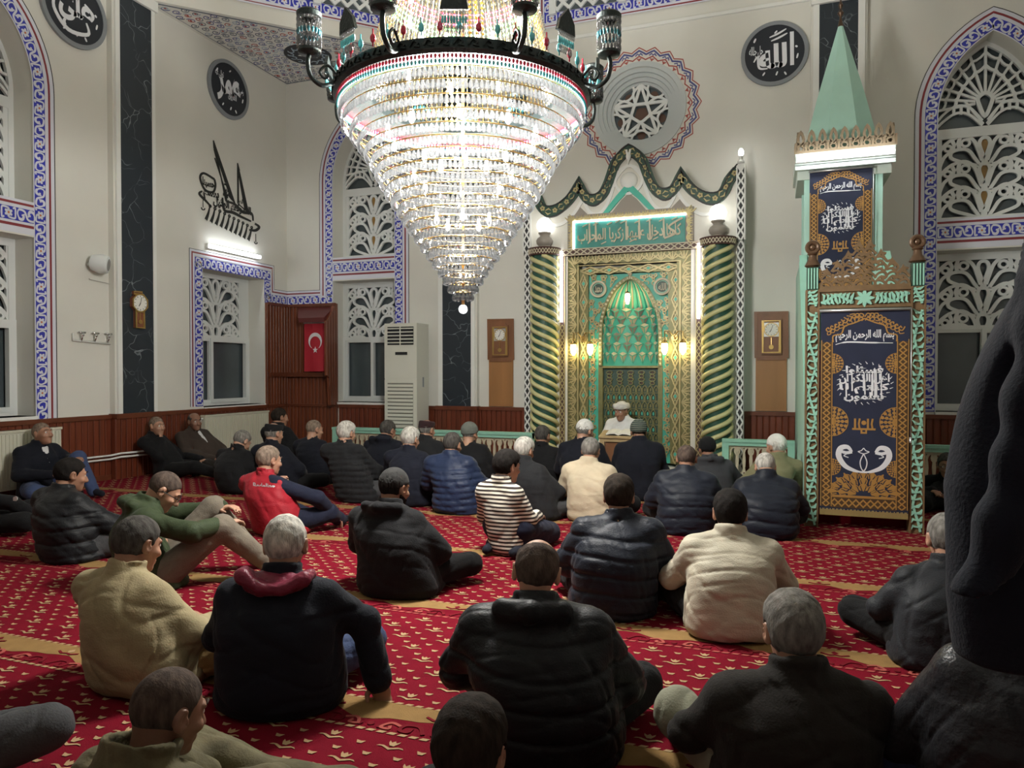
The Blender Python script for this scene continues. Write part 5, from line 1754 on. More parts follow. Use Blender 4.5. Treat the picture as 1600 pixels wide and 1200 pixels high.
m = MB(); m.prism(rect_loop(-6.07, -5.84, 1.80, 1.85), 0, .004, 0, f); m.build('display', M_black, t)
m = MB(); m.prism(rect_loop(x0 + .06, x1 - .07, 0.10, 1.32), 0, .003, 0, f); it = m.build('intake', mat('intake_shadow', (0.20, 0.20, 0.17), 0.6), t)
m = MB()
for k in range(19):
    z = .12 + k * .063
    m.prism(rect_loop(x0 + .06, x1 - .07, z, z + .042), .003, .02, 0, f)
m.build('slat', M_ac, it)
m = MB(); m.box(x1, x1 + .012, 11.1, 11.13, 1.25, 1.42, 0); m.build('handle', M_grey, t)

# ================================================================ CLOCKS
def clock_face(mb, fr, r, hh, mm, mi_d=0, mi_k=1):
    mb.disc((0, 0), r, 0, .006, mi_d, fr, 28)
    for k in range(12):
        a = 2 * PI * k / 12
        mb.ribbon([(r * .76 * math.cos(a), r * .76 * math.sin(a)), (r * .92 * math.cos(a), r * .92 * math.sin(a))], r * .07, .006, .008, mi_k, fr)
    for L, a, w_ in ((.5, PI / 2 - 2 * PI * (hh + mm / 60) / 12, .09), (.75, PI / 2 - 2 * PI * mm / 60, .06)):
        mb.ribbon([(0, 0), (r * L * math.cos(a), r * L * math.sin(a))], r * w_, .008, .010, mi_k, fr)
def panel_clock(xc, label, blabel):
    b = thing('wooden_board', blabel, 'board', (xc, 11.47, 0.88), 'wooden boards under the clocks')
    m = MB(); m.prism(rect_loop(xc - .22, xc + .22, 0.92, 2.40), .004, .03, 0, Q); m.build('panel', M_lightwood, b)
    m = MB(); m.ribbon(rect_loop(xc - .22, xc + .22, 1.73, 2.40), .035, .03, .045, 0, Q, True); m.ribbon([(xc - .2, 1.70), (xc + .2, 1.70)], .03, .03, .05, 0, Q)
    m.prism(rect_loop(xc - .22, xc + .22, 1.72, 2.39), .03, .035, 0, Q); m.build('moulding', M_clockwood, b)
    t = thing('pendulum_clock', label, 'clock', (xc, 11.45, 1.77), 'glazed pendulum clocks on wooden boards')
    m = MB(); m.prism(rect_loop(xc - .145, xc + .145, 1.77, 2.30), .039, .075, 0, Q)
    m.prism([(xc - .12, 2.30), (xc + .12, 2.30), (xc + .09, 2.335), (xc - .09, 2.335)], .041, .075, 0, Q)
    m.build('case', M_clockwood, t)
    m = MB(); m.ribbon(rect_loop(xc - .12, xc + .12, 1.80, 2.27), .022, .075, .09, 0, Q, True); m.build('brass_rim', M_brass, t)
    f = Q.sub(xc, 2.14, .076)
    m = MB(); m.prism(rect_loop(-.105, .105, -.105, .105), 0, .003, 2, f); clock_face(m, Fr(f.p(0, 0, .003), f.ex, f.ey), .095, 7, 3); m.ribbon(ring0(.10), .012, .0, .012, 3, f, True)
    m.build('dial', [M_dial, M_black, M_alu, M_brass], t)
    m = MB(); m.tube([Q.p(xc, 2.02, .085), Q.p(xc, 1.90, .085)], .005, 5); m.disc((xc, 1.88), .035, .078, .09, 0, Q, 14); m.build('pendulum', M_brass, t)
ring0 = lambda r, k=24: [(r * math.cos(2 * PI * i / k), r * math.sin(2 * PI * i / k)) for i in range(k)]
panel_clock(-4.36, 'glazed pendulum clock on the wooden board between the chandelier tip and the mihrab', 'orange wooden board carrying a clock between the marble pilaster and the mihrab')
panel_clock(-0.02, 'glazed pendulum clock on the wooden board between the mihrab and the minbar', 'orange wooden board carrying a clock between the mihrab and the minbar')
# octagonal clock on the marble pilaster of the side wall
f = Fr((XL + .125, 7.93, 2.50), (0, 1, 0), (0, 0, 1))
t = thing('wall_clock', 'gold octagonal pendulum clock on the black marble of the side wall', 'clock', tuple(f.p(0, -.36)))
m = MB()
oc = [(.145 * math.cos(PI / 8 + k * PI / 4), .145 * math.sin(PI / 8 + k * PI / 4)) for k in range(8)]
m.prism(oc, 0, .05, 0, f); m.prism(rect_loop(-.075, .075, -.36, -.10), 0, .045, 0, f); m.prism(rect_loop(-.10, .04, .12, .165), 0, .04, 0, f)
m.build('case', mat('clock_mahogany', (0.20, 0.07, 0.035), 0.3), t)
m = MB(); m.ribbon([(x * .93, y * .93) for x, y in oc], .02, .05, .06, 0, f, True); m.ribbon(rect_loop(-.07, .07, -.355, -.11), .02, .045, .055, 0, f, True); m.ribbon(rect_loop(-.10, .04, .125, .16), .014, .04, .05, 0, f, True); m.build('gilt_rim', M_brass, t)
m = MB(); clock_face(m, f.sub(0, 0, .05), .115, 7, 2); m.build('dial', [M_dial, M_black], t)
m = MB(); m.disc((0, -.27), .032, .047, .056, 0, f, 14); m.ribbon([(0, -.13), (0, -.25)], .008, .047, .052, 0, f); m.build('pendulum', M_brass, t)

# ================================================================ WALL FITTINGS
t = thing('fluorescent_lamp', 'fluorescent tube over the rectangular window of the side wall', 'lamp', (XL + .04, 10.02, 3.57))
m = MB(); m.box(XL, XL + .05, 9.40, 10.66, 3.54, 3.61, 0); m.build('fitting', M_white, t)
m = MB(); m.tube([(XL + .075, 9.42, 3.575), (XL + .075, 10.64, 3.575)], .028, 10); m.build('tube', M_tube_w, t, 180)
sp = Fr((XL, 7.30, 2.97), (0, 1, 0), (0, 0, 1))
t = thing('loudspeaker', 'white round wall loudspeaker beside the marble pilaster of the side wall', 'speaker', tuple(sp.p(0, 0, .1)))
m = MB(); m.tube([sp.p(-.05, 0, 0), sp.p(-.04, 0, .07)], .03, 8)
d = Vector((0.75, 0.55, -0.12)).normalized()
c = sp.p(-.01, 0.01, .14)
m.tube([c - d * .11, c - d * .09, c + d * .02, c + d * .11, c + d * .12], [.05, .10, .135, .12, .10], 20)
m.build('housing', M_pvc, t, 40)
m = MB(); m.tube([c + d * .119, c + d * .124], [.085, .075], 18); m.build('grille', mat('speaker_grille', (0.30, 0.30, 0.28), 0.6), t)
m = MB(); m.tube([sp.p(-.06, -.20, .02), sp.p(.27, -.23, .02), sp.p(.27, -1.1, .02)], .008, 6)
tag(m.build('speaker_cable', M_cable), 'white cable running from the loudspeaker down beside the pilaster', 'cable')
t = thing('hook_rail', 'white wall rail with three chrome taps between the tiled window and the pilaster', 'rail', (XL + .02, 7.25, 1.93))
m = MB(); m.tube([(XL + .03, 6.98, 2.02), (XL + .03, 6.98, 1.93), (XL + .03, 7.55, 1.90)], .012, 7); m.build('pipe', M_white, t, 180)
for k in range(3):
    y = 7.10 + k * .205
    m = MB(); m.tube([(XL + .03, y, 1.92), (XL + .05, y, 1.96), (XL + .05, y, 2.03)], .012, 7); m.tube([(XL + .05, y - .045, 2.04), (XL + .05, y + .05, 2.035)], .014, 7); m.ball((XL + .06, y, 2.0), .022, 8, 6)
    m.build('tap', M_chrome, t, 180)
def radiator(y0, y1, z0, z1, label):
    t = thing('radiator', label, 'radiator', (XL + .09, (y0 + y1) / 2, z0), 'cream panel radiators')
    f = Fr((XL + .05, 0, 0), (0, 1, 0), (0, 0, 1))
    m = MB(); m.prism(rect_loop(y0, y1, z0, z1), 0, .08, 0, f)
    k = int((y1 - y0) / .045)
    for i in range(k):
        y = y0 + (i + .5) * (y1 - y0) / k
        m.prism(rect_loop(y - .013, y + .013, z0 + .04, z1 - .05), .08, .09, 0, f)
    m.prism(rect_loop(y0 - .01, y1 + .01, z1 - .03, z1), -.005, .095, 0, f)
    m.build('panel', M_radiator, t)
    m = MB(); m.tube([f.p(y0 - .005, z1 - .06, .04), f.p(y0 - .05, z1 - .06, .04), f.p(y0 - .05, z1 - .12, .04)], .016, 7); m.build('valve', M_white, t, 180)
radiator(4.9, 6.72, 0.08, 0.80, 'cream panel radiator behind the man in navy under the arched window')
radiator(9.22, 10.78, 0.08, 0.81, 'cream panel radiator under the rectangular window beside the man in brown')
m = MB()
for dz in (0.0, 0.05):
    m.tube([(XL + .07, 6.745, .30 + dz), (XL + .07, 7.5, .29 + dz), (XL + .20, 7.56, .32 + dz), (XL + .20, 8.3, .30 + dz), (XL + .07, 8.36, .27 + dz), (XL + .07, 9.14, .24 + dz)], .014, 7)
for y in (7.0, 8.9):
    m.tube([(XL + .07, y, 0.0), (XL + .07, y, .3)], .008, 6)
tag(m.build('heating_pipe', M_white, None, 180), 'pair of white heating pipes along the wainscot between the radiators', 'pipe')

# corner cabinet
t = thing('corner_cabinet', 'dark red wooden corner cabinet of upright boards with a flag recess', 'cabinet', (-8.3, 11.3, 0))
m = MB()
m.prism(rect_loop(10.86, 11.5, 0, 2.78), 0, .06, 0, Lw); m.prism(rect_loop(-8.75, -7.62, 0, 2.78), 0, .06, 0, Q)
m.build('panelling', M_cabwood, t)
for fr_, a_, b_ in ((Lw, 10.86, 11.5), (Q, -8.75, -7.62)):
    for z_, z2_, q_ in ((2.74, 2.79, .09), (1.42, 1.50, .11 if fr_ is Lw else .16), (.86, .91, .09)):
        m = MB(); m.prism(rect_loop(a_, b_, z_, z2_), .06, q_, 0, fr_); m.build('rail', M_wood_trim, t)
m = MB()
m.add([(-8.45, 11.43, 2.72), (-7.66, 11.43, 2.72), (-7.66, 11.12, 2.50), (-8.22, 11.12, 2.50), (-8.45, 11.43, 2.66), (-7.66, 11.43, 2.66), (-7.66, 11.13, 2.42), (-8.20, 11.13, 2.42)],
      [(0, 1, 2, 3), (4, 7, 6, 5), (0, 3, 7, 4), (1, 5, 6, 2), (3, 2, 6, 7)], 0)
m.build('canopy', mat('canopy_wood', (0.11, 0.022, 0.02), 0.4), t)
m = MB()
ck = Fr((-7.66, 0, 0), (0, 1, 0), (0, 0, 1))
m.prism([(11.44, 0.9), (11.44, 2.78), (11.36, 2.72), (11.30, 2.60), (11.20, 2.50), (11.13, 2.44), (11.13, 1.45), (11.2, 1.40), (11.24, .9)], 0.0, .05, 0, ck, back=True)
m.build('side_cheek', M_cabwood, t)
m = MB(); m.disc((-8.30, 1.98), .012, .06, .075, 0, Q, 8); m.build('lock', M_black, t)
fl = Fr((0, 11.27, 0), (1, 0, 0), (0, 0, 1))
t = thing('flag', 'red flag with white crescent and star hanging in the corner cabinet', 'flag', (-7.95, 11.25, 1.54))
x0, x1, z0, z1 = -8.20, -7.60, 1.52, 2.43
x1 = -7.67
m = MB()
nx, nz = 16, 10
P = lambda x, z: fl.p(x, z, 0.012 * math.sin((x - x0) * 18 + z * 2) * (0.4 + 0.6 * (z1 - z) / (z1 - z0)))
m.add([P(x0 + (x1 - x0) * i / nx, z0 + (z1 - z0) * j / nz) for j in range(nz + 1) for i in range(nx + 1)], [(j * (nx + 1) + i, j * (nx + 1) + i + 1, (j + 1) * (nx + 1) + i + 1, (j + 1) * (nx + 1) + i) for j in range(nz) for i in range(nx)], 0)
cl = m.build('cloth', M_flag, t, 180)
m = MB()
cx, cz = -7.945, 2.08
outer = [(cx + .145 * math.cos(R(a)), cz + .155 * math.sin(R(a))) for a in range(-58, 239, 9)]
inner = [(cx + .116 * math.cos(R(a)), cz - .034 + .122 * math.sin(R(a))) for a in range(232, -53, -9)]
m.prism(outer + inner, .013, .02, 0, fl)
st = [(cx + (.058 if k % 2 == 0 else .024) * math.cos(PI / 2 + k * PI / 5), cz - .165 + (.062 if k % 2 == 0 else .026) * math.sin(PI / 2 + k * PI / 5)) for k in range(10)]
m.prism(st, .013, .02, 0, fl)
m.ribbon([(x0, z1 - .012), (x1, z1 - .012)], .025, .005, .02, 0, fl)
m.build('crescent_and_star', M_flag_w, cl)

# ================================================================ MEDALLIONS AND CALLIGRAPHY
def medallion(fr, r, label, main, small, extra):
    t = thing('calligraphy_medallion', label, 'medallion', tuple(fr.p(0, -r)), 'black round calligraphy medallions')
    m = MB(); m.disc((0, 0), r * .90, 0, .03, 0, fr, 48); b = m.build('disc', M_medal, t)
    m = MB(); m.ribbon([(r * .95 * math.cos(2 * PI * i / 48), r * .95 * math.sin(2 * PI * i / 48)) for i in range(48)], r * .12, 0, .04, 0, fr, True); m.build('rim', M_grey, t)
    m = MB()
    for tx, x, y, w_, h_, bo in main:
        put_text(m, tx, fr, x * r, y * r, w_ * r, h_ * r, .034, 0, True, bo)
    for tx, x, y, w_, h_ in small:
        put_text(m, tx, fr, x * r, y * r, w_ * r, h_ * r, .034, 0, True, .02)
    for P, w_ in extra:
        Pp = spline([(x * r, y * r) for x, y in P], 5)
        k = len(Pp)
        m.ribbon(Pp, [w_ * r * (.35 + .65 * math.sin(PI * (i + .5) / k)) for i in range(k)], .03, .035, 0, fr)
    m.build('lettering', M_thread_w, b)
ticks = [([(-.62, .42), (-.56, .55)], .06), ([(.66, -.25), (.70, -.1)], .05), ([(-.35, -.66), (-.28, -.56)], .05), ([(.05, -.7), (.1, -.58)], .05), ([(.3, -.62), (.36, -.72)], .05), ([(.62, .15), (.68, .1)], .06), ([(.0, .62), (.08, .7)], .05)]
medallion(Fr((0.0, YQ - .004, 6.25), (1, 0, 0), (0, 0, 1)), .47, 'round black medallion beside the minbar spire on the front wall', [('لله', -.05, -.08, .85, .78, .045), ('ا', .52, .08, .13, 1.05, .05)], [('جل جلاله', -.55, .12, .42, .36)], ticks + [([(-.15, .52), (.1, .60), (.35, .72)], .06), ([(-.1, .40), (.15, .48), (.38, .58)], .06), ([(-.62, -.2), (-.5, -.05), (-.45, -.4), (-.2, -.45)], .07)])
medallion(Fr((XL + .004, 9.93, 6.31), (0, 1, 0), (0, 0, 1)), .48, 'oval looking black medallion over the ship calligraphy on the side wall', [('عمر', -.02, -.02, 1.15, 1.0, .05)], [('الفاروق', .15, -.22, .42, .28), ('رضي الله', .55, .12, .35, .3), ('تعالى عنه', -.48, .38, .4, .3)], ticks)
medallion(Fr((XL + .004, 7.05, 6.30), (0, 1, 0), (0, 0, 1)), .48, 'black medallion cut by the top of the photo above the tiled arch', [('علي', 0.02, -.02, 1.0, 1.0, .05)], [('رضي الله عنه', -.15, .38, .5, .4)], ticks + [([(-.55, .25), (-.62, -.2), (-.2, -.62), (.4, -.5), (.35, -.2)], .11), ([(.3, .3), (.55, .1), (.5, -.1)], .1)])

# ship drawn in letters, raised on the side wall
sh = Fr((XL + .004, 9.98, 4.55), (0, 1, 0), (0, 0, 1))
t = thing('ship_calligraphy', 'black calligraphy in the shape of a sailing galley on the side wall', 'wall calligraphy', tuple(sh.p(0, -.5)))
m = MB()
def st_(P, w_, k=5):
    P = spline(P, k)
    n_ = len(P)
    m.ribbon(P, [w_ * (.5 + .5 * math.sin(PI * (i + .5) / n_)) for i in range(n_)], 0, .012, 0, sh)
# sails
for ax, ay, bx, by, cx_, cy_, nn in ((-.40, .80, -.12, -.14, .10, -.13, 3), (.17, .58, .17, -.12, .44, -.22, 2)):
    for k in range(nn):
        q = k * .028
        m.ribbon([(ax + q * .5, ay - q * 5), (bx + q * .8, by + q)], .014, 0, .012, 0, sh)
    for k in range(5):
        q = k * .020
        m.ribbon([(ax + q * .15, ay - q * 1.5), (cx_ - q * 1.2, cy_ + q * .6)], .012, 0, .012, 0, sh)
    m.ribbon([(ax, ay), (ax + .03, ay - .12)], [.01, .05], 0, .013, 0, sh)
    m.ribbon([(bx, by), (cx_, cy_)], .016, 0, .012, 0, sh)
put_text(m, 'محمد', sh, -.09, .02, .20, .18, .01, 0, True, .03)
put_text(m, 'و', sh, -.12, .18, .09, .12, .01, 0, True, .03)
put_text(m, 'لم', sh, .24, -.08, .10, .12, .01, 0, True, .03)
m.ribbon(spline([(-.38, .16), (-.62, .20), (-.70, .10), (-.60, -.06), (-.42, -.06), (-.36, .06), (-.38, .16)], 5), .035, 0, .012, 0, sh)
put_text(m, 'حسبنا', sh, -.52, .06, .27, .17, .01, 0, True, .05)
put_text(m, 'الله ونعم الوكيل', sh, .04, -.22, .92, .22, .011, 0, True, .05)
put_text(m, 'بسم', sh, -.46, -.13, .36, .17, .011, 0, True, .05)
st_([(-.20, -.10), (-.16, -.30), (.05, -.30), (.25, -.33), (.50, -.36)], .05)
st_([(-.12, -.14), (.1, -.15), (.3, -.24), (.52, -.22), (.56, -.34)], .05)
st_([(-.66, -.10), (-.72, -.16), (-.58, -.24), (-.48, -.30)], .04)
st_([(.45, -.52), (.62, -.50), (.72, -.42), (.60, -.38)], .05)
for k in range(10):
    x = -.52 + k * .112
    y = -.33 - .018 * k
    m.ribbon(spline([(x + .03, y + .02), (x - .005, y - .10), (x - .06, y - .22)], 4), [.018, .02, .024, .03, .036, .042, .048, .054, .058], 0, .012, 0, sh)
    m.ribbon([(x + .035 + .022 * math.cos(2 * PI * i / 9), y + .025 + .022 * math.sin(2 * PI * i / 9)) for i in range(9)], .014, 0, .012, 0, sh, True)
for x, y in ((-.64, -.36), (.63, -.70)):
    m.ribbon([(x, y + .14), (x, y)], .006, 0, .01, 0, sh); m.ribbon(arc(x, y, .04, 190, 350, 6), .016, 0, .01, 0, sh)
m.build('lettering', M_ink, t)

# ================================================================ PEOPLE
# every garment and body is grown as a smooth distance field and skinned
def _l(P):
    return np.sqrt((P * P).sum(1))
def s_cap(P, a, b, ra, rb):
    a = np.asarray(a, np.float32); b = np.asarray(b, np.float32)
    ab = b - a
    t = np.clip(((P - a) @ ab) / max(float(ab @ ab), 1e-9), 0, 1)
    return _l(P - a - t[:, None] * ab) - (ra + (rb - ra) * t)
def s_ell(P, c, r, Rm=None):
    q = P - np.asarray(c, np.float32)
    if Rm is not None:
        q = q @ Rm
    r = np.asarray(r, np.float32)
    k0 = _l(q / r); k1 = _l(q / (r * r))
    return k0 * (k0 - 1) / np.maximum(k1, 1e-6)
def smin(a, b, k):
    h = np.clip(0.5 + 0.5 * (b - a) / k, 0, 1)
    return b + (a - b) * h - k * h * (1 - h)
def smax(a, b, k):
    return -smin(-a, -b, k)
def s_chain(P, pts, rs, k=0.02):
    d = None
    for i in range(len(pts) - 1):
        q = s_cap(P, pts[i], pts[i + 1], rs[i], rs[i + 1])
        d = q if d is None else smin(d, q, k)
    return d
def rotm(yaw=0, pitch=0, roll=0):
    """columns: local axes; pitch > 0 looks down, yaw > 0 turns towards -x"""
    cy, sy = math.cos(yaw), math.sin(yaw)
    cp, sp_ = math.cos(-pitch), math.sin(-pitch)
    cr, sr = math.cos(roll), math.sin(roll)
    Z_ = np.array([[cy, -sy, 0], [sy, cy, 0], [0, 0, 1]])
    X_ = np.array([[1, 0, 0], [0, cp, -sp_], [0, sp_, cp]])
    Y_ = np.array([[cr, 0, sr], [0, 1, 0], [-sr, 0, cr]])
    return (Z_ @ X_ @ Y_).astype(np.float32)

def skin(fn, lo, hi, h):
    lo = np.asarray(lo, float); hi = np.asarray(hi, float)
    n = np.ceil((hi - lo) / (4 * h)).astype(int) * 4 + 1
    nb = (n - 1) // 4
    bi = np.stack(np.meshgrid(*[np.arange(k) for k in nb], indexing='ij'), -1).reshape(-1, 3)
    cen = (lo + (bi * 4 + 2) * h).astype(np.float32)
    dc = fn(cen)
    near = np.abs(dc) < 4 * h * 1.35 + 0.02
    D = np.ones(tuple(n), np.float32)
    sg = np.where(dc < 0, -1.0, 1.0).astype(np.float32).reshape(tuple(nb))
    D[:-1, :-1, :-1] = np.repeat(np.repeat(np.repeat(sg, 4, 0), 4, 1), 4, 2)
    kb = bi[near]
    off = np.stack(np.meshgrid(*[np.arange(5)] * 3, indexing='ij'), -1).reshape(-1, 3)
    ids = (kb[:, None, :] * 4 + off[None]).reshape(-1, 3)
    flat = np.unique(np.ravel_multi_index(ids.T, tuple(n)))
    ix = np.stack(np.unravel_index(flat, tuple(n)), -1)
    D.reshape(-1)[flat] = fn((lo + ix * h).astype(np.float32))
    D[0] = np.maximum(D[0], 1e-3); D[-1] = np.maximum(D[-1], 1e-3)
    D[:, 0] = np.maximum(D[:, 0], 1e-3); D[:, -1] = np.maximum(D[:, -1], 1e-3)
    D[:, :, 0] = np.maximum(D[:, :, 0], 1e-3); D[:, :, -1] = np.maximum(D[:, :, -1], 1e-3)
    S = D < 0
    c8 = [(i, j, k) for i in (0, 1) for j in (0, 1) for k in (0, 1)]
    m = n - 1
    sl = lambda A, c: A[c[0]:c[0] + m[0], c[1]:c[1] + m[1], c[2]:c[2] + m[2]]
    cnt = sum(sl(S, c).astype(np.int8) for c in c8)
    act = np.argwhere((cnt > 0) & (cnt < 8))
    if not len(act):
        return None
    vals = np.stack([D[act[:, 0] + c[0], act[:, 1] + c[1], act[:, 2] + c[2]] for c in c8], 1)
    acc = np.zeros((len(act), 3)); ne = np.zeros(len(act))
    for a in range(8):
        for b in range(a + 1, 8):
            ca, cb = np.array(c8[a]), np.array(c8[b])
            if np.abs(ca - cb).sum() != 1:
                continue
            va, vb = vals[:, a], vals[:, b]
            x = (va < 0) != (vb < 0)
            t = np.where(x, va / np.where(np.abs(va - vb) < 1e-9, 1e-9, va - vb), 0)
            acc += np.where(x[:, None], ca + t[:, None] * (cb - ca), 0)
            ne += x
    V = lo + (act + acc / ne[:, None]) * h
    idx = -np.ones(tuple(m), np.int64)
    idx[act[:, 0], act[:, 1], act[:, 2]] = np.arange(len(act))
    F = []
    for ax in range(3):
        u, v = (ax + 1) % 3, (ax + 2) % 3
        s0 = [slice(None)] * 3; s1 = [slice(None)] * 3
        s0[ax] = slice(0, -1); s1[ax] = slice(1, None)
        A, B = S[tuple(s0)], S[tuple(s1)]
        e = np.argwhere(A != B)
        e = e[(e[:, u] > 0) & (e[:, v] > 0) & (e[:, u] < n[u] - 1) & (e[:, v] < n[v] - 1)]
        q = []
        for du, dv in ((-1, -1), (0, -1), (0, 0), (-1, 0)):
            c = e.copy(); c[:, u] += du; c[:, v] += dv
            q.append(idx[c[:, 0], c[:, 1], c[:, 2]])
        q = np.stack(q, 1)
        fl = ~A[e[:, 0], e[:, 1], e[:, 2]]
        q[fl] = q[fl][:, ::-1]
        F.append(q[(q >= 0).all(1)])
    return V, np.concatenate(F)

def skin_obj(name, fn, lo, hi, h, m, parent):
    r = skin(fn, lo, hi, h)
    if r is None or len(r[1]) < 4:
        return None
    V, F = r
    me = bpy.data.meshes.new(name)
    me.vertices.add(len(V)); me.vertices.foreach_set('co', V.astype(np.float32).ravel())
    me.loops.add(F.size); me.loops.foreach_set('vertex_index', F.astype(np.int32).ravel())
    me.polygons.add(len(F)); me.polygons.foreach_set('loop_start', np.arange(0, F.size, 4, dtype=np.int32))
    me.validate()
    me.materials.append(m)
    me.polygons.foreach_set('use_smooth', [True] * len(me.polygons))
    me.update(calc_edges=True)
    o = bpy.data.objects.new(name, me)
    COL.objects.link(o)
    if parent is not None:
        o.parent = parent
    return o

def cloth(name, col, rough=0.85, sheen=0.04, bs=120, bump=0.25, var=0.12, wrinkle=0.22):
    m = mat('cloth_' + name, col, rough, var=var, vscale=7, bump=bump, bscale=bs, sheen=sheen, spec=0.2)
    nt = m.node_tree
    tc = nt.nodes.new('ShaderNodeTexCoord')
    mp = nt.nodes.new('ShaderNodeMapping'); mp.inputs['Scale'].default_value = (1, 1, 1.9); mp.inputs['Rotation'].default_value = (0.5, 0.4, 0)
    n = nt.nodes.new('ShaderNodeTexNoise'); n.inputs['Scale'].default_value = 5.5; n.inputs['Detail'].default_value = 1.5; n.inputs['Distortion'].default_value = 0.7
    nt.links.new(tc.outputs['Object'], mp.inputs[0]); nt.links.new(mp.outputs[0], n.inputs['Vector'])
    bp = nt.nodes.new('ShaderNodeBump'); bp.inputs['Strength'].default_value = wrinkle; bp.inputs['Distance'].default_value = 0.05
    nt.links.new(n.outputs['Fac'], bp.inputs['Height'])
    prev = [q for q in nt.nodes if q.type == 'BUMP' and q != bp]
    if prev:
        nt.links.new(bp.outputs[0], prev[0].inputs['Normal'])
    return m
C = {
    'black': cloth('black', (0.00715, 0.00715, 0.00825)), 'navy': cloth('navy', (0.0088, 0.01045, 0.0187)), 'dnavy': cloth('dark_navy', (0.0066, 0.0077, 0.0132)),
    'charcoal': cloth('charcoal', (0.0143, 0.01485, 0.0165)), 'grey': cloth('grey', (0.04875, 0.05025, 0.05625)), 'puff_black': cloth('puffer_black', (0.00715, 0.0077, 0.00935), 0.5),
    'puff_navy': cloth('puffer_navy', (0.0099, 0.01265, 0.0209), 0.5), 'puff_blue': cloth('puffer_blue', (0.015, 0.024, 0.05625), 0.45), 'slate': cloth('slate', (0.0165, 0.01815, 0.022), 0.6),
    'red': cloth('red_vest', (0.3, 0.012, 0.022), 0.55), 'sleeve': cloth('navy_sleeve', (0.0099, 0.0121, 0.0275)), 'green': cloth('green_parka', (0.0315, 0.045, 0.0195), 0.7),
    'tan': cloth('tan_shirt', (0.3, 0.245, 0.14), 0.85), 'cream': cloth('cream_jacket', (0.44, 0.4, 0.31), 0.55), 'beige': cloth('beige_jacket', (0.45, 0.38, 0.27), 0.75),
    'brown': cloth('brown_jacket', (0.0465, 0.03375, 0.027)), 'dbrown': cloth('dark_brown', (0.0154, 0.01265, 0.01045)), 'olive': cloth('olive_jacket', (0.19, 0.18, 0.1)),
    'camo': cloth('olive_field_jacket', (0.115, 0.1, 0.055), var=0.45), 'white': cloth('white_robe', (0.72, 0.73, 0.72), 0.75, bump=0.15), 'jean': cloth('blue_denim', (0.045, 0.065, 0.14)),
    'taupe': cloth('taupe_trousers', (0.16, 0.135, 0.105)), 'khaki': cloth('khaki_trousers', (0.33, 0.22, 0.09)), 'gtrous': cloth('grey_trousers', (0.055, 0.055, 0.058)),
    'blacktr': cloth('black_trousers', (0.0066, 0.0066, 0.00715)), 'sage': cloth('sage_trousers', (0.26, 0.26, 0.19)), 'maroon': cloth('maroon_lining', (0.17, 0.018, 0.04), 0.35),
    'leather': cloth('black_leather', (0.022, 0.022, 0.025), 0.33, 0.0, 40, 0.5), 'sock': cloth('dark_sock', (0.0088, 0.0099, 0.0165)), 'whiteshirt': cloth('white_shirt', (0.6, 0.6, 0.6)),
    'knitgrey': cloth('grey_knit', (0.14, 0.15, 0.13), bs=300, bump=0.6), 'knitwhite': cloth('white_knit', (0.66, 0.65, 0.61), bs=300, bump=0.4), 'capblack': cloth('black_cap', (0.01, 0.01, 0.011)),
    'capbrown': cloth('brown_cap', (0.035, 0.017, 0.018)), 'capchar': cloth('charcoal_cap', (0.028, 0.027, 0.026)), 'coat': cloth('navy_coat', (0.01, 0.012, 0.02), 0.9, wrinkle=0.0), 'greywool': cloth('grey_wool', (0.1, 0.095, 0.09), 0.95),
}
def banded(name, c1, c2, scale, axis='Z'):
    m = cloth(name, c1)
    nt = m.node_tree
    tc = nt.nodes.new('ShaderNodeTexCoord'); wv = nt.nodes.new('ShaderNodeTexWave')
    wv.bands_direction = axis; wv.inputs['Scale'].default_value = scale; wv.inputs['Distortion'].default_value = 0.6; wv.inputs['Detail'].default_value = 1
    nt.links.new(tc.outputs['Object'], wv.inputs['Vector'])
    rp = nt.nodes.new('ShaderNodeValToRGB'); rp.color_ramp.interpolation = 'CONSTANT'
    rp.color_ramp.elements[0].color = (*c1, 1); rp.color_ramp.elements[1].color = (*c2, 1); rp.color_ramp.elements[1].position = 0.5
    nt.links.new(wv.outputs['Fac'], rp.inputs[0])
    nt.links.new(rp.outputs[0], nt.nodes['Principled BSDF'].inputs['Base Color'])
    return m
C['striped'] = banded('striped_shirt', (0.030, 0.022, 0.020), (0.60, 0.55, 0.46), 10.0)
C['pattern'] = banded('patterned_cap', (0.020, 0.035, 0.030), (0.16, 0.18, 0.15), 14.0)
def skinmat(name, col):
    m = mat('skin_' + name, col, 0.5, var=0.10, vscale=14, bump=0.08, bscale=90)
    m.node_tree.nodes['Principled BSDF'].inputs['Subsurface Weight'].default_value = 0.08
    m.node_tree.nodes['Principled BSDF'].inputs['Subsurface Radius'].default_value = (0.02, 0.008, 0.005)
    return m
SK = {'a': skinmat('light', (0.43, 0.235, 0.155)), 'b': skinmat('mid', (0.34, 0.175, 0.11)), 'c': skinmat('tan', (0.25, 0.125, 0.08))}
HR = {k: mat('hair_' + k, c, 0.85, var=0.45, vscale=45, bump=0.35, bscale=160, stretch=(1, 1, 0.35), spec=0.12) for k, c in
      {'black': (0.012, 0.010, 0.009), 'dark': (0.022, 0.016, 0.012), 'grey': (0.17, 0.16, 0.145), 'white': (0.42, 0.40, 0.36), 'stubble': (0.075, 0.055, 0.045), 'lstub': (0.20, 0.15, 0.115), 'darkgrey': (0.060, 0.055, 0.050)}.items()}
M_eye = mat('eye_white', (0.7, 0.68, 0.64), 0.2)
M_iris = mat('iris', (0.03, 0.02, 0.015), 0.2)
M_lens = mat('spectacle_frame', (0.01, 0.01, 0.012), 0.3)

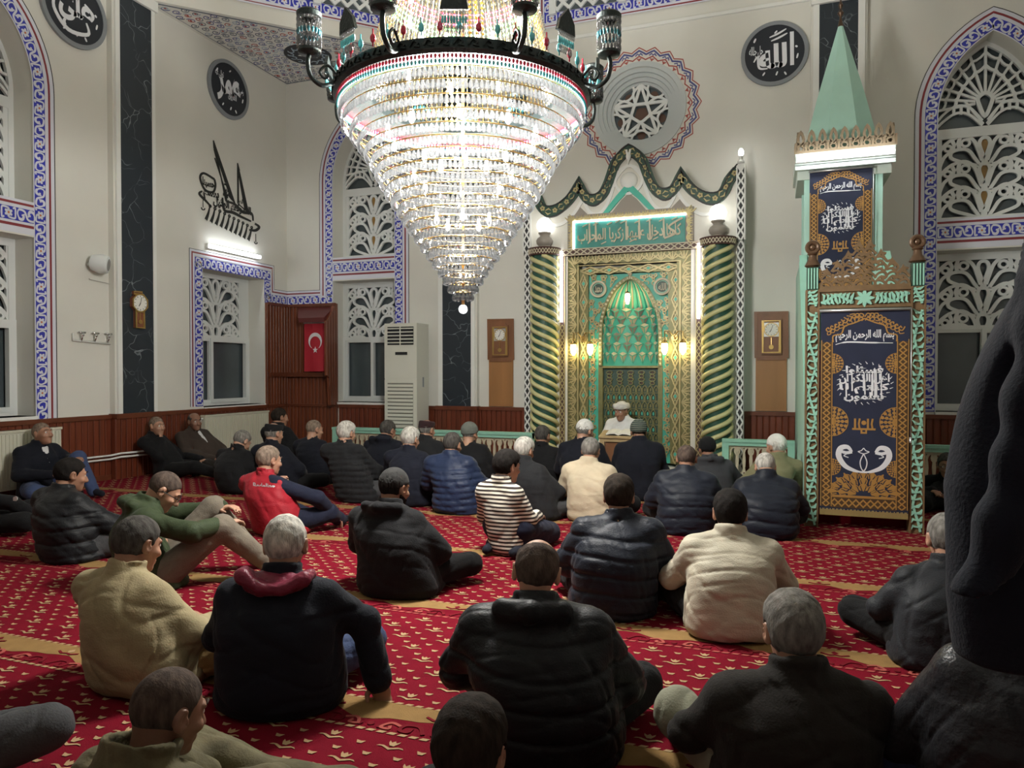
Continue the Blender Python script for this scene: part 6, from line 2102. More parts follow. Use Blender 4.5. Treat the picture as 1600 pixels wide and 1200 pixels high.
S0 = 1.10      # people are a little larger than the 1.5 m eye height would make them
def folds(P, seed, amp, f=9.0):
    r = np.random.RandomState(seed)
    d = np.zeros(len(P), np.float32)
    W = P + 0.03 * np.sin(P[:, [1, 2, 0]] * 11 + r.rand(3) * 6)
    for i in range(4):
        k = r.randn(3); k[2] *= 1.3; k /= np.linalg.norm(k)
        s = np.sin((W @ k.astype(np.float32)) * f * (1 + 0.55 * i) + r.rand() * 6)
        d += (np.sign(s) * np.abs(s) ** 0.7) * amp * (0.9 ** i) * 0.5
    for i in range(3):      # a few sharper creases
        k = r.randn(3); k /= np.linalg.norm(k)
        ph = (W @ k.astype(np.float32)) * f * (2.2 + i) + r.rand() * 6
        d += amp * .8 * np.exp(-(np.sin(ph) / .28) ** 2) * (.5 + .5 * np.sin(P[:, 2] * 13 + i * 2 + P[:, 0] * 9))
    return d
ZMIN_Y = [-.13, -.05, -.028, -.006, .012, .03, .06, .085, .11]
ZMIN_Z = [-.090, -.085, -.045, -.035, -.035, .025, .055, .070, .080]
_seed = [0]

def person(label, base, head, yaw=0, hy=0, hp=8, hr=0, hs=1.0, lean=0.10, legs='cross', arms='lap', jacket='black', style='plain', trousers='blacktr',
           hair='grey', hstyle='short', cap=None, sk='a', bulk=1.0, beard=None, extras=(), face=True, zscale=None, facing_cam=False, elb=None, wri=None, leg=None, sw=1.0, hunch=.05, socks=False, nofwd=False, depth=None, facehand=None, group=None):
    _seed[0] += 1
    sd = _seed[0]
    th = R(yaw)
    fwd = np.array([-math.sin(th), math.cos(th), 0]); rgt = np.array([math.cos(th), math.sin(th), 0])
    b = at_floor(*base)
    seat = b + (0 if nofwd else 0.17) * fwd
    Zs = float((seat - CAMP) @ FW)
    Zh = (depth if depth else Zs) + lean * float(fwd @ FW)
    top = at_depth(head[0], head[1], Zh)
    H = hs * S0
    hc = top - np.array([0, 0, .128 * H])
    L = hc - seat
    hl = np.array([L @ rgt, L @ fwd, L[2]])
    hR = rotm(R(hy), R(hp), R(hr))
    # joints, seat at the origin, +y forward
    neck = hl + hR @ np.array([0, -.035, -.085]) * H
    nb = neck + np.array([-hl[0] * .12, -.026, -.035]) * H
    zt = nb[2]
    zr = max(zt, .30)
    shw = .178 * S0 * sw
    tilt = hl[0] * .25
    shz = zt - .085
    sh = {s: np.array([nb[0] + s * shw, nb[1] - .015, shz]) for s in (-1, 1)}
    A = {'lap': ((.285, .06, .30), (.11, .27, .19)), 'knees': ((.30, .16, .28), (.27, .38, .20)), 'kneel': ((.27, .05, .30), (.13, .27, .24)), 'hug': ((.29, .25, .38), (.05, .42, .36)), 'fwd': ((.25, .20, .28), (.08, .36, .25))}[arms]
    el = {s: np.array([s * A[0][0] * S0 * sw + nb[0] * .7, A[0][1] * S0 + nb[1] * .5, A[0][2] * zt / .62]) for s in (-1, 1)}
    wr = {s: np.array([s * A[1][0] * S0 + nb[0] * .3, A[1][1] * S0 + nb[1] * .3, A[1][2] * S0]) for s in (-1, 1)}
    for s, q in (elb or {}).items(): el[s] = np.array(q, float)
    for s, q in (wri or {}).items(): wr[s] = np.array(q, float)
    if facehand:
        q_, lat = facehand
        wr[q_] = hl + hR @ np.array([q_ * lat, .105, -.185]) * H
        el[q_] = np.array([q_ * .20 * S0 + hl[0] * .5, wr[q_][1] + .06, .30])
    LG = {'cross': {s: [(s * .11, .04, .10), (s * .31, .31, .12), (-s * .04, .34, .07), (-s * .14, .31, .05)] for s in (-1, 1)},
          'kneel': {s: [(s * .11, .0, .20), (s * .15, .44, .09), (s * .12, -.02, .06), (s * .11, -.16, .05)] for s in (-1, 1)},
          'side': {-1: [(-.11, .02, .10), (-.33, .34, .12), (.05, .40, .07), (.16, .38, .05)], 1: [(.11, .04, .10), (.35, .32, .12), (.20, .10, .07), (.10, .02, .05)]},
          'up': {-1: [(-.11, .02, .10), (-.17, .38, .42), (-.15, .62, .07), (-.15, .74, .05)], 1: [(.11, .02, .10), (.34, .36, .12), (-.02, .46, .07), (-.12, .46, .05)]},
          'up2': {s: [(s * .11, .02, .10), (s * .15, .42, .42), (s * .13, .66, .08), (s * .13, .80, .05)] for s in (-1, 1)}}[legs] if leg is None else leg
    J = {s: [np.array(p) * S0 for p in LG[s]] for s in (-1, 1)}
    bk = bulk * S0
    tz = np.array([0, .10, .24, .40, .54, .66, .78, .89, 1.0]) * zt
    ta = np.array([.200, .212, .208, .200, .197, .197, .186, .150, .085]) * bk
    tb = np.array([.175, .180, .165, .150, .145, .140, .126, .102, .07]) * bk
    tx = nb[0] * (np.linspace(0, 1, 9) ** 1.3)
    ty = nb[1] * (np.array([0, .04, .12, .26, .42, .58, .74, .90, 1.0]) ** 1.15) - hunch * np.sin(np.linspace(0, PI, 9)) ** 1.2
    hR32 = hR
    hc32 = hl.astype(np.float32)

    def torso(P, infl=0.0, zlo=0.0):
        z = P[:, 2]
        cx, cy = np.interp(z, tz, tx), np.interp(z, tz, ty)
        a, b_ = np.interp(z, tz, ta) + infl, np.interp(z, tz, tb) + infl
        x, y = np.abs(P[:, 0] - cx) / a, np.abs(P[:, 1] - cy) / b_
        q = (x ** 2.4 + y ** 2.4) ** (1 / 2.4)
        d = (q - 1) * np.minimum(a, b_) * 0.85
        return smax(smax(d, z - zt - infl, .05), zlo - z, .03).astype(np.float32)
    def arm(P, s, r0, r1, r2):
        d = s_cap(P, nb + np.array([s * .045, 0, -.012]), sh[s], r0 * .62, r0)
        d = smin(d, s_cap(P, sh[s], el[s], r0, r1), .03)
        return smin(d, s_cap(P, el[s], wr[s], r1, r2), .025)
    def legd(P, s, r0=.104, r1=.078, r2=.060, infl=0.0):
        q = J[s]
        return smin(s_cap(P, q[0], q[1], r0 * S0 + infl, r1 * S0 + infl), s_cap(P, q[1], q[2], r1 * S0 + infl, r2 * S0 + infl), .03)
    def loc(P):
        return ((P - hc32) @ hR32) / H
    def cranium(q):
        d = s_ell(q, (0, -.014, .032), (.077, .099, .093))
        d = smin(d, s_ell(q, (0, .038, -.035), (.059, .062, .088)), .035)
        return d
    def headd(P):
        q = loc(P)
        d = cranium(q)
        d = smin(d, s_ell(q, (0, .080, -.098), (.026, .022, .020)), .022)
        d = smin(d, s_cap(q, (0, .093, .020), (0, .117, -.030), .008, .0155), .012)
        for s in (-1, 1):
            d = smin(d, s_ell(q, (s * .013, .105, -.034), (.011, .011, .009)), .008)
            d = smin(d, s_cap(q, (s * .012, .096, .032), (s * .045, .082, .028), .0085, .008), .012)
            d = smax(d, -s_ell(q, (s * .031, .107, .010), (.017, .017, .011)), .010)
            d = smin(d, s_ell(q, (s * .031, .080, .010), (.0135, .0135, .0125)), .003)
            d = smin(d, s_ell(q, (s * .045, .070, -.025), (.022, .022, .018)), .02)
            e = s_ell(q, (s * .083, -.008, .000), (.011, .022, .035), rotm(-s * .45, 0, s * .12))
            e = smax(e, -s_ell(q, (s * .094, -.002, .004), (.008, .012, .022), rotm(-s * .45)), .004)
            e = smin(e, s_ell(q, (s * .080, .003, -.026), (.008, .010, .010)), .006)
            d = smin(d, e, .006)
        d = smin(d, s_cap(q, (-.020, .094, -.062), (.020, .094, -.062), .0075, .0075), .008)
        d = smin(d, s_cap(q, (-.016, .092, -.073), (.016, .092, -.073), .008, .008), .008)
        d = smax(d, -s_cap(q, (-.024, .104, -.0675), (.024, .104, -.0675), .003, .003), .004)
        return d * H
    def hand(P, s):
        dv = wr[s] - el[s]; dv = dv / np.linalg.norm(dv)
        upv = np.array([0, 0, 1.0]) if abs(dv[2]) < .8 else fwd0
        sd_ = np.cross(dv, upv); sd_ /= np.linalg.norm(sd_)
        nv = np.cross(sd_, dv)
        h0 = wr[s]
        M3 = np.stack([sd_, dv, nv], 1).astype(np.float32)
        k = S0
        d = s_ell(P, h0 + dv * .052 * k, (.040 * k, .052 * k, .016 * k), M3)
        d = smin(d, s_cap(P, h0 - dv * .02, h0 + dv * .025, .030 * k, .029 * k), .02)
        for i, (off, ln) in enumerate(((-.029, .070), (-.010, .080), (.010, .076), (.028, .060))):
            a0 = h0 + dv * .088 * k + sd_ * off * k
            a1 = a0 + (dv * .82 - nv * .45 + sd_ * off * 1.2) * ln * .52 * k
            a2 = a1 + (dv * .45 - nv * .85) * ln * .48 * k
            d = smin(d, smin(s_cap(P, a0, a1, .0098 * k, .0088 * k), s_cap(P, a1, a2, .0088 * k, .0072 * k), .004), .008)
        inn = -1 if (sd_ @ np.array([s, 0, 0])) > 0 else 1
        t0 = h0 + dv * .022 * k + sd_ * inn * .030 * k
        t1 = t0 + (dv * .55 + sd_ * inn * .65 - nv * .3) * .040 * k
        t2 = t1 + (dv * .85 + sd_ * inn * .1 - nv * .4) * .032 * k
        return smin(d, smin(s_cap(P, t0, t1, .0125 * k, .0105 * k), s_cap(P, t1, t2, .0105 * k, .0085 * k), .006), .012)
    fwd0 = np.array([0, 1.0, 0])
    def body(P):
        d = headd(P)
        d = smin(d, s_cap(P, hl + hR @ np.array([0, -.030, -.045]) * H, nb + np.array([0, .0, -.05]), .054 * H, .062 * S0), .03)
        d = smin(d, s_cap(P, nb + np.array([0, 0, -.06]), np.array([nb[0] * .5, nb[1] * .5, zt * .5]), .078 * min(bulk, 1) ** 1.5, .10 * min(bulk, 1)), .04)
        for s in (-1, 1):
            d = smin(d, arm(P, s, .040, .036, .029), .03)
            d = smin(d, hand(P, s), .015)
        return d.astype(np.float32)
    Zc = max(Zs, 1.4)
    hb = min(max(.0019 * Zc, .0062), .0135)
    hg = min(max(.0023 * Zc, .0085), .0165)
    allp = np.array([hl, nb] + [sh[s] for s in sh] + [el[s] for s in el] + [wr[s] for s in wr] + [p for s in J for p in J[s]] + [np.array([.24 * bk, .2 * bk, 0]), np.array([-.24 * bk, -.24 * bk, 0])])
    lo, hi = allp.min(0) - .20, allp.max(0) + .20
    lo[2] = max(lo[2], -.012)
    root = skin_obj('person', body, lo, hi, hb, SK[sk], None)
    root.location = seat
    root.rotation_euler = (0, 0, th)
    tag(root, label, 'person', group)

    # ---- garments
    amp = .0075
    jr = (.078, .066, .052)
    if style in ('puffer', 'quilt'): jr = (.088, .078, .060)
    pit = {'puffer': .105, 'quilt': .065}.get(style)
    colr = nb + np.array([0, .016, .030])
    def jacketd(P, sleeves=True, infl=.016):
        d = torso(P, infl)
        for s in (-1, 1):
            if sleeves:
                d = smin(d, arm(P, s, jr[0] * S0, jr[1] * S0, jr[2] * S0), .045)
            else:
                d = smin(d, s_cap(P, nb + np.array([s * .045, 0, -.012]), sh[s], jr[0] * .62 * S0, jr[0] * 1.06 * S0), .05)
        # collar
        q = (P - colr) @ rotm(0, R(hp) * .5 + .15)
        rr = np.sqrt(q[:, 0] ** 2 + (q[:, 1] * 1.05) ** 2)
        ring = np.sqrt((rr - (.070 + .10 * np.maximum(-q[:, 2], 0)) * S0) ** 2 + (np.maximum(np.abs(q[:, 2]) - .026, 0)) ** 2) - .013
        d = smin(d, ring, .016)
        if 'bigcollar' in extras:
            q2 = (P - (nb + np.array([0, -.02, .035]))) @ rotm(0, .35)
            r2 = np.sqrt(q2[:, 0] ** 2 + (q2[:, 1] * .95) ** 2)
            d = smin(d, np.sqrt((r2 - .098 - .25 * np.maximum(-q2[:, 2], 0)) ** 2 + np.maximum(np.abs(q2[:, 2]) - .04, 0) ** 2) - .020, .015)
        if 'hood' in extras:
            hq = P - (nb + np.array([0, -.075, -.02]))
            hd = s_ell(hq, (0, 0, 0), (.155, .075, .085))
            hd = smax(hd, -s_ell(hq, (0, .055, .06), (.10, .06, .07)), .02)
            hd = smin(hd, s_chain(hq, [(-.13, .06, .01), (-.12, -.02, .045), (0, -.07, .055), (.12, -.02, .045), (.13, .06, .01)], [.03, .034, .036, .034, .03], .02), .02)
            d = smin(d, hd, .02)
        if pit:
            zz = P[:, 2] + .012 * np.sin(P[:, 0] * 9 + sd)
            d = d + .010 * np.exp(-((np.mod(zz, pit) - pit / 2) / .011) ** 2) * np.clip((zt - .05 - P[:, 2]) / .04, 0, 1) - .004
            if style == 'quilt':
                d = d + .005 * np.exp(-((np.mod(P[:, 0] * 1.0 + P[:, 1], .13) - .065) / .010) ** 2)
        d = d + folds(P, sd, amp)
        # keep the garment off the head, open at the collar
        d = smax(d, -(headd(P) - .004), .006)
        d = smax(d, -s_cap(P, nb + np.array([0, .026, .045]), nb + np.array([0, .045, .20]), .050 * H, .066 * H), .008)
        return d.astype(np.float32)
    vest = style == 'vest'
    if vest:
        sl = skin_obj('sweater', lambda P: (np.minimum(arm(P, -1, .072 * S0, .062 * S0, .05 * S0), arm(P, 1, .072 * S0, .062 * S0, .05 * S0)) + folds(P, sd + 5, .005)).astype(np.float32), lo, hi, hg, C['sleeve'], root)
    jk = skin_obj('jacket' if jacket not in ('tan', 'striped', 'white') else {'tan': 'shirt', 'striped': 'shirt', 'white': 'robe'}[jacket], lambda P: jacketd(P, not vest), lo, hi, hg, C[jacket], root)
    def trd(P):
        d = smin(legd(P, -1), legd(P, 1), .02)
        d = smin(d, smax(torso(P, -.010), P[:, 2] - .20 * S0, .02), .03)
        return (d + folds(P, sd + 9, .006, 11)).astype(np.float32)
    skin_obj('trousers', trd, lo, hi, hg, C[trousers], root)
    def socd(P):
        d = None
        for s in (-1, 1):
            q = s_cap(P, J[s][2], J[s][3], .040 * S0, .034 * S0)
            q = smin(q, s_cap(P, J[s][2] + np.array([0, 0, -.0]), J[s][2] + np.array([0, 0, -.0]), .044 * S0, .044 * S0), .02)
            d = q if d is None else np.minimum(d, q)
        return d.astype(np.float32)
    fl_, fh = np.minimum(J[-1][3], J[1][3]), np.maximum(J[-1][3], J[1][3])
    fl_ = np.minimum(fl_, np.minimum(J[-1][2], J[1][2])) - .08; fh = np.maximum(fh, np.maximum(J[-1][2], J[1][2])) + .08
    fl_[2] = max(fl_[2], -.012)
    skin_obj('sock', socd, fl_, fh, hg, C['sock'], root)
    # ---- hair and headgear
    hlo, hhi = hl - .19 * H, hl + .19 * H
    def earcut(q):
        return np.minimum(s_ell(q, (.084, -.004, -.002), (.022, .026, .040)), s_ell(q, (-.084, -.004, -.002), (.022, .026, .040)))
    if hstyle and hair:
        th_ = {'short': .010, 'full': .0135, 'shaved': .0035, 'bald': .007, 'boy': .016}[hstyle]
        def haird(P):
            q = loc(P)
            d = cranium(q) - th_
            if hstyle in ('full', 'boy'):
                d = smin(d, s_ell(q, (0, .01, .075), (.075, .085, .058)), .03)
            n_ = .0008 * np.sin(q[:, 0] * 150 + 3 * np.sin(q[:, 2] * 60)) + .0008 * np.sin(q[:, 1] * 120 + q[:, 2] * 90)
            d = d + n_ * (0 if hstyle == 'shaved' else 1.0)
            zm = np.interp(q[:, 1], ZMIN_Y, ZMIN_Z) + .006 * np.sin(q[:, 0] * 40)
            d = smax(d, (zm - q[:, 2]) * .8, .006)
            d = smax(d, -earcut(q), .004)
            if hstyle == 'bald':
                d = smax(d, .098 - _l(q - np.array([0, .035, .135], np.float32)), .008)
            if cap: d = smax(d, q[:, 2] - .055, .004) + .003
            return (d * H).astype(np.float32)
        skin_obj('hair', haird, hlo, hhi, min(hb, .0085), HR[hair], root)
    if beard:
        def beardd(P):
            q = loc(P)
            d = cranium(q)
            d = smin(d, s_ell(q, (0, .080, -.098), (.026, .022, .020)), .022) - .006
            zt_ = np.interp(q[:, 1], [-.02, .02, .06, .10, .13], [-.02, -.035, -.055, -.050, -.046])
            d = smax(d, (q[:, 2] - zt_) * .8, .006)
            d = smax(d, -(q[:, 1] + .01), .006)
            d = smax(d, -s_cap(q, (-.022, .10, -.068), (.022, .10, -.068), .011, .011), .004)
            return (d * H + .001 * np.sin(P[:, 0] * 300)).astype(np.float32)
        skin_obj('beard', beardd, hlo, hhi, min(hb, .0085), HR[beard], root)
    if cap:
        kind, cm = cap
        def capd(P):
            q = loc(P)
            d = s_ell(q, (0, -.013, .038), (.0905, .112, .104))
            if kind == 'kufi':
                pl = .022 + q[:, 1] * .28 - q[:, 2]
                d = smax(d, s_ell(q, (0, -.012, .020), (.099, .118, .107)) if False else d, .01)
            elif kind == 'beanie':
                pl = .012 + q[:, 1] * .30 - q[:, 2]
                d = d - .004 + .0012 * np.sin(np.arctan2(q[:, 0], q[:, 1]) * 60)
            elif kind == 'fez':
                d = smax(np.sqrt(q[:, 0] ** 2 / .089 ** 2 + (q[:, 1] + .012) ** 2 / .110 ** 2) * .095 - .095, q[:, 2] - .112, .02)
                pl = .040 + q[:, 1] * .18 - q[:, 2]
            elif kind == 'turban':
                pl = .035 + q[:, 1] * .10 - q[:, 2]
                rr = np.sqrt((q[:, 0] / .084) ** 2 + ((q[:, 1] + .012) / .105) ** 2)
                w_ = np.sqrt(((rr - 1.02) * .09) ** 2 + ((q[:, 2] - .070 - q[:, 1] * .12) * .62) ** 2) - .026
                d = np.minimum(smax(d, q[:, 2] - .135, .01), w_ + .002 * np.sin(q[:, 2] * 260 + np.arctan2(q[:, 0], q[:, 1]) * 3))
            d = smax(d, pl, .006)
            d = smax(d, -(cranium(q) - .001), .004)
            return (d * H).astype(np.float32)
        skin_obj('cap' if kind != 'turban' else 'turban', capd, hlo, hhi, min(hb, .009), C[cm], root)
    if face:
        e = MB()
        for s in (-1, 1):
            c = hl + hR @ np.array([s * .031, .0825, .010]) * H
            e.ball(tuple(c), .0128 * H, 10, 7, 0)
            c2 = hl + hR @ np.array([s * .031, .0905, .0095]) * H
            e.ball(tuple(c2), .0058 * H, 8, 6, 1)
        o = e.build('eye', [M_eye, M_iris], None, 180); o.parent = root
        if not (cap and cap[0] == 'turban' and False):
            bm = MB()
            for s in (-1, 1):
                bm.tube([tuple(hl + hR @ np.array(p) * H) for p in ((s * .012, .1035, .033), (s * .030, .100, .040), (s * .050, .086, .034))], [.003 * H, .0045 * H, .002 * H], 6)
            o = bm.build('eyebrow', [HR[hair] if hair else HR['dark']], None, 180); o.parent = root
    if 'glasses' in extras:
        g = MB()
        for s in (-1, 1):
            g.tube([tuple(hl + hR @ np.array((s * .032 + .022 * math.cos(a), .112, .008 + .017 * math.sin(a))) * H) for a in [2 * PI * i / 14 for i in range(14)]], .0022 * H, 5, 0, True)
            g.tube([tuple(hl + hR @ np.array(p) * H) for p in ((s * .054, .110, .012), (s * .082, .06, .012), (s * .088, -.01, .010), (s * .086, -.03, -.012))], .0026 * H, 5)
        g.tube([tuple(hl + hR @ np.array(p) * H) for p in ((-.01, .114, .012), (0, .118, .014), (.01, .114, .012))], .002 * H, 5)
        o = g.build('glasses', M_lens, None, 180); o.parent = root
    def cylinder_frame(x, z, out=.0):
        """frame on the back of the jacket: finds the surface behind the spine at height z"""
        ys = np.linspace(-.5, .3, 400)
        Pq = np.stack([np.full(400, x), ys, np.full(400, z)], 1).astype(np.float32)
        dd = jacketd(Pq, not vest)
        i = int(np.argmax(dd < 0))
        return ys[i]
    for e_ in extras:
        if isinstance(e_, tuple) and e_[0] == 'backtext':
            t_, x, z, wd, ht, m_ = e_[1:]
            mb = MB()
            f = Fr((0, 0, 0), (1, 0, 0), (0, 0, 1))
            put_text(mb, t_, f, x, z, wd, ht, 0, 0, False, 0.03)
            xs = np.linspace(x - wd, x + wd, 15)
            ysf = [cylinder_frame(q, z) for q in xs]
            mb.v = [(p[0], float(np.interp(p[0], xs, ysf)) - .006, p[2]) for p in mb.v]
            o = mb.build('lettering', m_, None); o.parent = jk
        if isinstance(e_, tuple) and e_[0] == 'patch':
            x, z, wd, ht = e_[1:]
            y = cylinder_frame(x, z)
            y2 = cylinder_frame(x + .05, z)
            mb = MB()
            f = Fr((x, y - .003, z), Vector((.05, y2 - y, 0)).normalized(), (0, 0, 1))
            mb.prism([(-wd, -ht), (wd * .3, -ht), (wd, -ht * .3), (wd, ht * .6), (wd * .2, ht), (-wd, ht * .4)], 0, .003, 0, f)
            o = mb.build('logo_patch', C['whiteshirt'], None); o.parent = jk
        if isinstance(e_, tuple) and e_[0] == 'lining':
            hq0 = nb + np.array([0, -.085, .0])
            def lin(P):
                hq = (P - hq0) @ rotm(0, -.35)
                d = s_ell(hq, (0, 0, 0), (.150, .080, .035))
                d = smin(d, s_chain(hq, [(-.15, .05, .02), (-.13, -.03, .05), (-.05, -.07, .02), (.05, -.07, .02), (.13, -.03, .05), (.15, .05, .02)], [.028, .03, .026, .026, .03, .028], .02), .02)
                d = smax(d, -(headd(P) - .01), .01)
                return (d + folds(P, sd + 3, .008, 20)).astype(np.float32)
            skin_obj('hood', lin, hq0 - .25, hq0 + .25, hg, C[e_[1]], root)
        if isinstance(e_, tuple) and e_[0] == 'shirtfront':
            def sf(P):
                d = torso(P, .021)
                d = smax(d, np.abs(P[:, 0] - np.interp(P[:, 2], tz, tx)) - .055 * np.clip((P[:, 2] - zt * .62) / (zt * .38), 0.05, 1), .006)
                d = smax(d, -(P[:, 1] - np.interp(P[:, 2], tz, ty)), .006)
                return smax(d, zt * .66 - P[:, 2], .01).astype(np.float32)
            skin_obj('shirt_front', sf, lo, hi, hg, C['whiteshirt'], root)
    return root
# ---- the congregation, from the wall to the camera
WS = M_thread_w
person('man in navy sweater and jeans leaning on the radiator with one knee raised', (62, 776), (66, 660), yaw=-90, hy=5, hp=-8, lean=-.05, legs='up', arms='lap', jacket='dnavy', trousers='jean', hair='lstub', hstyle='shaved', sk='b', nofwd=True,
       wri={-1: (-.16, .42, .46), 1: (.15, .40, .30)}, elb={-1: (-.30, .12, .42)}, extras=(('shirtfront',),), hunch=.0)
person('man in dark ribbed puffer jacket with a small white logo on the shoulder', (90, 878), (110, 716), yaw=-8, hy=-14, hp=12, lean=.12, legs='side', arms='knees', jacket='puff_black', style='puffer', trousers='gtrous', hair='black', hstyle='short', sk='b', bulk=1.12, extras=(('patch', .06, .56, .028, .018),))
person('man in green hooded parka and glasses bent over his raised knees', (248, 912), (256, 737), yaw=-42, hy=-8, hp=38, lean=.26, legs='up2', arms='hug', jacket='green', trousers='taupe', hair='stubble', hstyle='shaved', sk='a', bulk=1.05, extras=('hood', 'glasses'), hunch=.10, nofwd=True,
       leg={-1: [(-.11, .04, .12), (-.12, .34, .44), (-.10, .62, .08), (-.10, .75, .05)], 1: [(.13, .04, .10), (.17, .36, .36), (.15, .66, .08), (.16, .80, .05)]}, wri={-1: (-.12, .42, .48), 1: (.19, .42, .42)}, elb={-1: (-.27, .22, .44), 1: (.30, .20, .40)})
person('man in black by the wainscot holding a hand over his mouth', (268, 744), (245, 651), yaw=-75, hy=-20, hp=0, lean=0.0, legs='side', arms='lap', jacket='black', trousers='blacktr', hair='lstub', hstyle='shaved', sk='a', nofwd=True, hunch=.0,
       facehand=(1, .03), wri={-1: (-.20, .34, .22)}, leg={1: [(.11, .02, .10), (.20, .44, .15), (.26, .78, .08), (.27, .90, .06)], -1: [(-.11, .02, .10), (-.22, .34, .12), (.0, .36, .07), (.1, .36, .05)]})
person('man in brown jacket and white shirt sitting against the wall beside the second radiator', (332, 735), (304, 645), yaw=-100, hy=-10, hp=0, lean=0.0, legs='cross', arms='lap', jacket='brown', trousers='dbrown', hair='darkgrey', hstyle='bald', sk='c', nofwd=True, hunch=.0, extras=(('shirtfront',),))
person('hunched man in black jacket bowing his grey head before the second radiator', (360, 772), (378, 673), yaw=-5, hy=-8, hp=35, lean=.25, jacket='black', hair='grey', hstyle='short', sk='a', hunch=.12, trousers='gtrous')
person('man with a black cap in front of the wooden corner cabinet behind the red vest', (430, 772), (428, 661), yaw=-2, hy=-12, hp=8, lean=.10, jacket='dnavy', hair='grey', hstyle='short', cap=('fez', 'capblack'), sk='a', bulk=1.05, trousers='blacktr')
person('kneeling man in black with dark cropped hair, tallest in front of the corner cabinet', (450, 742), (437, 638), yaw=-5, hy=-22, hp=5, lean=.05, legs='kneel', arms='kneel', jacket='black', hair='dark', hstyle='short', sk='b', bulk=1.0)
person('bald man in navy beside the corner cabinet turning his cheek to the mihrab', (492, 756), (491, 656), yaw=-5, hy=-20, hp=8, lean=.12, jacket='dnavy', hair='lstub', hstyle='shaved', sk='a', bulk=1.12, trousers='blacktr')
person('man in padded red vest with white lettering over a navy sweater, hand at his chin', (420, 838), (420, 697), yaw=-8, hy=-12, hp=8, lean=.12, arms='knees', jacket='red', style='vest', trousers='sleeve', hair='lstub', hstyle='short', sk='a', bulk=1.08,
       facehand=(-1, -.02), elb={1: (.30, .14, .33)}, wri={1: (.32, .34, .13)}, leg={-1: [(-.11, .02, .10), (-.28, .32, .14), (.02, .38, .07), (.12, .36, .05)], 1: [(.13, .04, .10), (.29, .26, .15), (.26, .42, .06), (.24, .53, .05)]},
       extras=(('backtext', 'Bedelina', -.05, .46, .23, .055, WS),))
person('white haired man in dark grey quilted jacket seated at the end of the mint railing', (548, 786), (541, 659), yaw=0, hy=-10, hp=8, lean=.12, legs='cross', arms='fwd', jacket='charcoal', style='quilt', trousers='gtrous', hair='white', hstyle='full', sk='a', bulk=1.02)
person('man in black hooded coat bending before the air conditioner', (592, 766), (606, 657), yaw=0, hy=-14, hp=20, lean=.18, jacket='dnavy', hair='darkgrey', hstyle='short', sk='b', bulk=1.05, extras=('hood',))
person('white haired man in navy sweater between the hooded coat and the blue puffer jacket', (637, 792), (641, 668), yaw=0, hy=-10, hp=10, lean=.12, jacket='navy', hair='white', hstyle='full', sk='a', bulk=1.02, trousers='jean')
person('man with a dark brown cap before the air conditioner', (672, 765), (667, 656), yaw=0, hy=-12, hp=8, lean=.10, jacket='charcoal', hair='grey', hstyle='short', cap=('fez', 'capbrown'), sk='a')
person('man in shiny blue quilted puffer jacket with short dark hair', (710, 804), (707, 676), yaw=5, hy=-10, hp=12, lean=.12, jacket='puff_blue', style='quilt', hair='darkgrey', hstyle='short', sk='b', bulk=1.10, trousers='jean')
person('man with a grey knitted cap before the mint railing', (742, 772), (734, 661), yaw=0, hy=-12, hp=10, lean=.10, jacket='black', hair='grey', hstyle='short', cap=('beanie', 'knitgrey'), sk='a', bulk=1.0)
person('boy in black and white striped shirt kneeling on his heels', (781, 872), (792, 704), yaw=-6, hy=-26, hp=8, lean=.02, legs='kneel', arms='kneel', jacket='striped', trousers='sleeve', hair='black', hstyle='boy', sk='a', bulk=.70, sw=.66, hs=.98, hunch=.02)
person('white haired man in charcoal suit jacket beyond the striped boy', (836, 814), (819, 684), yaw=-4, hy=-12, hp=18, lean=.14, jacket='charcoal', hair='white', hstyle='full', sk='a', bulk=1.0, trousers='gtrous')
person('grey haired man in black before the twisted column', (856, 770), (848, 665), yaw=-5, hy=-8, hp=10, lean=.10, jacket='black', hair='darkgrey', hstyle='short', sk='b', bulk=.95)
person('man with a white cap and black coat facing the imam', (908, 782), (914, 656), yaw=-5, hy=-22, hp=14, lean=.12, jacket='dnavy', hair='grey', hstyle='short', cap=('kufi', 'knitwhite'), sk='a', bulk=1.1)
person('man in beige jacket with short grey hair', (920, 818), (923, 684), yaw=0, hy=0, hp=14, lean=.10, jacket='beige', hair='grey', hstyle='short', sk='a', bulk=1.02, trousers='blacktr')
person('man in black coat with a green patterned knitted cap kneeling nearest the lectern', (998, 782), (998, 657), yaw=8, hy=5, hp=16, lean=.10, legs='kneel', arms='kneel', jacket='dnavy', hair='dark', hstyle='short', cap=('beanie', 'pattern'), sk='b', bulk=1.15)
person('bald man in dark blue padded jacket seated beyond the cream jacket', (1070, 836), (1073, 695), yaw=5, hy=-5, hp=16, lean=.12, jacket='puff_navy', style='puffer', hair='stubble', hstyle='bald', sk='b', bulk=1.12)
person('young man in grey hooded sweatshirt and black cap by the mint railing', (1122, 782), (1105, 684), yaw=10, hy=8, hp=12, lean=.10, jacket='grey', hair='black', hstyle='short', cap=('beanie', 'capblack'), sk='b', bulk=.98, extras=('hood',))
person('man in navy quilted coat with his white head bowed before the minbar', (1200, 842), (1196, 708), yaw=8, hy=0, hp=34, lean=.20, jacket='puff_navy', style='puffer', hair='white', hstyle='bald', sk='a', bulk=1.12, hunch=.10)
person('man with a white cap and olive jacket beside the minbar doorway', (1205, 800), (1213, 679), legs='kneel', yaw=22, hy=20, hp=8, lean=.10, jacket='olive', hair='white', hstyle='short', cap=('kufi', 'knitwhite'), sk='a', bulk=.92)
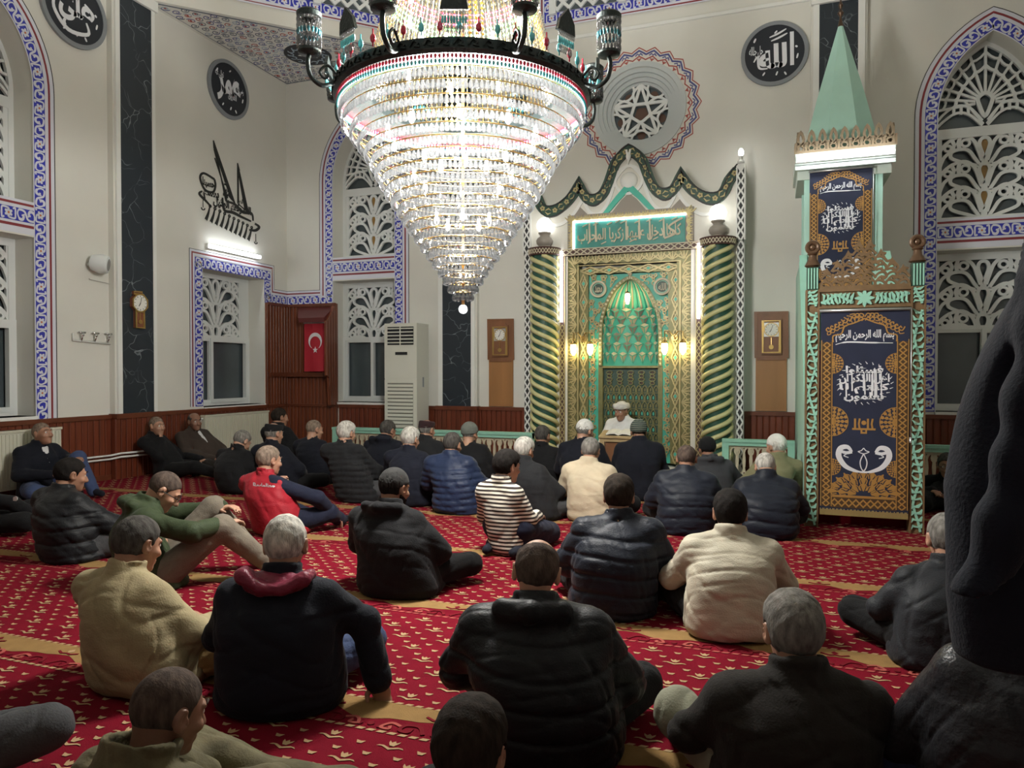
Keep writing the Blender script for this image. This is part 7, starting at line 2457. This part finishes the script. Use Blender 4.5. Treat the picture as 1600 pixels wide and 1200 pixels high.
person('man in glasses and dark coat beyond the minbar by the railing', (1496, 796), (1480, 708), yaw=150, hy=20, hp=6, lean=.05, jacket='black', hair='darkgrey', hstyle='short', sk='b', bulk=.92, extras=('glasses',), nofwd=True, legs='kneel')
person('broad man in black hooded jacket and black skull cap', (612, 932), (616, 733), yaw=-2, hy=-12, hp=12, lean=.12, legs='cross', arms='lap', jacket='black', hair='black', hstyle='short', beard='black', cap=('kufi', 'capchar'), sk='b', bulk=1.22, sw=1.05, trousers='blacktr', extras=('hood',))
person('man in tan shirt and khaki trousers with grey hair', (195, 1085), (214, 808), yaw=-2, hy=-6, hp=16, lean=.10, legs='side', arms='lap', jacket='tan', trousers='khaki', hair='darkgrey', hstyle='short', sk='b', bulk=1.12)
person('man in dark navy coat with shiny maroon hood lining, one hand on the carpet', (425, 1118), (446, 806), yaw=22, hy=2, hp=10, lean=.06, legs='cross', arms='lap', jacket='dnavy', trousers='jean', hair='white', hstyle='short', sk='b', bulk=1.18, hs=1.02,
       elb={1: (.37, .03, .34)}, wri={1: (.44, -.02, .09)}, extras=(('lining', 'maroon'),))
person('man in navy padded blazer with wavy dark hair', (955, 968), (967, 743), yaw=8, hy=2, hp=8, lean=.10, legs='side', arms='lap', jacket='puff_navy', style='puffer', trousers='blacktr', hair='dark', hstyle='full', sk='b', bulk=1.1)
person('man in cream shell jacket with black hair', (1143, 1004), (1141, 767), yaw=8, hy=0, hp=12, lean=.12, legs='cross', arms='knees', jacket='cream', trousers='blacktr', hair='black', hstyle='full', sk='b', bulk=1.08)
person('bald man in black quilted hooded puffer jacket, largest figure of the front row', (850, 1205), (838, 843), yaw=12, hy=6, hp=12, hr=6, lean=.10, legs='side', arms='lap', jacket='puff_black', style='puffer', trousers='blacktr', hair='stubble', hstyle='bald', sk='a', bulk=1.22, sw=1.08, extras=('hood',))
person('grey haired man in dark brown jacket and sage trousers near the leather jacket', (1245, 1320), (1240, 927), yaw=12, hy=3, hp=10, lean=.05, legs='up', arms='lap', jacket='dbrown', trousers='sage', hair='grey', hstyle='full', sk='a', bulk=1.14, sw=1.08,
       leg={-1: [(-.11, .02, .10), (-.30, .19, .20), (-.28, .44, .07), (-.28, .56, .05)], 1: [(.11, .02, .10), (.36, .34, .13), (-.02, .44, .07), (-.12, .44, .05)]})
person('man with shaved head in olive field jacket at the bottom edge of the photo', (200, 1420), (262, 1046), yaw=-5, hy=-10, hp=18, lean=.14, legs='cross', arms='lap', jacket='camo', trousers='camo', hair='stubble', hstyle='shaved', sk='c', bulk=1.12, extras=('bigcollar',), elb={1: (.27, .10, .26), -1: (-.27, .10, .26)}, wri={1: (.16, .24, .12), -1: (-.16, .24, .12)})
person('dark haired boy whose head alone shows before the black puffer jacket', (735, 1560), (735, 1097), yaw=0, hy=0, hp=10, lean=.05, legs='cross', arms='lap', jacket='black', hair='dark', hstyle='boy', sk='b', bulk=.85, sw=.85, hs=.96)
person('grey haired man in dark grey jacket half hidden by the hanging coat', (1490, 1058), (1480, 803), yaw=6, hy=0, hp=10, lean=.14, legs='cross', arms='lap', jacket='slate', trousers='blacktr', hair='grey', hstyle='short', sk='a', bulk=1.05)

# the imam on his low seat behind the lectern, facing the rows
person('imam in white robe and white turban facing the rows behind the lectern', (968, 738), (971, 628), yaw=172, hy=-10, hp=10, lean=.06, legs='kneel', arms='fwd', jacket='white', trousers='whiteshirt', hair='darkgrey', hstyle='short', cap=('turban', 'knitwhite'), sk='b', nofwd=True, bulk=1.0, hunch=.0)
person('person in black leather jacket cut off by the lower right corner', (1605, 1424), (1625, 868), yaw=0, hy=0, hp=10, lean=.0, legs='cross', arms='lap', jacket='leather', trousers='jean', hair='dark', hstyle='short', sk='b', bulk=1.15,
       elb={-1: (-.29, .10, .30)}, wri={-1: (-.24, .36, .20)}, leg={-1: [(-.11, .04, .10), (-.40, .30, .25), (.0, .36, .07), (.14, .34, .05)], 1: [(.11, .04, .10), (.31, .31, .12), (-.04, .38, .07), (-.14, .36, .05)]})
person('person in dark clothes at the left edge behind the ribbed puffer jacket', (-62, 835), (-90, 705), yaw=-40, hy=-10, lean=.10, legs='side', jacket='black', hair='dark', sk='b', wri={1: (.22, .52, .10)}, elb={1: (.32, .26, .30)})
person('person in grey denim whose knee alone shows at the lower left edge', (-330, 1330), (-400, 950), yaw=10, hy=0, lean=.05, legs='cross', arms='lap', jacket='black', trousers='gtrous', hair='dark', sk='b', leg={-1: [(-.11, .04, .10), (-.31, .31, .12), (.04, .34, .07), (.14, .31, .05)], 1: [(.11, .04, .10), (.40, .33, .15), (-.04, .38, .07), (-.14, .36, .05)]})
# lectern with an open book
lp = at_floor(966, 752)
lx, ly = float(lp[0]) + .03, float(lp[1]) + .05
t = thing('lectern', 'low wooden reading stand before the imam', 'lectern', (lx, ly, 0))
m = MB()
for s in (-1, 1):
    m.box(lx + s * .24 - .025, lx + s * .24 + .025, ly - .13, ly + .13, 0, .60, 0)
m.build('side_panel', M_lightwood, t)
m = MB(); m.ribbon(rect_loop(-.24, .24, .05, .58), .06, 0, .025, 0, Fr((lx, ly - .12, 0), (1, 0, 0), (0, 0, 1)), True); m.build('front_frame', mat('pale_wood', (0.42, 0.30, 0.15), 0.45, var=0.1), t)
m = MB(); m.prism(rect_loop(-.20, .20, .08, .55), 0, .012, 0, Fr((lx, ly - .10, 0), (1, 0, 0), (0, 0, 1))); m.build('front_panel', M_clockwood, t)
m = MB(); m.add([(lx - .28, ly - .17, .60), (lx + .28, ly - .17, .60), (lx + .28, ly + .17, .66), (lx - .28, ly + .17, .66), (lx - .28, ly - .17, .625), (lx + .28, ly - .17, .625), (lx + .28, ly + .17, .685), (lx - .28, ly + .17, .685)],
      [(0, 3, 2, 1), (4, 5, 6, 7), (0, 1, 5, 4), (1, 2, 6, 5), (2, 3, 7, 6), (3, 0, 4, 7)]); m.build('top', MATS['pale_wood'], t)
t = thing('book', 'open book lying on the reading stand', 'book', (lx, ly, .66))
m = MB()
for s in (-1, 1):
    P = [(0, .012), (s * .05, .032), (s * .12, .028), (s * .17, .014)]
    f = Fr((lx - .04, ly - .12, .63), (1, 0, 0), (0, .17, .985))
    for (xa, ha), (xb, hb_) in zip(P, P[1:]):
        V = [(lx - .02 + xa, ly - .11, .645 + ha), (lx - .02 + xb, ly - .11, .645 + hb_), (lx - .02 + xb, ly + .11, .683 + hb_), (lx - .02 + xa, ly + .11, .683 + ha)]
        V2 = [(a, b, c - .02) for a, b, c in V]
        m.add(V + V2, [(0, 1, 2, 3) if s > 0 else (3, 2, 1, 0), (0, 4, 5, 1), (2, 6, 7, 3)])
m.build('pages', M_book, t)
m = MB(); m.add([(lx - .20, ly - .12, .636), (lx + .16, ly - .12, .636), (lx + .16, ly + .12, .678), (lx - .20, ly + .12, .678)], [(0, 1, 2, 3)]); m.build('cover', M_black, t)

# ---- dark coat hanging close by at the right edge, from a coat stand outside the frame
def coat():
    base = at_depth(1640, 700, 1.55)
    cx, cy = float(base[0]), float(base[1])
    fr = Fr((cx, cy, 0), tuple(RT), (0, 0, 1))
    t = thing('hanging_coat', 'long dark navy coat hanging close to the camera at the photo edge', 'coat', (cx, cy, .85))
    ctr = np.array([cx, cy, 0])
    rtv, fwv = RT, np.array([FW[0], FW[1], 0]) / math.hypot(FW[0], FW[1])
    M3 = np.stack([rtv, fwv, [0, 0, 1]], 1)
    # local outline: left edge and right edge by height
    zz = np.array([.86, .95, 1.02, 1.12, 1.25, 1.40, 1.55, 1.70, 1.80, 1.92])
    lx_ = np.array([-.19, -.205, -.212, -.208, -.20, -.165, -.125, -.085, -.035, .04])
    rx_ = np.array([.38, .40, .40, .39, .38, .36, .34, .30, .24, .12])
    def d(P):
        z = P[:, 2]
        a, b = np.interp(z, zz, lx_), np.interp(z, zz, rx_)
        c, hw = (a + b) / 2, (b - a) / 2
        dep = np.interp(z, [.8, 1.4, 1.9], [.13, .11, .06])
        x = (P[:, 0] - c) / hw
        ang = np.arctan2(P[:, 0] - .22, 2.05 - z)
        y = P[:, 1] + .026 * np.sin(ang * 17 + .6) + .012 * np.sin(ang * 31 + z * 2)
        q = (np.abs(x) ** 2.6 + np.abs(y / dep) ** 2.6) ** (1 / 2.6)
        dd = (q - 1) * np.minimum(hw, dep) * .75
        dd = smax(dd, z - 1.90, .04)
        hem = .875 + .05 * np.clip(P[:, 0] + .26, 0, 1)
        dd = smax(dd, hem - z, .015)
        slv = s_chain(P, [(-.03, -.06, 1.72), (-.115, -.10, 1.42), (-.17, -.115, 1.22), (-.222, -.115, 1.04)], [.05, .048, .044, .050], .03)
        slv = smax(slv, 1.075 - z + (P[:, 0] + .22) * .35, .006)
        dd = smin(dd, slv + .006 * np.sin(z * 40 + P[:, 0] * 25), .012)
        return dd.astype(np.float32)
    o = skin_obj('coat_shell', d, (-.42, -.32, .80), (.52, .28, 1.98), .010, C['coat'], None)
    me = o.data
    n = len(me.vertices)
    co = np.empty(n * 3, np.float32); me.vertices.foreach_get('co', co)
    co = co.reshape(-1, 3) @ M3.T.astype(np.float32) + ctr.astype(np.float32)
    me.vertices.foreach_set('co', co.ravel()); me.update()
    attach(o, t)
    s = thing('coat_stand', 'coat stand just outside the photo edge holding the dark coat', 'coat stand', (cx + .1, cy, 0))
    m = MB()
    q = fr.p(.16, 0, 0)
    m.tube([(q.x, q.y, .02), (q.x, q.y, 1.93)], .02, 10)
    m.build('pole', M_iron, s, 180)
    for k in range(4):
        m = MB(); a = k * PI / 2 + .4
        m.tube([(q.x, q.y, .12), (q.x + .22 * math.cos(a), q.y + .22 * math.sin(a), .02)], .013, 8); m.build('foot', M_iron, s, 180)
        m = MB(); m.tube([(q.x, q.y, 1.88), (q.x + .07 * math.cos(a), q.y + .07 * math.sin(a), 1.92), (q.x + .09 * math.cos(a), q.y + .09 * math.sin(a), 1.98)], .009, 7); m.build('hook', M_iron, s, 180)
coat()
